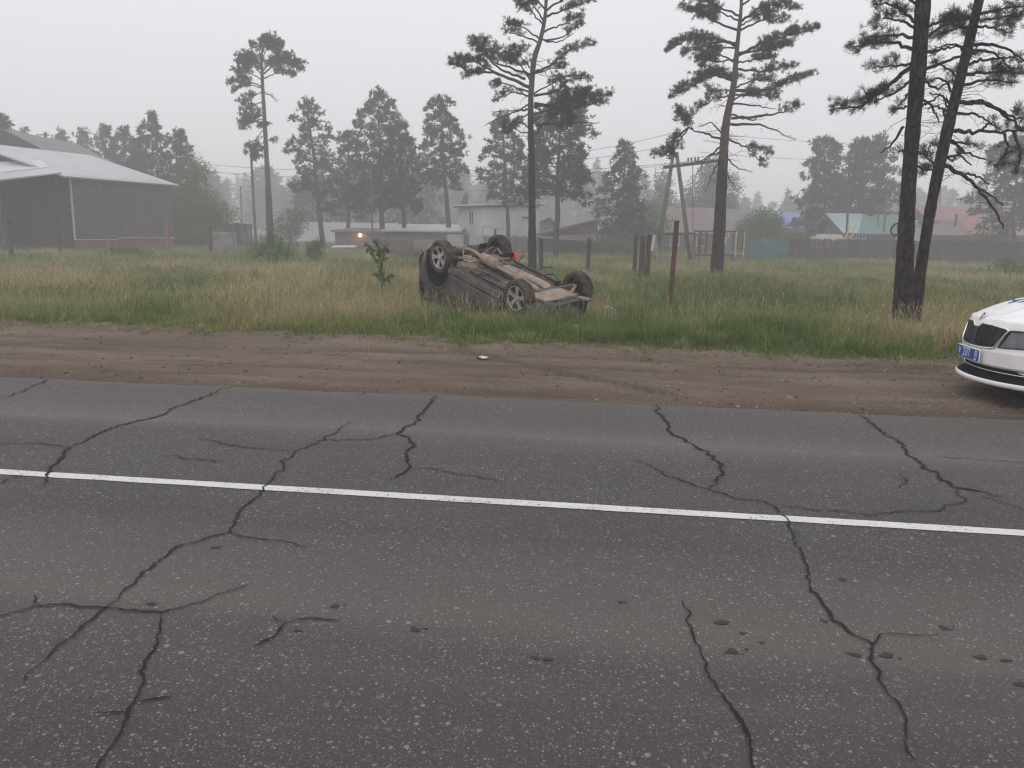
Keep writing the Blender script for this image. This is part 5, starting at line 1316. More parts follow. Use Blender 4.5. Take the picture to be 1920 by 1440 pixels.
t, W, D = flat_shed('long low shed with a pale metal roof left of the white house', (722, 858), 72, 84, 1.85, 2.45, 'housewall', 'roofmetal')
t, W, D = flat_shed('low brown shed with a lit orange lamp on its wall', (628, 722), 76, 86, 1.75, 2.0, 'brownroof', 'greyroof')
lp = P(676, 441, 76)
MB().box((lp.x - t.location.x, -.08, lp.z + .45 + .16), (.16, .2, .05)).build('lamp_bracket', 'steel', t)
m, nt, b_ = nodes_of('lit_lamp'); b_.inputs['Emission Color'].default_value = (1, .5, .14, 1); b_.inputs['Emission Strength'].default_value = 14; b_.inputs['Base Color'].default_value = (.8, .5, .2, 1)
MAT['lit'] = m
MB().lathe([(.001, -.16), (.1, -.13), (.16, 0), (.1, .13), (.001, .16)], 10, 'Z', (lp.x - t.location.x, -.22, lp.z + .45)).build('lamp_bulb', 'lit', t, smooth=True)
ld = bpy.data.lights.new('lamp_glow', 'POINT'); ld.energy = 10; ld.color = (1, .5, .15); ld.shadow_soft_size = .15
lo = bpy.data.objects.new('lamp_glow', ld); COL.objects.link(lo); lo.location = (lp.x, lp.y - .5, lp.z)
# long white wall far off between the stems
a, b = P(528, 440, 112), P(745, 440, 112)
t = thing('perimeter_wall', 'long pale wall far off behind the stems of the pine clump', 'wall', (a.x, a.y, -.45))
W = b.x - a.x; hz = P(630, 417, 112).z + .45
for k in range(8):
    MB().box((W * (k + .5) / 8, .01 * (k % 2), hz / 2), (W / 8 - .03, .15, hz)).build('panel', 'trim', t)
for k in range(9): MB().box((W * k / 8, -.03, hz / 2 + .05), (.16, .2, hz + .1)).build('post', 'white', t)
# low dark shed with sloping roofs right of the white house
a, b = P(1016, 450, 72), P(1120, 450, 72)
t = thing('dark_shed', 'low dark wooden shed with a long slanting roof right of the pale house', 'shed', (a.x, a.y, -.45)); W = b.x - a.x
MB().prism([(0, 0, 0), (W, 0, 0), (W, 0, 3.0), (0, 0, 1.7)], (0, .2, 0)).prism([(0, 6, 0), (W, 6, 0), (W, 6, 3.0), (0, 6, 1.7)], (0, -.2, 0)).prism([(W, .2, 0), (W, 5.8, 0), (W, 5.8, 3), (W, .2, 3)], (-.2, 0, 0)).build('wall', 'housewall', t)
MB().slab([(-.4, -.5, 1.72), (W + .2, -.5, 3.1), (W + .2, 6.3, 3.1), (-.4, 6.3, 1.72)], -.16).build('roof', 'brownroof', t)
MB().slab([(-.2, -3.2, 1.5), (W * .95, -3.2, 1.25), (W * .95, -.05, 1.9), (-.2, -.05, 1.68)], .12).box((.1, -3.1, .7), (.14, .14, 1.4)).box((W * .5, -3.1, .65), (.14, .14, 1.3)).box((W * .9, -3.1, .58), (.14, .14, 1.15)).build('porch_roof', 'housewall', t)
t2 = thing('grey_hut', 'small grey gabled hut peeping out right of the pale house', 'hut', (P(1013, 440, 84).x, 84, -.45))
MB().prism([(0, 0, 0), (1.6, 0, 0), (1.6, 0, 2.7), (.9, 0, 3.4), (0, 0, 2.9)], (0, 3, 0)).build('wall', 'greyroof', t2)
MB().slab([(-.1, -.2, 3.0), (.9, -.2, 3.5), (.9, 3.2, 3.5), (-.1, 3.2, 3.0)], .1).slab([(.9, -.2, 3.503), (1.8, -.2, 2.65), (1.8, 3.2, 2.65), (.9, 3.2, 3.503)], .1).build('roof', 'housewall', t2)

# brown-roofed house behind the A-frame pole
t, W, eh, rh = gable_house('brown_house', 'old house with a brownish-red roof and red gable behind the A-frame pole', 1238, 1385, 82, 434, 389, 8.2, 'housewall', 'brownroof', rot=math.radians(8), ov=.35)
MB().prism([(-.02, .3, eh - .1), (-.02, 7.2, eh - .1), (-.02, 3.75, rh - .3)], (-.06, 0, 0)).build('gable_boards', 'redwall', t)
window(t, W * .55, eh - 1.0, .9, .9)
window(t, W * .2, eh - 1.0, .9, .9)
t, W, eh, rh = gable_house('grey_outhouse', 'small grey-roofed outhouse between the brown-roofed house and the round tree', 1338, 1400, 84, 425, 392, 5, 'housewall', 'greyroof', cat='outhouse', ov=.3)
# blue roof
t, W, eh, rh = gable_house('blue_roofed_house', 'far house of which only a bright blue roof shows in the fog', 1472, 1530, 112, 425, 399, 8, 'housewall', 'blueroof', ov=.3)
# teal-roofed house
t, W, eh, rh = gable_house('teal_roofed_house', 'house with a blue-green metal roof left of the leaning pair of pines', 1588, 1716, 84, 434, 402, 9, 'housewall', 'tealroof', ov=.6)
kk_ = (rh - eh) / 4.5
MB().slab([(-.62, -.62, eh - .62 * kk_ + .06), (.9, -.62, eh - .62 * kk_ + .06), (3.4, 4.5, rh + .06), (-.62, 4.5, rh + .06)], .05).build('verge_roof', 'tealroof_pale', t)
MB().tube([(3.6, 1.2, eh + .2), (3.6, 1.2, eh + 1.55)], .1, 8).lathe([(.16, 1.55), (.16, 1.7), (.02, 1.8)], 8, 'Z', (3.6, 1.2, eh)).build('chimney_pipe', 'tealroof', t)
window(t, 1.6, eh - .55, .7, .45, y=-.02); window(t, .75, eh - .55, .5, .45, y=-.02)
# red-roofed long house, its pale annex and brown shed
t, W, eh, rh = gable_house('red_roofed_house', 'long house with a faded red roof at the right edge of the picture', 1768, 1985, 88, 433, 388, 12, 'housewall', 'pinkroof', ov=.5)
MB().box((W / 2, -.52, eh - .28), (W + 1.0, .05, .16)).build('eave_board', 'trim', t)
wx = P(1912, 444, 88).x - t.location.x
window(t, wx, eh - .95, 1.1, 1.0, bars=1); window(t, wx + 2.2, eh - .95, 1.1, 1.0, bars=1)
t, W, eh, rh = gable_house('hazy_brown_house', 'hazy dull-red roof behind the teal roof and the leaning pair of pines', 1662, 1800, 108, 420, 388, 9, 'housewall', 'brownroof', ov=.4)
a, b = P(1712, 450, 80), P(1754, 450, 80); W = b.x - a.x; hz = P(1733, 414, 80).z + .45
t = thing('beige_annex', 'plain beige end wall of an annex seen beside the slanting pine trunk', 'annex', (a.x, a.y, -.45))
MB().prism([(0, 0, 0), (W, 0, 0), (W, 0, hz), (0, 0, hz - .55)], (0, 4, 0)).build('wall', 'beige', t)
MB().slab([(-.2, -.2, hz - .58), (W + .1, -.2, hz + .03), (W + .1, 4.2, hz + .03), (-.2, 4.2, hz - .58)], -.1).build('roof', 'tealroof', t)
t, W, eh, rh = gable_house('brown_shed', 'weathered brown-roofed shed between the beige wall and the red-roofed house', 1757, 1812, 78, 436, 412, 5, 'housewall', 'brownroof', cat='shed', ov=.5)
MB().tube([(W - .5, 1.2, eh - .2), (W - .5, 1.2, eh + 1.75)], .1, 8).build('stove_pipe', 'wood_dark', t)

# ------------------------------------------------------------------ fences
def board_fence(label, pts, h, board, mat, cat='fence', name='board_fence', postmat='wood_dark', jag=.06, base=-.38, group=None, seed=1, rails=True):
    """pts: ground points of the fence line; boards join into one part where each is only a pixel or two wide"""
    rr = random.Random(seed)
    t = thing(name, label, cat, (pts[0].x, pts[0].y, base))
    off = Vector((pts[0].x, pts[0].y, 0))
    bd = MB(); rl = MB()
    for p, q in zip(pts[:-1], pts[1:]):
        p = Vector((p.x, p.y, 0)) - off; q = Vector((q.x, q.y, 0)) - off; d = q - p; L = d.length; k = max(1, int(L / board))
        R_ = Matrix.Rotation(math.atan2(d.y, d.x), 3, 'Z'); n = Vector((d.y, -d.x, 0)).normalized()
        for i in range(k):
            hh = h + rr.uniform(-jag, jag)
            c = p + d * ((i + .5) / k) + n * rr.uniform(0, .02)
            bd.box((c.x, c.y, hh / 2), (L / k - rr.uniform(.008, .03), .025, hh), R_ @ Matrix.Rotation(rr.uniform(-.02, .02), 3, 'Y'))
        for z in (.3, h - .3): rl.bar(zup(p - n * .06, z), zup(q - n * .06, z), .05, .08)
        for i in range(int(L / 2.6) + 1):
            c = p + d * min(1, i * 2.6 / L) - n * .13
            MB().box((c.x, c.y, h / 2), (.12, .12, h + .1)).build('post', postmat, t)
    o = bd.build('board', mat, t); kind(o, 'stuff')
    if rails: rl.build('rail', mat, t)
    return t
def G(px, Y): return P(px, 450, Y)
board_fence('long dark board fence running along the far side of the meadow at the right', [G(1482, 63), G(1700, 62), G(1990, 60)], 1.68, .14, 'wood_dark', seed=3)
board_fence('dark board fence behind the concrete block, right of the barn', [G(398, 82), G(474, 82)], 2.35, .15, 'wood_dark', seed=4)
board_fence('grey picket fence in front of the pale house, seen above the wreck', [G(905, 66), G(1012, 66)], 1.55, .13, 'wood_grey', seed=5)
# teal sheet fence: two panels between posts
a, b = G(1398, 62), G(1481, 62); W = b.x - a.x
t = thing('sheet_fence', 'dark blue-green sheet metal fence between the transformer cage and the board fence', 'fence', (a.x, a.y, -.4))
for k in range(3):
    x0 = W * k / 3 + .03; x1 = W * (k + 1) / 3 - .03; m_ = 16
    rows = [[(x0 + (x1 - x0) * i / m_, -.02 * (i % 2), z) for i in range(m_ + 1)] for z in (.1, 1.62 + .04 * k)]
    MB().grid(rows).grid([[(x, y + .03, z) for x, y, z in r] for r in rows]).build('fence_panel', 'tealfence', t)
for k in range(4): MB().box((W * k / 3, .05, .85), (.1, .1, 1.75)).build('post', 'wood_grey', t)
# concrete fence and gate left of the pale house
a, b = G(715, 58), G(838, 58); W = b.x - a.x
t = thing('concrete_fence', 'low brownish concrete fence just left of the wreck, below the pale roof', 'fence', (a.x, a.y, -.4))
for k in range(4): MB().box((W * (k + .5) / 4, .015 * (k % 2), .62), (W / 4 - .03, .14, 1.3 + .03 * k)).build('slab', 'housewall' if k < 2 else 'concrete', t)
a, b = G(838, 60), G(906, 60); W = b.x - a.x
t = thing('yard_gate', 'light grey yard gate with a dark door leaf, left of the pale house fence', 'gate', (a.x, a.y, -.4))
MB().box((W * .22, 0, .85), (W * .44, .06, 1.7)).build('gate_panel', 'greypanel', t)
MB().box((W * .53, .05, .82), (W * .16, .06, 1.64)).build('door_leaf', 'darkpanel', t)
MB().box((W * .81, 0, .8), (W * .38, .06, 1.6)).build('gate_panel', 'greypanel', t)
MB().box((W * .445, -.02, .9), (.08, .12, 1.8)).box((W * .615, -.02, .9), (.08, .12, 1.8)).build('gate_post', 'steel', t)
a = G(906, 62)
t = thing('gate_frame', 'thin metal frame standing on posts beside the grey yard gate', 'frame', (a.x, a.y, -.4))
MB().bar((0, 0, 0), (0, 0, 2.35), .07, .07).build('frame_post', 'steel', t); MB().bar((.9, 0, 0), (.9, 0, 2.15), .2, .14).build('frame_post', 'post', t); MB().bar((1.75, 0, 0), (1.75, 0, 2.05), .06, .06).build('frame_post', 'steel', t)
MB().bar((.03, 0, 2.32), (1.78, 0, 2.08), .05, .05).build('crossbar', 'steel', t)

# concrete block by the fence at the left
q = G(422, 60)
o = MB().box((0, 0, .8), (1.35, 1.3, 1.62)).build('concrete_block', 'concrete', None, bevel=.06); o.location = (q.x, q.y, -.4)
tag(o, 'weathered pale concrete block in the meadow right of the barn', 'block')
q = G(642, 72)
o = MB().slab([(-1, 0, .35), (1, 0, .38), (1.1, .8, .5), (-.9, .8, .46)], .06).build('board_pile', 'trim'); o.location = (q.x, q.y, -.35); tag(o, 'pale sheet lying in the grass left of the lit shed', 'sheet')

# ------------------------------------------------------------------ poles, posts and wires
def pole(name, label, cat, px_top, py_top, px_base, Y, r0, r1, mat, base_off=.1, n=8, group=None):
    top = P(px_top, py_top, Y); b = P(px_base, 440, Y); g = gz(b.x, b.y)
    o = MB().tube([(0, 0, -base_off), ((top.x - b.x) * .5, 0, (top.z - g) * .5), (top.x - b.x, 0, top.z - g)], [r0, (r0 + r1) / 2, r1], n).build(name, mat, None, smooth=False)
    o.location = (b.x, b.y, g)
    return tag(o, label, cat, group)
pole('utility_pole', 'bare wooden utility pole just left of the flat-topped pine', 'pole', 470, 274, 479, 72, .13, .1, 'wood_grey')
pole('utility_pole', 'pale thin pole fading in the fog left of the flat-topped pine', 'pole', 451, 348, 454, 104, .11, .09, 'wood_grey')
pole('utility_pole', 'thin pole standing among the stems of the dense pine clump', 'pole', 694, 300, 699, 72, .09, .07, 'wood_grey')
pole('utility_pole', 'tall thin pole in front of the pair of conifers behind the teal roof', 'pole', 1593, 296, 1590, 78, .12, .1, 'wood_dark')
pole('utility_pole', 'faint far pole between the slim pale pine and the tall pine', 'pole', 931, 350, 931, 110, .1, .08, 'wood_grey')
pole('utility_pole', 'short leaning pole over the hazy roofs left of the leaning pair of pines', 'pole', 1664, 363, 1656, 84, .12, .11, 'wood_grey')
pole('utility_pole', 'hair-thin pole rising over the roofs right of the leaning pair of pines', 'pole', 1764, 348, 1762, 100, .09, .07, 'wood_grey')
t0 = P(85, 248, 92); b0 = P(90, 440, 92)
t = thing('crossarm_pole', 'pole with a crossarm showing over the barn roof at the left', 'pole', (b0.x, b0.y, -.4))
MB().tube([(0, 0, 0), (t0.x - b0.x, 0, t0.z + .4)], [.2, .16], 8).build('pole', 'wood_dark', t)
zc = t0.z + .4
MB().bar((t0.x - b0.x - .9, -.2, zc - .3), (t0.x - b0.x + .5, -.2, zc - .3), .12, .12).bar((t0.x - b0.x - 1.3, -.2, zc - 1.75), (t0.x - b0.x + 1.6, -.2, zc - 1.75), .16, .16).build('crossarm', 'wood_dark', t)
# far T-pole
t0 = P(913, 356, 105); b0 = P(914, 440, 105)
t = thing('crossarm_pole', 'faint far T-shaped pole left of the slim pale pine', 'pole', (b0.x, b0.y, -.4))
MB().tube([(0, 0, 0), (0, 0, t0.z + .5)], .11, 6).build('pole', 'wood_grey', t); MB().bar((-.9, 0, t0.z + .3), (.9, 0, t0.z + .3), .1, .1).build('crossarm', 'wood_grey', t)
# A-frame pole with insulators
Y = 56
p1, p2 = P(1230, 470, Y), P(1297, 474, Y); q1, q2 = P(1263, 285, Y), P(1270, 285, Y)
g0 = gz(p1.x, p1.y)
t = thing('a_frame_pole', 'wooden A-frame power pole with a tilted crossarm, left of the thick reddish pine', 'power pole', ((p1.x + p2.x) / 2, p1.y, g0))
O = Vector(t.location)
MB().tube([zup(p1, g0 - .2) - O, q1 - O], [.17, .12], 9).build('pole_leg', 'wood_grey', t, smooth=True)
MB().tube([zup(p2, g0 - .2) - O, q2 - O + Vector((0, .25, 0))], [.17, .12], 9).build('pole_leg', 'wood_grey', t, smooth=True)
ca, cb = P(1244, 314, Y - .25), P(1348, 301, Y - .25)
MB().bar(ca - O, cb - O, .2, .2).build('crossarm', 'wood_dark', t)
sl = P(1228, 439, Y - .25), P(1300, 438, Y - .25)
MB().bar(sl[0] - O, sl[1] - O, .16, .16).build('brace', 'wood_dark', t)
for px in (1290, 1296, 1303, 1309):
    c = P(px, 306.5 - (px - 1290) * .12, Y - .25) - O
    ins = MB().lathe([(.015, .05), (.015, .14), (.07, .15), (.075, .22), (.04, .25), (.07, .27), (.06, .34), (.02, .38)], 9, 'Z', c)
    ins.build('insulator', 'insulator', t, smooth=True)
dw = [P(1299, 310, Y - .4), P(1299, 372, Y - .4), P(1299, 432, Y - .4)]
MB().tube([v - O for v in dw], .025, 5).build('down_lead', 'wire', t)
for px, dx in ((1229, 4), (1297, 4)):
    a_, b_ = P(px - 2, 440, Y - .5), P(px + 2 + dx, 478, Y - .5)
    MB().bar(a_ - O, zup(b_, g0) - O, .28, .2).build('concrete_stub', 'concrete', t)
# transformer in its cage
Y = 54
a, b = P(1313, 470, Y), P(1394, 470, Y); W = b.x - a.x; g0 = gz(a.x, a.y); tp = P(1350, 433, Y).z - g0
t = thing('transformer_cage', 'rusty framed transformer cage on concrete blocks behind the thick reddish pine', 'transformer', (a.x, a.y, g0))
for x, m_ in ((0, 'wood_grey'), (W * .12, 'rust'), (W * .3, 'rust'), (W * .82, 'yellow'), (W, 'yellow')):
    for y in (0, 2.0): MB().box((x, y, tp / 2 + .25), (.09, .09, tp - .5)).build('frame_post', m_, t)
fr = MB()
for z in (.55, tp - .03):
    fr.bar((0, 0, z), (W, 0, z), .08, .1).bar((0, 2, z), (W, 2, z), .08, .1).bar((0, 0, z), (0, 2, z), .08, .1).bar((W, 0, z), (W, 2, z), .08, .1)
fr.bar((W * .84, -.06, .9), (W * .84, -.06, tp - .2), .06, .06).bar((W * .97, -.06, .9), (W * .97, -.06, tp - .2), .06, .06).bar((W * .84, -.06, tp - .2), (W * .97, -.06, tp - .2), .06, .06)
fr.build('cage_frame', 'rust', t)
MB().box((W * .58, .9, 1.15), (.95, .8, 1.15)).box((W * .58, .9, 1.85), (.5, .5, .25)).build('transformer_tank', 'steel', t, bevel=.04)
MB().box((W * .57, .45, 1.5), (.35, .03, .5)).build('notice_plate', 'trim', t)
for x in (.1, W * .3, W * .55, W * .8): MB().box((x + .15, .3, .2), (.45, .6, .5)).build('foundation_block', 'concrete', t)
pole_r = P(1405, 436, Y)
# meadow posts
for args in [
 ('fence_post', 'grey post in the meadow between the tall pine and the wreck', 'post', 1015, 447, 1016, 37, .11, .1, 'post'),
 ('fence_post', 'lone grey post right of the tall pine behind the wreck', 'post', 1105, 447, 1104, 36, .1, .09, 'post'),
 ('fence_post', 'thinnest post, left one of the three standing close together', 'post', 1193, 442, 1192, 36, .09, .085, 'post'),
 ('fence_post', 'middle post of the three standing close together', 'post', 1206, 443, 1205, 32, .115, .105, 'post'),
 ('fence_post', 'right post of the three standing together, white plate nailed near its top', 'post', 1218, 440, 1216, 32, .11, .1, 'post'),
 ('fence_post', 'weathered post at the left edge of the picture before the barn', 'post', 15, 412, 19, 44, .11, .1, 'post'),
 ('fence_post', 'thin weathered post standing before the barn doorway corner', 'post', 106, 410, 110, 50, .085, .075, 'post'),
 ('fence_post', 'short dark stake near the concrete block', 'post', 394, 424, 394, 58, .14, .12, 'post'),
 ('metal_post', 'faded pink metal post in the grass right of the barn', 'post', 312, 419, 316, 34, .065, .06, 'pinkmetal'),
 ('metal_post', 'thin white-tipped stake in the grass in front of the barn', 'post', 201, 445, 201, 42, .05, .045, 'pinkmetal')]:
    pole(*args)
pp = P(1217, 452, 31.8)
o = MB().box((0, 0, 0), (.1, .02, .62), Matrix.Rotation(.12, 3, 'Y')).build('white_plate', 'trim'); o.parent = bpy.data.objects['fence_post.004']; o.location = (pp.x - o.parent.location.x + .17, -.13, pp.z - o.parent.location.z - .06)
# rusty pipe standing upright: open top with a rim
top = P(1269, 414, 20.8); b = P(1261, 470, 20.8); g = gz(b.x, b.y)
pipe = thing('rusty_pipe', 'rusty steel pipe planted upright in the meadow, leaning slightly right', 'pipe', (b.x, b.y, g))
d = Vector((top.x - b.x, 0, top.z - g))
MB().tube([Vector((-d.x * .1, 0, -.15)), d * .4, d], .062, 14, cap=False).build('shaft', 'rust', pipe, smooth=True)
MB().tube([d - Vector((0, 0, .05)), d + Vector((0, 0, .004))], .068, 14, cap=False).tube([d + Vector((0, 0, .003)), d - Vector((0, 0, .3))], .05, 14, cap=False).build('rim', 'rust', pipe)
MB().tube([d * .3, d * .34], .075, 12).build('collar', 'rust', pipe)
# hoop on the leaning pair of pines
c = P(1681, 430, 15.1)
hoop = MB()
hoop.tube([(0.10 * math.cos(a_), 0.03 * math.sin(a_ * 2), 0.105 * math.sin(a_)) for a_ in np.linspace(0, 2 * math.pi, 25)], .013, 7, cap=False)
o = hoop.build('hanging_hoop', 'rubber', None, smooth=True); o.location = (c.x, c.y, c.z); tag(o, 'black rubber hoop hanging on the left of the straight pine trunk', 'hoop')
# yellow ladder against the teal-roofed house and pale planks
a = P(1577, 450, 66); b = P(1604, 430, 66)
t = thing('ladder', 'pale yellow ladder leaning by the teal-roofed house, above the fence', 'ladder', (a.x, a.y, -.4))
h = b.z + .7
for dx in (0, .42): MB().bar((dx, 0, .4), (dx + .75, .3, h), .08, .08).build('ladder_rail', 'yellow', t)
for k in range(7): MB().bar((.75 * (k + .7) / 7.5 + .03, .3 * (k + .7) / 7.5, .4 + (h - .4) * (k + .7) / 7.5), (.75 * (k + .7) / 7.5 + .42, .3 * (k + .7) / 7.5, .4 + (h - .4) * (k + .7) / 7.5), .05, .05).build('rung', 'yellow', t)
a, b = P(1523, 444, 66), P(1578, 447, 66)
o = MB().box((0, 0, .5), (b.x - a.x, .8, 1.0)).box((.2, .1, 1.08), (b.x - a.x - .5, .6, .16)).build('plank_stack', 'beige'); o.location = ((a.x + b.x) / 2, a.y, a.z - .95); tag(o, 'stack of pale planks showing over the board fence', 'planks')
# power lines
def cable(label, pts, sag=.4, r=.014, group=None):
    full = []
    for p, q in zip(pts[:-1], pts[1:]):
        for k in range(10):
            u = k / 10; full.append(p.lerp(q, u) - Vector((0, 0, 4 * sag * u * (1 - u))))
    full.append(pts[-1])
    o = MB().tube(full, r, 4, cap=False).build('power_line', 'wire'); o.visible_shadow = True
    return tag(o, label, 'cable', group)
cable('top power line from the A-frame pole to the left past the pines', [P(1291, 303, 56), P(860, 318, 64), P(395, 309, 70)], .3)
cable('second power line from the A-frame pole to the left past the pines', [P(1297, 303, 56), P(870, 330, 64), P(395, 322, 71)], .35)
cable('thin power line climbing from behind the tall pine up to the A-frame pole', [P(1265, 248, 56), P(1080, 285, 66), P(880, 330, 78)], .15)
cable('lower thin power line climbing beside it from behind the tall pine', [P(1252, 272, 58), P(1090, 298, 68), P(880, 338, 80)], .15)
cable('upper power line running right from the reddish pine to the far pole', [P(1300, 246, 57), P(1592, 268, 78), P(1930, 300, 90)], .15)
cable('lower power line running right from the A-frame pole to the far pole', [P(1309, 285, 57), P(1593, 300, 78), P(1930, 330, 90)], .15)
cable('slanting cable dropping left from the far pole to the round tree', [P(1592, 335, 78), P(1455, 388, 80)], .1, .02)
#@@CARS

# ------------------------------------------------------------------ overturned car
WO = Vector((-0.071, 16.881, 1.074))
WF = Vector((0.62839155, -0.73145031, -0.26477254)); WL = Vector((-0.77009263, -0.6330368, -0.07887804)); WU = Vector((-0.1099154, 0.25346568, -0.96107947))
WM = Matrix(((WF.x, WL.x, WU.x, WO.x), (WF.y, WL.y, WU.y, WO.y), (WF.z, WL.z, WU.z, WO.z), (0, 0, 0, 1)))
WI = WM.inverted()
wreck = thing('overturned_car', 'dusty dark grey car lying on its crushed roof in the grass, wheels in the air', 'car')
wreck.matrix_world = WM
wr = random.Random(12)
DROP = .12                                               # suspension hanging out: the body sits lower than the hubs
def crush(v, lift=.0):
    """metal that met the ground is folded back onto it"""
    w = WM @ (Vector(v) + Vector((0, 0, DROP))); g = gz(w.x, w.y) + .02 + lift
    if w.z < g: w.z = g + .02 * math.sin(w.x * 23) * math.sin(w.y * 19)
    return WI @ w - Vector((0, 0, DROP))
HX = 1.31
def prof_y(z):
    return float(np.interp(z, [.24, .30, .42, .60, .80, .95, 1.02, 1.5, 1.62], [.80, .845, .885, .90, .90, .885, .86, .68, .58]))
def side_grid(x0, x1, z0, z1, sgn, arch=(), nx=None, nz=None, dent=.012, off=0.0):
    nx = nx or max(3, int((x1 - x0) / .045)); nz = nz or max(3, int((z1 - z0) / .045))
    P2 = [[[x0 + (x1 - x0) * i / nx, z0 + (z1 - z0) * j / nz] for i in range(nx + 1)] for j in range(nz + 1)]
    inside = [[False] * (nx + 1) for _ in range(nz + 1)]
    for ax, az, R in arch:
        for j in range(nz + 1):
            for i in range(nx + 1):
                dx, dz = P2[j][i][0] - ax, P2[j][i][1] - az; r = math.hypot(dx, dz)
                if r < R:
                    if r < R - .07: inside[j][i] = True
                    if r > 1e-6: P2[j][i] = [ax + dx / r * R, az + dz / r * R]
    rows = []
    for j in range(nz + 1):
        row = []
        for i in range(nx + 1):
            x, z = P2[j][i]
            y = prof_y(z) + off
            y -= .10 * max(0, (x - 1.35) / .6) ** 2 + .10 * max(0, (-x - 1.6) / .5) ** 2
            y += dent * (float(fbm(x * 3 + 5, z * 3, 8, 3)) - .5) * 2
            y += .008 * math.exp(-((z - .82) / .02) ** 2)
            row.append(crush((x, sgn * y, z)))
        rows.append(row)
    def drop(j, i):
        return inside[j][i] or inside[j][i + 1] or inside[j + 1][i] or inside[j + 1][i + 1]
    return rows, drop
AR = [(HX, .42, .45), (-HX, .42, .47)]
for sgn in (1, -1):
    for nm, x0, x1, z0 in (('rear_fender', -2.1, -.90, .30), ('rear_door', -.886, -.024, .44), ('front_door', -.006, .90, .44), ('front_fender', .912, 1.80 if sgn > 0 else 1.52, .30)):
        rows, drop = side_grid(x0, x1, z0, .98, sgn, AR)
        o = MB().grid(rows, drop).build(nm, 'wreck', wreck, smooth=True)
        sd = o.modifiers.new('sheet', 'SOLIDIFY'); sd.thickness = .02; sd.offset = 0
    # rocker cladding below the doors
    rows, drop = side_grid(-.90, .905, .30, .43, sgn, (), off=.010, dent=.008)
    o = MB().grid(rows).build('sill_cladding', 'plastic', wreck, smooth=True); sd = o.modifiers.new('sheet', 'SOLIDIFY'); sd.thickness = .015; sd.offset = 0
    # flared arch edge and dark wheel well
    for ax, ar in ((HX, .455), (-HX, .475)):
        arc = [(ax + ar * math.cos(a), sgn * (prof_y(min(1.0, max(.26, .42 + ar * math.sin(a)))) + .012 - .1 * max(0, (abs(ax + ar * math.cos(a)) - 1.5) / .5) ** 2), .42 + ar * math.sin(a)) for a in np.linspace(-.42, math.pi + .42, 26)]
        if sgn > 0 or ax < 0: MB().tube([crush(p) for p in arc], .028, 6).build('arch_trim', 'plastic', wreck, smooth=True)
        rows = [[crush((ax + ar * math.cos(a), sgn * y, .42 + ar * math.sin(a))) for a in np.linspace(-.6, math.pi + .6, 24)] for y in ((.88, .7, .52) if sgn > 0 or ax < 0 else (.66, .6, .52))]
        mb = MB().grid(rows); mb.grid([[crush((ax + q * ar * math.cos(a), sgn * .52, .42 + q * ar * math.sin(a))) for a in np.linspace(-.6, math.pi + .6, 24)] for q in (1, .5, .05)])
        mb.build('wheel_well', 'liner', wreck)
    # windows, pillars and buckled roof rail
    for nm, x0, x1, z0, z1, m_ in (('side_window', -1.55, -.98, 1.0, 1.46, 'glass'), ('side_window', -.86, -.06, 1.0, 1.48, 'glass'), ('side_window', .04, .85, 1.0, 1.45, 'glass')):
        rows, _ = side_grid(x0, x1, z0, z1, sgn, (), dent=.02, off=-.012); MB().grid(rows).build(nm, m_, wreck)
    pl = MB()
    for x0, x1 in ((-1.95, -1.56), (-.975, -.865), (-.055, .035), (.86, 1.0)):
        rows, _ = side_grid(x0, x1, .985, 1.55, sgn, (), dent=.01); pl.grid(rows)
    rows, _ = side_grid(-1.95, 1.0, 1.50, 1.62, sgn, ()); pl.grid(rows)
    pl.build('pillar', 'wreck', wreck)
    for x in (-.72, .18):
        MB().tube([crush((x - .02, sgn * .915, .86)), crush((x + .05, sgn * .945, .865)), crush((x + .16, sgn * .915, .86))], .014, 6).build('door_handle', 'plastic', wreck)
roofp = MB().grid([[crush((x, y, 1.62 - .04 * (y / .6) ** 2 - .06 * max(0, x))) for x in np.linspace(-1.95, .8, 24)] for y in np.linspace(-.6, .6, 12)])
roofp.build('roof', 'wreck', wreck, smooth=True)
# nose: folded bonnet, lamps, bumper
MB().grid([[crush((x, y, 1.0 - .16 * max(0, (x - .9)) - .05 * (y / .8) ** 2)) for x in np.linspace(.85, 1.95, 16)] for y in np.linspace(-.8, .8, 14)]).build('bonnet', 'wreck', wreck, smooth=True)
def crumple(x, y, z, a=.03):
    return (x + a * (float(fbm(y * 5, z * 5, 3, 3)) - .5) * 2, y + a * (float(fbm(x * 5, z * 5 + 3, 4, 3)) - .5), z + a * (float(fbm(x * 6 + 2, y * 6, 6, 3)) - .5) * 2)
rows = []
for u in np.linspace(0, 1, 12):
    row = []
    for y in np.linspace(-.46, .80, 26):
        x = 1.70 + .30 * math.sin(u * 1.9) - .26 * abs((y - .12) / .72) ** 2.5 + .05 * math.sin(y * 9 + u * 4)
        z = .235 + .02 * math.sin(y * 14) + .42 * u ** 1.4 + .06 * max(0, -y)
        row.append(crush(crumple(x, y, z, .045), .02))
    rows.append(row)
o = MB().grid(rows, lambda i, j: (i > 8 and (j * 7 + i) % 5 == 0) or (i > 9 and j % 3 == 0)).build('front_bumper', 'plastic', wreck, label='torn and crumpled grey front bumper', smooth=True)
sd = o.modifiers.new('sheet', 'SOLIDIFY'); sd.thickness = .014
rows = [[crush(crumple(1.62 + .42 * u - .1 * abs(y - .3), y, .25 + .10 * u + .09 * math.sin(u * 7 + y * 3), .06), .02) for y in np.linspace(.35, .95, 12)] for u in np.linspace(0, 1, 8)]
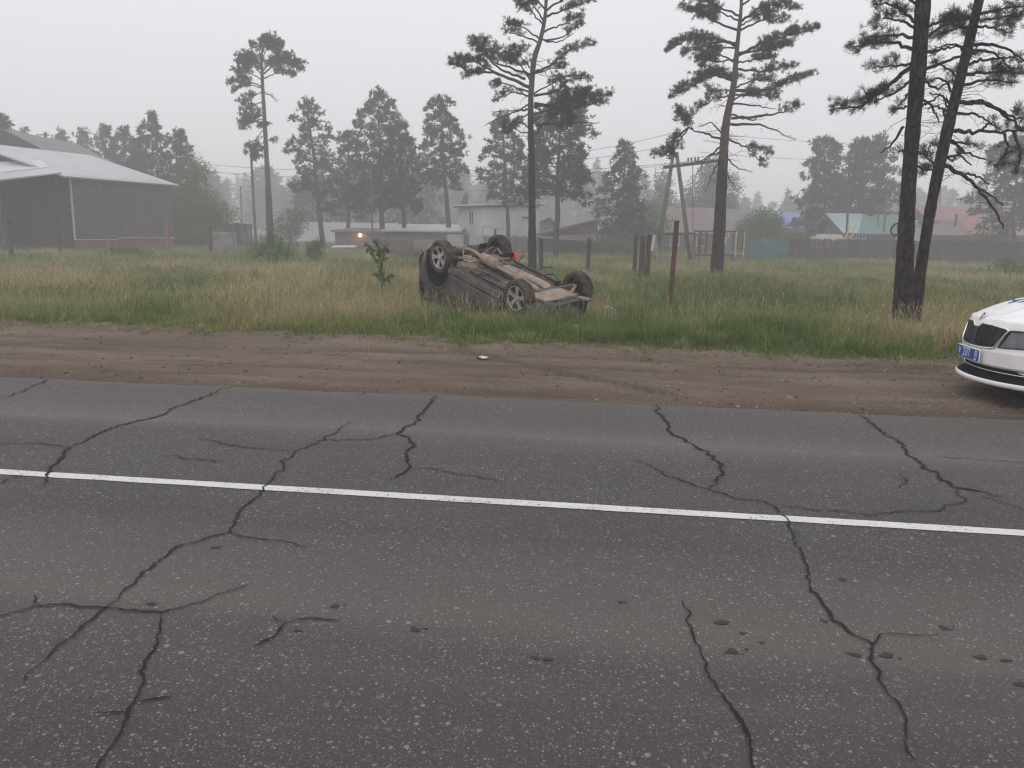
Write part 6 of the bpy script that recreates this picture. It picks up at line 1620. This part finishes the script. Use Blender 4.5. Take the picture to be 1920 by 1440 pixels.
o = MB().grid(rows, lambda i, j: (i + 2 * j) % 9 == 0).build('torn_liner', 'plastic', wreck); sd = o.modifiers.new('sheet', 'SOLIDIFY'); sd.thickness = .012
lug = MB().lathe([(.035, -.012), (.075, -.012), (.075, .012), (.035, .012), (.035, -.012)], 16, 'Z', (1.93, -.42, .175)); lug.bar((1.75, -.40, .2), (1.9, -.42, .18), .09, .03)
lug.build('tow_lug', 'tan', wreck)
# underbody
def floor_z(x, y):
    z = .285 + .10 * (1 - float(sstep(.10, .17, abs(y)))) * float(sstep(-1.0, -.8, x))
    z += .16 * float(1 - sstep(-1.15, -.85, x))
    if -.62 < x < .82 and .2 < abs(y) < .66: z += .02 * math.sin(y * 2 * math.pi / .094)
    z -= .03 * math.exp(-((x + .68) / .05) ** 2) + .03 * math.exp(-((x - .35) / .04) ** 2)
    z += .05 * float(sstep(.66, .78, abs(y)))
    z += .016 * (float(fbm(x * 4, y * 4, 55, 3)) - .5)
    return z
MB().grid([[(x, y, floor_z(x, y)) for x in np.linspace(-1.98, 1.18, 120)] for y in np.linspace(-.79, .79, 90)]).build('floor_pan', 'pan', wreck, smooth=True)
for sgn in (1, -1):
    b_ = MB()
    b_.bar((-.9, sgn * .785, .335), (.93, sgn * .785, .335), .09, .07); b_.bar((-.88, sgn * .765, .285), (.92, sgn * .765, .285), .012, .05)
    b_.build('sill', 'wreck', wreck, bevel=.02)
    MB().bar((-.75, sgn * .43, .262), (.95, sgn * .40, .262), .085, .05).bar((.95, sgn * .40, .262), (1.35, sgn * .46, .30), .085, .07).build('chassis_rail', 'pan', wreck, bevel=.012)
MB().bar((-.82, -.7, .245), (-.82, .7, .245), .09, .05).build('cross_member', 'pan', wreck, bevel=.015)
def pad(x0, x1, y0, y1, ztop, zbase, n=14, tw=0.0, seed=0):
    rows = []
    for i in np.linspace(0, 1, n):
        row = []
        for j in np.linspace(0, 1, n):
            e = (1 - abs(2 * i - 1) ** 5) * (1 - abs(2 * j - 1) ** 5); e = min(1, e * 1.6)
            row.append((x0 + (x1 - x0) * i + tw * (j - .5), y0 + (y1 - y0) * j, zbase + (ztop - zbase) * e + .006 * math.sin(i * 17 + seed) * math.sin(j * 13)))
        rows.append(row)
    return MB().grid(rows)
pad(-1.22, -.72, .13, .52, .185, .33, 18, .08).build('fuel_tank', 'tan', wreck, smooth=True)
pad(-.98, -.40, .36, .74, .20, .31, 16, .1, 3).build('tank_shield', 'pan', wreck, smooth=True)
pad(-1.22, -.8, -.62, -.2, .22, .33, 16, 0, 5).build('fuel_tank', 'pan', wreck, smooth=True)
ribs = MB()
for k in range(4): ribs.bar((-1.12 + k * .12, .17, .182 + .002 * (k % 2)), (-1.08 + k * .12, .48, .182), .02, .012)
ribs.build('tank_strap', 'pan', wreck)
# exhaust line from the engine to the tail
MB().tube(catmull([(1.15, .12, .22), (.9, .08, .215), (.62, .05, .215)], 5), .05, 10).build('exhaust_pipe', 'tan', wreck, smooth=True)
MB().tube([(.66, .05, .215), (.6, .05, .215), (.5, .045, .21), (.36, .04, .21), (.28, .03, .215), (.22, .03, .22)], [.045, .07, .095, .095, .07, .04], 14).build('catalytic_converter', 'tan', wreck, smooth=True)
MB().tube(catmull([(.24, .03, .22), (-.1, .01, .225), (-.4, .0, .225)], 4), .042, 10).build('exhaust_pipe', 'tan', wreck, smooth=True)
MB().tube([(-.38, .0, .225), (-.42, .0, .22), (-.5, -.02, .2), (-.85, -.03, .195), (-.95, -.03, .2), (-1.0, -.03, .21)], [.05, .095, .118, .118, .1, .055], 18).build('silencer', 'tan', wreck, smooth=True)
MB().tube(catmull([(-.98, -.03, .21), (-1.25, -.02, .16), (-1.5, .02, .17), (-1.8, .06, .26)], 5), .045, 10).build('tail_pipe', 'tan', wreck, smooth=True)
MB().tube([(-1.50, .015, .17), (-1.56, .02, .175), (-1.7, .04, .2), (-1.78, .05, .24)], [.05, .085, .085, .05], 12).build('rear_silencer', 'tan', wreck, smooth=True)
# heat shield channel along the far side of the tunnel
rows = [[(x, -.17 - .27 * j - .04 * math.sin(x * 3), .225 + .04 * float(sstep(.3, .5, abs(j - .5))) + .012 * (float(fbm(x * 5, j * 4, 66, 3)) - .5) + .03 * float(sstep(.85, 1.0, x))) for x in np.linspace(-.42, 1.02, 40)] for j in np.linspace(0, 1, 12)]
o = MB().grid(rows).build('heat_shield', 'tan', wreck, smooth=True); sd = o.modifiers.new('sheet', 'SOLIDIFY'); sd.thickness = .01
MB().tube(catmull([(.95, -.06, .25), (.2, -.09, .255), (-.6, -.13, .25), (-1.2, -.10, .25)], 6), .03, 8).build('prop_shaft', 'pan', wreck, smooth=True)
for k, (yy, r_) in enumerate(((.30, .008), (.33, .006), (.58, .008), (-.56, .008))):
    MB().tube(catmull([(1.0, yy, .25), (.4, yy + .03 * math.sin(k), .245), (-.3, yy - .03, .25), (-.7, yy + .06, .225)], 6), r_, 6).build('fuel_line', 'darkmetal', wreck)
for x0, y0, x1, y1 in ((-.62, .70, .90, .695), (-.62, -.70, .90, -.695), (-.70, .33, -.42, .36), (-1.22, .10, -.70, .11), (-.35, .17, .85, .18), (.80, .2, .84, .68)):
    MB().bar((x0, y0, .262), (x1, y1, .262), .04, .02).build('seam_gap', 'liner', wreck)
for k in range(9):
    a_ = (wr.uniform(-1.7, -.8), wr.uniform(-.55, .65), wr.uniform(.2, .27)); b2 = (a_[0] + wr.uniform(-.35, .35), a_[1] + wr.uniform(-.25, .25), wr.uniform(.2, .28))
    MB().tube(catmull([a_, ((a_[0] + b2[0]) / 2, (a_[1] + b2[1]) / 2 + .05, wr.uniform(.14, .2)), b2], 4), wr.uniform(.009, .018), 6).build('cable', 'darkmetal' if k % 3 else 'tan', wreck)
for k in range(6):
    x_, y_ = wr.uniform(-.5, .8), wr.choice((1, -1)) * wr.uniform(.2, .6)
    MB().box((x_, y_, .25), (wr.uniform(.05, .14), wr.uniform(.04, .1), .05), Matrix.Rotation(wr.uniform(0, 3), 3, 'Z')).build('bracket', 'pan' if k % 2 else 'darkmetal', wreck, bevel=.01)
# rear axle and links
ax_ = MB().lathe([(.02, -.16), (.1, -.12), (.13, 0), (.1, .12), (.02, .16)], 14, 'X', (-1.32, -.06, .30)); ax_.build('differential', 'darkmetal', wreck, smooth=True)
for sgn in (1, -1):
    for a_, b_, w_, m_ in (((-1.02, .30, .30), (-1.3, .68, .14), .05, 'pan'), ((-1.62, .24, .30), (-1.36, .68, .15), .045, 'pan'), ((-.9, .62, .26), (-1.28, .70, .15), .055, 'tan'), ((-1.32, .1, .30), (-1.31, .66, .21), .045, 'darkmetal'), ((-1.45, .30, .34), (-1.34, .62, .12), .03, 'tan')):
        MB().bar((a_[0], sgn * a_[1], a_[2]), (b_[0], sgn * b_[1], b_[2]), w_, w_ * .8).build('suspension_arm', m_, wreck, bevel=.008)
    for a_, b_, w_, m_ in (((1.08, .36, .26), (1.29, .70, .14), .075, 'pan'), ((1.5, .38, .26), (1.32, .70, .14), .06, 'tan'), ((1.25, .1, .32), (1.31, .66, .21), .04, 'darkmetal'), ((1.0, .3, .3), (1.2, .68, .21), .03, 'darkmetal')):
        MB().bar((a_[0], sgn * a_[1], a_[2]), (b_[0], sgn * b_[1], b_[2]), w_, w_ * .8).build('suspension_arm', m_, wreck, bevel=.008)
    MB().tube([(-1.34, sgn * .6, .15), (-1.36, sgn * .56, .62)], .03, 8).build('shock_absorber', 'darkmetal', wreck)
MB().tube(catmull([(-1.55, -.66, .30), (-1.6, -.35, .26), (-1.6, .35, .26), (-1.55, .66, .30)], 5), .014, 6).build('sway_bar', 'darkmetal', wreck)
MB().bar((-1.75, -.62, .36), (-1.75, .62, .36), .12, .08).bar((-1.02, -.55, .30), (-1.02, .55, .30), .09, .07).build('rear_subframe', 'darkmetal', wreck, bevel=.015)
MB().bar((1.05, -.5, .27), (1.05, .5, .27), .11, .07).bar((1.45, -.45, .285), (1.45, .45, .285), .08, .06).build('front_subframe', 'darkmetal', wreck, bevel=.015)
MB().lathe([(.03, -.2), (.12, -.16), (.15, 0), (.12, .18), (.03, .2)], 12, 'Y', (1.2, -.1, .36)).box((1.25, .15, .42), (.4, .5, .25)).build('gearbox', 'darkmetal', wreck)
# engine undertray: dark rim, dusty plate, row of slots
rows = [[crush((x, y, .245 + .015 * math.sin(y * 6) + .05 * max(0, x - 1.6)), .03) for x in np.linspace(1.08, 1.86, 18)] for y in np.linspace(-.66, .66, 20)]
tray = MB().grid(rows).build('engine_undertray', 'plastic', wreck, smooth=True); sd = tray.modifiers.new('sheet', 'SOLIDIFY'); sd.thickness = .012
rows = [[crush((x, y - (x - 1.2) * .12, .222 + .012 * math.sin(y * 6) + .05 * max(0, x - 1.6)), .04) for x in np.linspace(1.16, 1.62, 14)] for y in np.linspace(-.46, .44, 14)]
MB().grid(rows).build('tray_plate', 'tan', tray, smooth=True)
for k in range(7):
    y = -.32 + k * .085 + (.03 if k > 3 else 0)
    MB().box(crush((1.70, y, .228), .05), (.05, .05, .02)).build('slot', 'void', tray)
# tail: bumper, tailgate, lamps
rows = []
for z in np.linspace(.30, .72, 10):
    rows.append([crush((-2.06 - .16 * math.sin((z - .26) / .5 * math.pi) ** .7 + .16 * abs(y / .86) ** 4, y * (1 if z > .36 else .97), z)) for y in np.linspace(-.88, .88, 22)])
o = MB().grid(rows).build('rear_bumper', 'wreck', wreck, smooth=True); sd = o.modifiers.new('sheet', 'SOLIDIFY'); sd.thickness = .02
MB().grid([[(-2.02 + .1 * u, y, .30 + .05 * u) for y in np.linspace(-.84, .84, 8)] for u in np.linspace(0, 1, 4)]).build('bumper_valance', 'plastic', wreck)
MB().grid([[crush((-2.08 + .02 * abs(y) + .32 * max(0, z - 1.0), y, z)) for y in np.linspace(-.82, .82, 14)] for z in np.linspace(.70, 1.6, 14)]).build('tailgate', 'wreck', wreck, smooth=True)
for sgn in (1, -1): MB().box(crush((-2.03, sgn * .78, .98)), (.08, .12, .26)).build('tail_lamp', 'darklamp', wreck, bevel=.03)
# loose bits along the far sill
MB().tube([(.0, -.80, .26), (.12, -.9, .16), (.26, -1.0, .13)], .012, 5).tube([(-.62, -.8, .26), (-.6, -.86, .14), (-.57, -.88, .1)], .012, 5).tube([(.3, -.78, .25), (.5, -.84, .19), (.75, -.80, .24)], .016, 5).build('torn_trim', 'plastic', wreck)

def wheel(parent, x, sgn, z, R, wd, yc, spokes, tyre_m, rim_m, inner=False, steer=0.0, rs=.68):
    y0, y1 = yc - wd / 2, yc + wd / 2                           # y1 is the outer face (times sgn)
    Mx = Matrix.Translation((x, sgn * yc, z)) @ Matrix.Rotation(steer, 4, 'Z')
    h = wd / 2; rr_ = R * rs
    def place(mb): mb.v = [tuple(Mx @ Vector((v[0], sgn * v[1], v[2]))) for v in mb.v]; return mb
    w_ = MB().lathe([(rr_, h - .02), (rr_ * .93, h - .03), (rr_ * .9, h * .1), (rr_ * .86, -h + .03), (rr_, -h + .02)], 28)
    w_.lathe([(.02, h * .25), (rr_ * .75, h * .2), (rr_ * .75, h * .05), (.02, 0)], 24)
    w_.lathe([(.02, -h * .2), (.09, -h * .25), (.09, h * .1)], 14)
    o = place(w_).build('wheel', 'wheeldark', parent, smooth=True)
    t = MB()
    n = 60; pr = [(rr_, h - .02), (rr_ + .012, h - .004), (R * .84, h + .004), (R * .945, h - .012), (R * .985, h - .035), (R, h - .06), (R, h * .34), (R - .012, h * .30), (R - .012, h * .24), (R, h * .2), (R, -h * .2), (R - .012, -h * .24), (R - .012, -h * .30), (R, -h * .34), (R, -h + .06), (R * .985, -h + .035), (R * .945, -h + .012), (R * .84, -h - .004), (rr_ + .012, -h + .004), (rr_, -h + .02)]
    k0 = 0
    for r_, a_ in pr:
        for j in range(n):
            q = r_ - (.010 if (r_ > R * .96 and j % 3 == 0) else 0)
            th = 2 * math.pi * (j + (.8 if abs(a_) < h * .35 else 0)) / n
            t.v.append((q * math.cos(th), a_, q * math.sin(th)))
    for i in range(len(pr) - 1):
        for j in range(n): t.f.append((i * n + j, i * n + (j + 1) % n, (i + 1) * n + (j + 1) % n, (i + 1) * n + j))
    place(t).build('tyre', tyre_m, o, smooth=False)
    rm = MB().lathe([(rr_ * 1.0, h - .022), (rr_ * 1.01, h - .006), (rr_ * .955, h - .006), (rr_ * .93, h - .03)], 40)
    rm.lathe([(.001, h - .022), (.045, h - .022), (.062, h - .034), (.066, h - .07)], 20)
    ph = wr.uniform(0, 6) if spokes else 0
    for k in range(spokes):
        a_ = 2 * math.pi * k / spokes + ph
        ca, sa = math.cos(a_), math.sin(a_)
        def pt(r_, s_, d_): return (r_ * ca - s_ * sa, d_, r_ * sa + s_ * ca)
        f_ = [pt(.05, -.028, h - .03), pt(.05, .028, h - .03), pt(rr_ * .6, .033, h - .022), pt(rr_ * .95, .058, h - .016), pt(rr_ * .95, -.058, h - .016), pt(rr_ * .6, -.033, h - .022)]
        rm.prism(f_, (0, -.035, 0))
    place(rm).build('rim', rim_m, o, smooth=False)
    return o
for ch in list(wreck.children): ch.location.z += DROP
for x in (HX, -HX):
    for sgn in (1, -1):
        wheel(wreck, x, sgn, .34, .362, .225, .775, 5, 'rubber', 'alloy', steer=(-.06 if x > 0 else 0), rs=.655)
# red bundle behind the far rear wheel
c = WM @ Vector((-.97, -.95, .42))
rb = MB()
rows = []
for u in np.linspace(0, 1, 12):
    rows.append([(c.x + (.095 * math.sin(math.pi * min(1, .12 + .88 * u)) ** .6 + .012 * math.sin(5 * a + u * 6)) * math.cos(a), c.y + .08 * math.sin(math.pi * min(1, .12 + .88 * u)) ** .6 * math.sin(a), c.z - .22 + .36 * u + .015 * math.sin(3 * a)) for a in np.linspace(0, 2 * math.pi, 15)])
o = rb.grid(rows).build('red_bundle', 'redcloth', None, smooth=True)
tag(o, 'small bright red bundle showing behind the far rear wheel of the overturned car', 'bundle')

# ------------------------------------------------------------------ police car at the right edge
pc0 = gnd(1819, 655, .455)
PX = Vector((pc0.x, pc0.y, -.035))
police = thing('police_car', 'white police car with blue number plate, parked on the bare shoulder at the right edge', 'car', PX, TILT + math.pi)
def pz(z): return float(np.interp(z, [.18, .20, .235, .27, .345, .385, .52, .55, .60, .77, .815, .85], [-.03, .035, .035, -.045, -.05, -.005, .0, -.008, -.015, -.05, -.068, -.10]))
def fx(y, z): return pz(z) - .40 * abs(y / .88) ** 2.5 - .03 * abs(y)
def on_front(yz, off=0.0): return Vector((fx(*yz) + off, yz[0], yz[1]))
def inpoly(y, z, poly):
    c_ = False; j = len(poly) - 1
    for i in range(len(poly)):
        a, b = poly[i], poly[j]
        if (a[1] > z) != (b[1] > z) and y < (b[0] - a[0]) * (z - a[1]) / (b[1] - a[1]) + a[0]: c_ = not c_
        j = i
    return c_
gr_half = [(0, .735), (.055, .739), (.105, .775), (.27, .775), (.44, .758), (.475, .742), (.385, .565), (.33, .550), (.18, .540), (0, .537)]
grille_poly = gr_half + [(-y, z) for y, z in gr_half[1:-1]][::-1]
hl_half = [(.49, .742), (.88, .765), (.88, .655), (.70, .590), (.415, .570)]
def front_sheet(y0, y1, z0, z1, ny, nz, off=0.0, holes=()):
    ys = np.linspace(y0, y1, ny); zs = np.linspace(z0, z1, nz)
    rows = [[on_front((y, z), off) for y in ys] for z in zs]
    def drop(i, j):
        y, z = (ys[j] + ys[j + 1]) / 2, (zs[i] + zs[i + 1]) / 2
        return any(inpoly(y, z, h_) for h_ in holes)
    return MB().grid(rows, drop)
hls = [hl_half, [(-y, z) for y, z in hl_half]]
front_sheet(-.88, .88, .365, .825, 150, 90, 0, [grille_poly] + hls).build('front_bumper', 'carwhite', police, smooth=True)
front_sheet(-.86, .86, .188, .242, 60, 6).build('bumper_lip', 'carwhite', police, smooth=True)
front_sheet(-.87, .87, .235, .37, 60, 6, -.016).build('lower_intake', 'liner', police, smooth=True)
MB().tube([on_front((y, .322), .004) for y in np.linspace(-.80, .80, 40)], .008, 6).build('intake_strip', 'chrome', police, smooth=True)
for sgn in (1, -1):
    MB().prism([on_front((sgn * .60, .355), .004), on_front((sgn * .72, .305), .004), on_front((sgn * .86, .295), .004), on_front((sgn * .86, .355), .004)], (-.02, 0, 0)).build('fog_trim', 'carwhite', police)
    MB().prism([on_front((sgn * .68, .325), .01), on_front((sgn * .75, .295), .01), on_front((sgn * .85, .29), .01), on_front((sgn * .85, .325), .01)], (-.015, 0, 0)).build('fog_lamp', 'lampglass', police)
front_sheet(-.48, .48, .53, .78, 60, 20, -.045, []).build('grille_back', 'gloss', police)
for k in range(27):
    y = -.455 + k * .035
    if abs(y) < .045: continue
    zt = float(np.interp(abs(y), [0, .055, .105, .27, .44, .475], [.735, .739, .775, .775, .758, .742])) - .008
    zb = float(np.interp(abs(y), [0, .18, .33, .385, .475], [.537, .540, .550, .565, .742])) + .008
    if zt - zb < .03: continue
    pts = [on_front((y, zb + (zt - zb) * i / 5), -.012) for i in range(6)]
    MB().tube(pts, [.004] + [.007] * 4 + [.004], 5).build('grille_bar', 'gloss', police)
front_sheet(-.035, .035, .538, .737, 5, 10, .004).build('grille_rib', 'gloss', police, smooth=True)
ring = [on_front(p_, .006) for p_ in grille_poly]
rs_ = []
for i in range(len(ring)):
    a_, b_ = grille_poly[i], grille_poly[(i + 1) % len(ring)]
    for k in range(5): rs_.append(on_front((a_[0] + (b_[0] - a_[0]) * k / 5, a_[1] + (b_[1] - a_[1]) * k / 5), .004))
MB().tube(rs_ + rs_[:2], .011, 6, cap=False).build('grille_surround', 'chrome', police, smooth=True)
for sgn in (1, -1):
    hp = [(sgn * y, z) for y, z in hl_half]
    ys = np.linspace(.40, .88, 44); zs = np.linspace(.56, .77, 24)
    rows = [[on_front((sgn * y, z), -.008) for y in ys] for z in zs]
    hl = MB().grid(rows, lambda i, j: not inpoly((ys[j] + ys[j + 1]) / 2, (zs[i] + zs[i + 1]) / 2, hl_half)).build('headlight', 'lampglass', police, smooth=True)
    rr2 = []
    for i in range(len(hp)):
        a_, b_ = hp[i], hp[(i + 1) % len(hp)]
        for k in range(5): rr2.append(on_front((a_[0] + (b_[0] - a_[0]) * k / 5, a_[1] + (b_[1] - a_[1]) * k / 5), .0))
    MB().tube(rr2 + rr2[:2], .008, 5, cap=False).build('lamp_trim', 'gloss', hl)
# bonnet
def bon(y, u):
    z0 = .765 - .012 * math.exp(-(y / .1) ** 2)
    x0 = fx(y, .825) + .004; x1 = -1.25 + .10 * (y / .8) ** 2
    z = .823 + .245 * (1 - (1 - u) ** 2.6) - .085 * abs(y / .82) ** 2.4 * u ** .3 * (1 - .3 * u)
    z += .012 * math.exp(-((abs(y) - (.20 + .35 * u)) / .045) ** 2) * min(1, u * 5)
    return Vector((x0 + (x1 - x0) * u, y, z))
MB().grid([[bon(y, u) for y in np.linspace(-.82, .82, 60)] for u in np.linspace(0, 1, 40) ** 1.4]).build('bonnet', 'carwhite', police, smooth=True)
# badge on the bonnet edge: chromed ring with a winged arrow
bc = bon(0, .02) + Vector((.012, 0, .008)); bn = Vector((.8, 0, .6)).normalized(); bu = Vector((-.6, 0, .8)); by_ = Vector((0, 1, 0))
mb = MB(); mb.tube([bc + (by_ * math.cos(a) + bu * math.sin(a)) * .04 for a in np.linspace(0, 2 * math.pi, 25)], .006, 6, cap=False)
bd = mb.build('badge', 'chrome', police, smooth=True)
MB().prism([bc + (by_ * math.cos(a) + bu * math.sin(a)) * .038 - bn * .006 for a in np.linspace(0, 2 * math.pi, 20, endpoint=False)], bn * .006).build('badge_field', 'gloss', bd)
aw = [(-.028, -.004), (-.006, -.010), (.016, -.016), (.030, -.004), (.012, .0), (.022, .012), (.004, .008), (.012, .024), (-.008, .012), (-.014, .002)]
MB().prism([bc + by_ * a + bu * b for a, b in aw], bn * .004).build('badge_arrow', 'chrome', bd)
# body sides, greenhouse, wheels (mostly beyond the picture's right edge)
def belt(x): return float(np.interp(-x, [.4, .9, 1.25, 2.5, 3.9, 4.6], [.74, .86, .92, .95, .98, .99]))
def sidey(x, z):
    y = float(np.interp(z, [.18, .3, .55, .78, 1.0], [.86, .895, .905, .885, .84]))
    return y - .11 * max(0, (-.95 - -abs(x + 0)) * 0) - (.06 * max(0, (.9 + x) / .5) ** 2 if x > -.9 else 0) - (.1 * max(0, (-x - 4.0) / .6) ** 2 if x < -4.0 else 0)
PA = [(-.90, .33, .345), (-3.58, .33, .345)]
for sgn in (1, -1):
    for nm, x0, x1 in (('fender', -1.36, -.44), ('front_door', -2.42, -1.37), ('rear_door', -3.22, -2.43), ('quarter_panel', -4.62, -3.23)):
        nx = max(8, int((x1 - x0) / .05)); nz = 20
        rows = []; ins = []
        for j in range(nz + 1):
            row = []; ir = []
            for i in range(nx + 1):
                x = x0 + (x1 - x0) * i / nx; zt = belt(x); z = .2 + (zt - .2) * j / nz; flag = False
                for ax, az, R in PA:
                    r = math.hypot(x - ax, z - az)
                    if r < R:
                        flag = r < R - .06; k_ = R / max(r, 1e-5); x, z = ax + (x - ax) * k_, az + (z - az) * k_
                row.append((x, sgn * sidey(x, z), z)); ir.append(flag)
            rows.append(row); ins.append(ir)
        MB().grid(rows, lambda i, j: ins[i][j] or ins[i + 1][j] or ins[i][j + 1] or ins[i + 1][j + 1]).build(nm, 'carwhite', police, smooth=True)
    top = []
    for u in np.linspace(0, .985, 16):
        a_ = bon(sgn * .82, u); x = max(-1.36, min(-.44, a_.x)); b_ = Vector((x, sgn * sidey(x, belt(x)), belt(x)))
        top.append([a_, a_.lerp(b_, .5) + Vector((0, sgn * .006, .008)), b_])
    MB().grid(top).build('fender_top', 'carwhite', police, smooth=True)
    for ax in (-.90, -3.58):
        MB().grid([[(ax + .345 * math.cos(a), sgn * y, .33 + .345 * math.sin(a)) for a in np.linspace(-.4, math.pi + .4, 24)] for y in (.89, .55)]).build('wheel_well', 'liner', police)
        wheel(police, ax, sgn, .315, .315, .205, .79, 8, 'rubber', 'alloy', rs=.68)
    def rail(x): return np.interp(-x, [1.35, 2.05, 2.6, 3.3, 4.15], [.93, 1.37, 1.43, 1.41, 1.06]), np.interp(-x, [1.35, 2.05, 2.6, 3.3, 4.15], [.80, .62, .60, .60, .72])
    for x0, x1 in ((-1.55, -2.38), (-2.46, -3.16), (-3.24, -3.85)):
        rows = [[Vector((x, sgn * sidey(x, belt(x)), belt(x) + .003)).lerp(Vector((x, sgn * rail(x)[1], rail(x)[0])), u) for x in np.linspace(x0, x1, 10)] for u in (0, .5, .97)]
        MB().grid(rows).build('side_window', 'glass', police, smooth=True)
    pm_ = MB()
    for x0, x1 in ((-1.33, -1.56), (-2.37, -2.47), (-3.15, -3.25), (-3.84, -4.15)):
        pm_.grid([[Vector((x, sgn * (sidey(x, belt(x)) + .004), belt(x))).lerp(Vector((x, sgn * (rail(x)[1] + .004), rail(x)[0])), u) for x in np.linspace(x0, x1, 4)] for u in (0, .5, 1)])
    pm_.build('pillar', 'carwhite', police)
    MB().box((-1.72, sgn * .98, 1.02), (.1, .2, .14)).bar((-1.7, sgn * .85, .98), (-1.7, sgn * .92, 1.0), .05, .04).build('wing_mirror', 'carwhite', police, bevel=.03)
def lid(xs, zs, ws, name, m_):
    rows = [[(x - .05 * (1 - abs(v)) * 0, v * w_, z + .03 * (1 - v * v)) for v in np.linspace(-1, 1, 14)] for x, z, w_ in zip(xs, zs, ws)]
    MB().grid(rows).build(name, m_, police, smooth=True)
lid([-1.22, -1.6, -2.03], [.98, 1.19, 1.37], [.78, .73, .63], 'windscreen', 'glass')
lid([-2.03, -2.3, -2.6, -3.0, -3.35], [1.37, 1.41, 1.43, 1.42, 1.40], [.63, .61, .60, .60, .60], 'roof', 'carwhite')
lid([-3.35, -3.8, -4.2], [1.40, 1.22, 1.04], [.60, .66, .73], 'rear_window', 'glass')
lid([-4.2, -4.5, -4.63, -4.66, -4.66, -4.6], [1.04, 1.02, .98, .8, .45, .2], [.76, .78, .8, .82, .84, .82], 'boot_lid', 'carwhite')
MB().box((-2.6, 0, .21), (4.0, 1.6, .06)).build('underbody', 'void', police)
# number plate with its lettering, and the blue word on the bonnet
def text_mesh(name, body, size, mat, parent, Mx, extr=.0008, sx=1.0, align='CENTER'):
    cu = bpy.data.curves.new('lettering_curve', 'FONT'); cu.body = body; cu.size = size; cu.extrude = extr; cu.align_x = align; cu.align_y = 'CENTER'
    tmp = bpy.data.objects.new('lettering_tmp', cu); COL.objects.link(tmp)
    bpy.context.view_layer.update()
    me = bpy.data.meshes.new_from_object(tmp.evaluated_get(bpy.context.evaluated_depsgraph_get()))
    bpy.data.objects.remove(tmp)
    me.transform(Mx @ Matrix.Scale(sx, 4, (1, 0, 0)))
    me.materials.clear()
    return link(name, me, mat, parent)
xf = fx(0, .455) + .012
plate = MB().box((xf, 0, .455), (.012, .535, .128)).build('number_plate', 'platewhite', police, bevel=.004)
MB().box((xf + .0075, 0, .455), (.004, .52, .112)).build('plate_face', 'plateblue', plate)
TM = Matrix(((0, 0, 1, 0), (1, 0, 0, 0), (0, 1, 0, 0), (0, 0, 0, 1)))
text_mesh('lettering', 'У', .098, 'platewhite', plate, Matrix.Translation((xf + .0105, -.205, .452)) @ TM, sx=.78)
text_mesh('lettering', '2377', .125, 'platewhite', plate, Matrix.Translation((xf + .0105, -.035, .455)) @ TM, sx=.72)
text_mesh('lettering', '03', .090, 'platewhite', plate, Matrix.Translation((xf + .0105, .197, .468)) @ TM, sx=.75)
text_mesh('lettering', 'RUS', .030, 'platewhite', plate, Matrix.Translation((xf + .0105, .185, .415)) @ TM)
o = text_mesh('lettering', 'ДПС', .34, 'markblue', police, Matrix.Identity(4), sx=1.5)
me = o.data
bm = bmesh.new(); bm.from_mesh(me)
bmesh.ops.subdivide_edges(bm, edges=bm.edges[:], cuts=3, use_grid_fill=True)
for v in bm.verts:
    y, u = v.co.x, .42 + v.co.y * .95
    q_ = bon(max(-.8, min(.8, y)), max(0.02, min(.98, u)))
    v.co = q_ + Vector((0, 0, .004))
bm.to_mesh(me); bm.free()

# ------------------------------------------------------------------ morning fog
hz_ = MB().box((0, 200, 9.0), (1300, 1300, 22)).build('haze', None)
m = bpy.data.materials.new('fog'); m.use_nodes = True; nt = m.node_tree; nt.nodes.clear()
ov_ = nt.nodes.new('ShaderNodeOutputMaterial'); pv = nt.nodes.new('ShaderNodeVolumePrincipled')
pv.inputs['Color'].default_value = (.99, .99, 1.0, 1); pv.inputs['Density'].default_value = 0.0039; pv.inputs['Anisotropy'].default_value = 0.0
nt.links.new(pv.outputs[0], ov_.inputs['Volume'])
hz_.data.materials.append(m)
kind(hz_, 'stuff')
